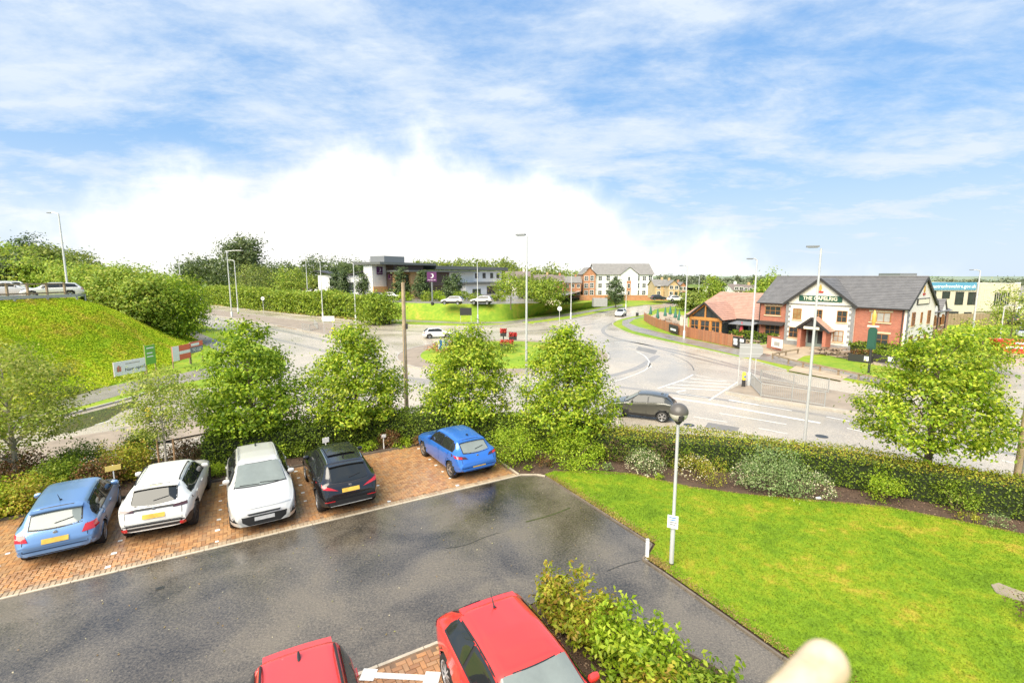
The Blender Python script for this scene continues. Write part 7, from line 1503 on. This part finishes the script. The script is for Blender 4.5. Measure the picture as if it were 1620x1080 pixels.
# knee rails by the pub lawn
rail_fence('low timber knee rail between footpath and pub lawn', [G(x, y, RZ+0.1) for x, y in ((1222, 568), (1247, 576), (1270, 581.5), (1297, 587), (1326, 593.5), (1358, 600.5), (1395, 609), (1440, 618))], 0.6, (0.52,), 0.12, 'rail_weathered', 2.0, name='knee_rail', rw=0.12, rh=0.13)
rail_fence('short timber knee rail at the corner of the pub forecourt', [G(x, y, RZ+0.1) for x, y in ((1222, 567), (1243, 562.5), (1262, 559.5))], 0.6, (0.52,), 0.12, 'rail_weathered', 2.0, name='knee_rail', rw=0.12, rh=0.13)
rail_fence('low timber knee rail edging the lawn by the far footpath', [G(x, y, RZ+0.1) for x, y in ((870, 497), (905, 492), (940, 487), (975, 481))], 0.55, (0.45,), 0.16, 'rail_weathered', 3.0, name='knee_rail', rw=0.1, rh=0.1)
# pedestrian guard rails on the island
def guard_rail(label, px, h=1.0, z=RZ+0.13):
    pts = [G(x, y, z) for x, y in px]; o = pts[0]; t = thing('guard_rail', label, 'railing', o, 0, 'guard rails')
    for p in pts: mb = MB(); q = p-o; mb.obx((q.x, q.y, -0.1), 0.06, 0.06, h+0.15); mb.build('post', 'rail_metal', t)
    for a, b in zip(pts[:-1], pts[1:]):
        a, b = a-o, b-o
        for zz in (0.12, h-0.03): mb = MB(); mb.bar(a+Vector((0, 0, zz)), b+Vector((0, 0, zz)), 0.045, 0.045); mb.build('rail', 'rail_metal', t)
        k = int((b-a).length/0.13)
        for i in range(1, k): q = a.lerp(b, i/k); mb = MB(); mb.bar(q+Vector((0, 0, 0.14)), q+Vector((0, 0, h-0.06)), 0.014, 0.014); mb.build('baluster', 'rail_metal', t)
guard_rail('grey guard rail on the near side of the right traffic island', [(1187, 609), (1203.5, 627), (1252, 634.5), (1304, 643)])
guard_rail('grey guard rail on the far side of the right traffic island', [(1203, 604), (1255, 612), (1310, 621)])
guard_rail('grey guard rail on the left carriageway reservation', [(478, 521), (490, 523.5), (503, 521), (497, 515)])
# signs
def sign_board(label, name, base, w, h, z0, mat, posts=(-0.35, 0.35), rz=0.0, shape=None, extra=None, pr=0.035, back=None):
    t = thing(name, label, 'sign', base, rz)
    for x in posts: mb = MB(); mb.tube([(x*w, 0.04, -0.3), (x*w, 0.04, z0+h)], pr, 6); mb.build('post', 'pole_galv', t)
    mb = MB(); q = shape or [(-w/2, 0), (w/2, 0), (w/2, h), (-w/2, h)]; mb.ext([(x, -0.03, z0+z) for x, z in q], (0, 0.025, 0)); p_ = mb.build('plate', mat, t)
    for (nm, m, pts) in (extra or []): mb = MB(); mb.ext([(x, -0.038, z0+z) for x, z in pts], (0, 0.006, 0)); mb.build(nm, m, p_)
    return t
sb = G(1187, 611, RZ+0.13)
sign_board('grey back of a large direction sign on the right traffic island', 'road_sign', (sb.x, sb.y+0.3, sb.z), 1.75, 1.1, 2.25, 'rail_metal', (-0.45, 0.25), R(-8), [(-0.85, 0), (0.62, 0), (0.90, 0.35), (0.90, 0.75), (0.62, 1.1), (-0.85, 1.1)], [('stiffener', 'pole_galv', [(-0.85, 0.28), (0.88, 0.28), (0.88, 0.33), (-0.85, 0.33)]), ('stiffener', 'pole_galv', [(-0.85, 0.78), (0.88, 0.78), (0.88, 0.83), (-0.85, 0.83)])])
sign_board('white arrow direction sign on the left reservation', 'road_sign', G(520, 528, RZ+0.1), 1.9, 0.75, 1.9, 'sign_white', (-0.35, 0.35), 0, [(-0.95, 0.37), (-0.75, 0), (0.95, 0), (0.95, 0.75), (-0.75, 0.75)])
sign_board('round speed sign on thin post beside the far carriageway', 'road_sign', G(417, 492, RZ+0.1), 0.9, 0.9, 2.6, 'sign_white', (0,), 0, [(0.45*math.cos(a), 0.45+0.45*math.sin(a)) for a in np.linspace(0, 6.28, 14)[:-1]], [('centre', 'window_curtain', [(0.22*math.cos(a), 0.45+0.22*math.sin(a)) for a in np.linspace(0, 6.28, 12)[:-1]])], 0.06)
sign_board('round sign on thin post left of the far lamp', 'road_sign', G(885, 513, RZ+0.1), 0.8, 0.8, 2.4, 'sign_white', (0,), 0, [(0.4*math.cos(a), 0.4+0.4*math.sin(a)) for a in np.linspace(0, 6.28, 14)[:-1]], None, 0.05)
sign_board('blue and white chevron sign on the left of the roundabout', 'road_sign', (RC.x-6.4, RC.y-2.4, RZ+0.3), 1.5, 0.95, 0.7, 'sign_white', (-0.3, 0.3), R(52), None, [('chevron', 'sign_blue', [(-0.72, 0), (-0.30, 0), (-0.05, 0.47), (-0.30, 0.95), (-0.72, 0.95), (-0.45, 0.47)]), ('chevron', 'sign_blue', [(0.05, 0), (0.45, 0), (0.70, 0.47), (0.45, 0.95), (0.05, 0.95), (0.30, 0.47)])])
sign_board('black rectangular board on two legs on the hotel lawn', 'lawn_board', (XAT(737, 86, 0), 86, -0.75), 2.1, 1.35, 1.0, 'frame_dark', (-0.45, 0.45), R(6))
t = thing('pole_sign', 'purple moon sign on tall grey pole in front of the hotel', 'sign', (XAT(684, 96.5, HZ), 96.5, HZ-0.1)); mb = MB(); mb.tube([(0, 0.1, -0.3), (0, 0.1, 4.6)], 0.16, 8); mb.build('pole', 'metal_grey', t, True); moon_sign(t, Matrix.Translation((0, 0, 5.4)), 1.9, 'sign_box')
mb = MB(); mb.lathe([(0.3, -0.1), (0.3, 0.35), (0.18, 0.4)], 10); mb.build('pole_base', 'frame_dark', t)
def bollard(label, p, h=0.9, r=0.16, m='bollard_yellow'):
    t = thing('traffic_bollard', label, 'bollard', p, 0, 'traffic bollards'); mb = MB(); mb.lathe([(r*1.15, 0), (r*1.15, 0.08), (r, 0.1), (r, h*0.45)], 10); mb.build('base', 'frame_dark', t); mb = MB(); mb.lathe([(r, h*0.46), (r*1.05, h*0.9), (r*0.7, h), (0.02, h+0.02)], 10); mb.build('head', m, t, True); mb = MB(); mb.lathe([(r*0.6, 0), (r*0.6, 0.004)], 10); mb.v = [(x, -z-r*1.06, y+h*0.7) for x, y, z in mb.v]; mb.build('keep_left_disc', 'sign_blue', t)
bollard('yellow traffic bollard on the near left island by the sapling', G(236, 668, RZ+0.12)); bollard('yellow traffic bollard on the tip of the left reservation', G(527, 530, RZ+0.13), 1.1, 0.22); bollard('black and yellow bollard on the right traffic island', G(1176, 611, RZ+0.13), 1.15, 0.13)
# hoardings at the foot of the bank
a, b = G(181, 598, RZ+0.42), G(231, 588, RZ+0.42); d = b-a; w = d.length; t = thing('banner', 'white Now open banner with hand emblem at the foot of bank', 'banner', a, math.atan2(d.y, d.x)); mb = MB(); mb.bx(0, w, -0.04, 0, 0.12, 1.28); p_ = mb.build('board', 'sign_white', t)
text_mesh('lettering', 'Now open!', 0.40, 'letter_dark', p_, Matrix.Translation((w*0.66, -0.044, 0.55)) @ Matrix.Rotation(R(90), 4, 'X') @ Matrix.Rotation(R(3), 4, 'Z'), 0.003, 0.004, 0.95)
mb = MB(); mb.bx(w*0.36, w*0.82, -0.046, -0.041, 0.98, 1.06); mb.build('printed_line', 'window_curtain', p_)
for k in range(4): mb = MB(); x = w*(0.08+0.035*k); mb.ext([(x, -0.041, 0.45), (x+0.08, -0.041, 0.45), (x+0.09, -0.041, 0.85+0.1*(k in (1, 2))), (x+0.02, -0.041, 0.85+0.1*(k in (1, 2)))], (0, -0.005, 0)); mb.build('hand_emblem', 'board_orange' if k % 2 else 'timber_stake', p_)
for x in (0.05, w-0.05): mb = MB(); mb.obx((x, 0.05, -0.4), 0.07, 0.07, 1.7); mb.build('post', 'rail_weathered', t)
a, b = G(232, 587, RZ+0.42), G(248, 583.5, RZ+0.42); d = b-a; w = d.length; t = thing('advert_board', 'tall lime green advert board right of the Now open banner', 'advert board', a, math.atan2(d.y, d.x)); mb = MB(); mb.bx(0, w, -0.04, 0, 0.55, 2.25); p_ = mb.build('board', 'board_lime', t)
for k, (z, ww) in enumerate(((1.95, 0.7), (1.5, 0.55), (1.2, 0.6))): mb = MB(); mb.bx(w*0.15, w*(0.15+ww), -0.046, -0.041, z, z+0.10); mb.build('printed_line', 'sign_white', p_)
for x in (0.05, w-0.05): mb = MB(); mb.obx((x, 0.05, -0.4), 0.08, 0.08, 2.7); mb.build('post', 'rail_weathered', t)
for (x0, y0, x1, y1, m1, m2, l, w_txt) in ((274, 578, 302, 571, 'sign_white', 'board_orange', 'white and orange estate agent board leaning on the bank', 'Penguin'), (302.5, 571, 322, 566, 'board_orange', 'board_slate', 'red and slate to let board beside the orange one', 'TO LET')):
    a, b = G(x0, y0, RZ+0.42), G(x1, y1, RZ+0.42); d = b-a; w = d.length; t = thing('agent_board', l, 'advert board', a, math.atan2(d.y, d.x)); z0, z1 = (0.35, 1.75) if m1 == 'sign_white' else (0.75, 1.85); mb = MB(); mb.bx(0, w, -0.04, 0, z0, z1); p_ = mb.build('board', m2, t)
    if m1 == 'sign_white': mb = MB(); mb.bx(0, w*0.36, -0.048, -0.042, z0, z1); mb.build('white_panel', 'sign_white', p_); mb = MB(); mb.bx(w*0.37, w, -0.048, -0.042, z0+0.55, z0+0.85); mb.build('printed_line', 'sign_white', p_)
    else:
        mb = MB(); mb.bx(0, w, -0.048, -0.042, z0+0.6, z1); mb.build('red_panel', 'board_orange', p_); mb = MB(); mb.bx(w*0.05, w*0.7, -0.055, -0.05, z0+0.7, z0+0.95); mb.build('printed_line', 'sign_white', p_); text_mesh('lettering', 'TO LET', 0.42, 'sign_white', p_, Matrix.Translation((w*0.5, -0.05, z0+0.28)) @ Matrix.Rotation(R(90), 4, 'X'), 0.003, 0.003)
    for x in (0.06, w-0.06): mb = MB(); mb.obx((x, 0.05, -0.4), 0.08, 0.08, z1+0.4); mb.build('post', 'rail_weathered', t)
# red flower display on the roundabout
t = thing('flower_planter', 'tiered red flower display on the roundabout', 'planter', (RC.x+0.6, RC.y+1.5, RZ+0.65))
for k, (x, y, z, w) in enumerate(((-0.2, -0.8, 0.0, 1.5), (0.5, 0.0, 0.75, 0.9), (-0.6, 0.3, 1.15, 0.7))):
    mb = MB(); mb.bx(x-w/2, x+w/2, y-0.35, y+0.35, z, z+0.38); q = mb.build('planter_box', 'frame_dark', t); P = RNG.uniform((x-w/2, y-0.35, z+0.36), (x+w/2, y+0.35, z+0.85), (220, 3)); quads_mesh('flowers', leaf_quads(P, np.tile((0, -.3, .6), (220, 1)), 0.2, 0.9, 0.8), 'petal_red', q)
    if z > 0: mb = MB(); mb.tube([(x, y, -0.2), (x, y, z)], 0.07, 6); mb.build('stand', 'frame_dark', t)
t = thing('grit_bin', 'black bin at the kerb of the far right verge', 'bin', G(1008, 500, RZ+0.1)); mb = MB(); mb.obx((0, 0, 0), 0.5, 0.4, 0.7); mb.build('body', 'frame_dark', t); mb = MB(); mb.obx((0, 0, 0.7), 0.56, 0.46, 0.08); mb.build('lid', 'metal_grey', t)
t = thing('substation_box', 'grey slatted utility enclosure on grass left of the egg-shaped tree', 'utility box', AT(950.5, 485, 112)); mb = MB(); mb.bx(-1.7, 1.5, 0, 2.2, 0, 1.9); mb.build('cabinet', 'rail_metal', t)
for k in range(9): mb = MB(); mb.bx(-1.65+k*0.35, -1.45+k*0.35, -0.05, -0.005, 0.05, 1.85); mb.build('slat', 'rail_metal', t)
# skip
t = thing('skip', 'red metal skip at the right edge of the side road', 'skip', G(1604, 557, RZ), R(-18)); mb = MB(); mb.ext([(-1.5, -0.9, 0), (1.5, -0.9, 0), (2.1, -0.9, 1.45), (-2.1, -0.9, 1.45)], (0, 1.8, 0)); mb.build('body', 'skip_red', t); mb = MB(); mb.bx(-2.2, 2.2, -0.98, -0.92, 1.36, 1.5); mb.build('rim', 'skip_red', t)
for x in (-1.0, 0, 1.0): mb = MB(); mb.bx(x-0.05, x+0.05, -0.97, -0.905, 0.05, 1.35); mb.build('rib', 'skip_red', t)
for x0, x1, z in ((-0.5, 0.5, 1.05), (-1.3, 1.3, 0.55)): mb = MB(); mb.bx(x0, x1, -0.985, -0.975, z, z+0.22); mb.build('printed_line', 'sign_white', t)
t = thing('boarded_fence', 'grey timber fence in front of the council offices', 'fence', (XAT(1495, 84, 0), 84, RZ+0.1)); w = XAT(1640, 84, 0)-XAT(1495, 84, 0); mb = MB(); mb.bx(0, w, 0.05, 0.1, 0, 1.9); mb.build('backing', 'rail_weathered', t)
for k in range(int(w/0.55)): mb = MB(); mb.bx(k*0.55+0.02, k*0.55+0.5, 0, 0.045, 0, 2.0+0.03*(k % 2)); mb.build('board', 'rail_weathered', t)
# rounded end of the balcony rail close to the lens
plain('rail_cream', (0.62, 0.47, 0.31), 0.25, var=0.35, vscale=30)
t = thing('balcony_rail', 'blurred cream rail end at the bottom edge close to the viewer', 'rail', (0, 0, 0))
p1 = AT(1322, 1030, 0.42); p0 = AT(1205, 1160, 0.36)
d = (p1-p0).normalized(); mb = MB(); rr_ = 0.021; mb.tube([p0, p1-d*rr_, p1-d*rr_*0.62, p1-d*rr_*0.3, p1-d*rr_*0.08, p1], [rr_, rr_, rr_*0.93, rr_*0.74, rr_*0.42, rr_*0.05], 20); mb.build('rail_end', 'rail_cream', t, True)
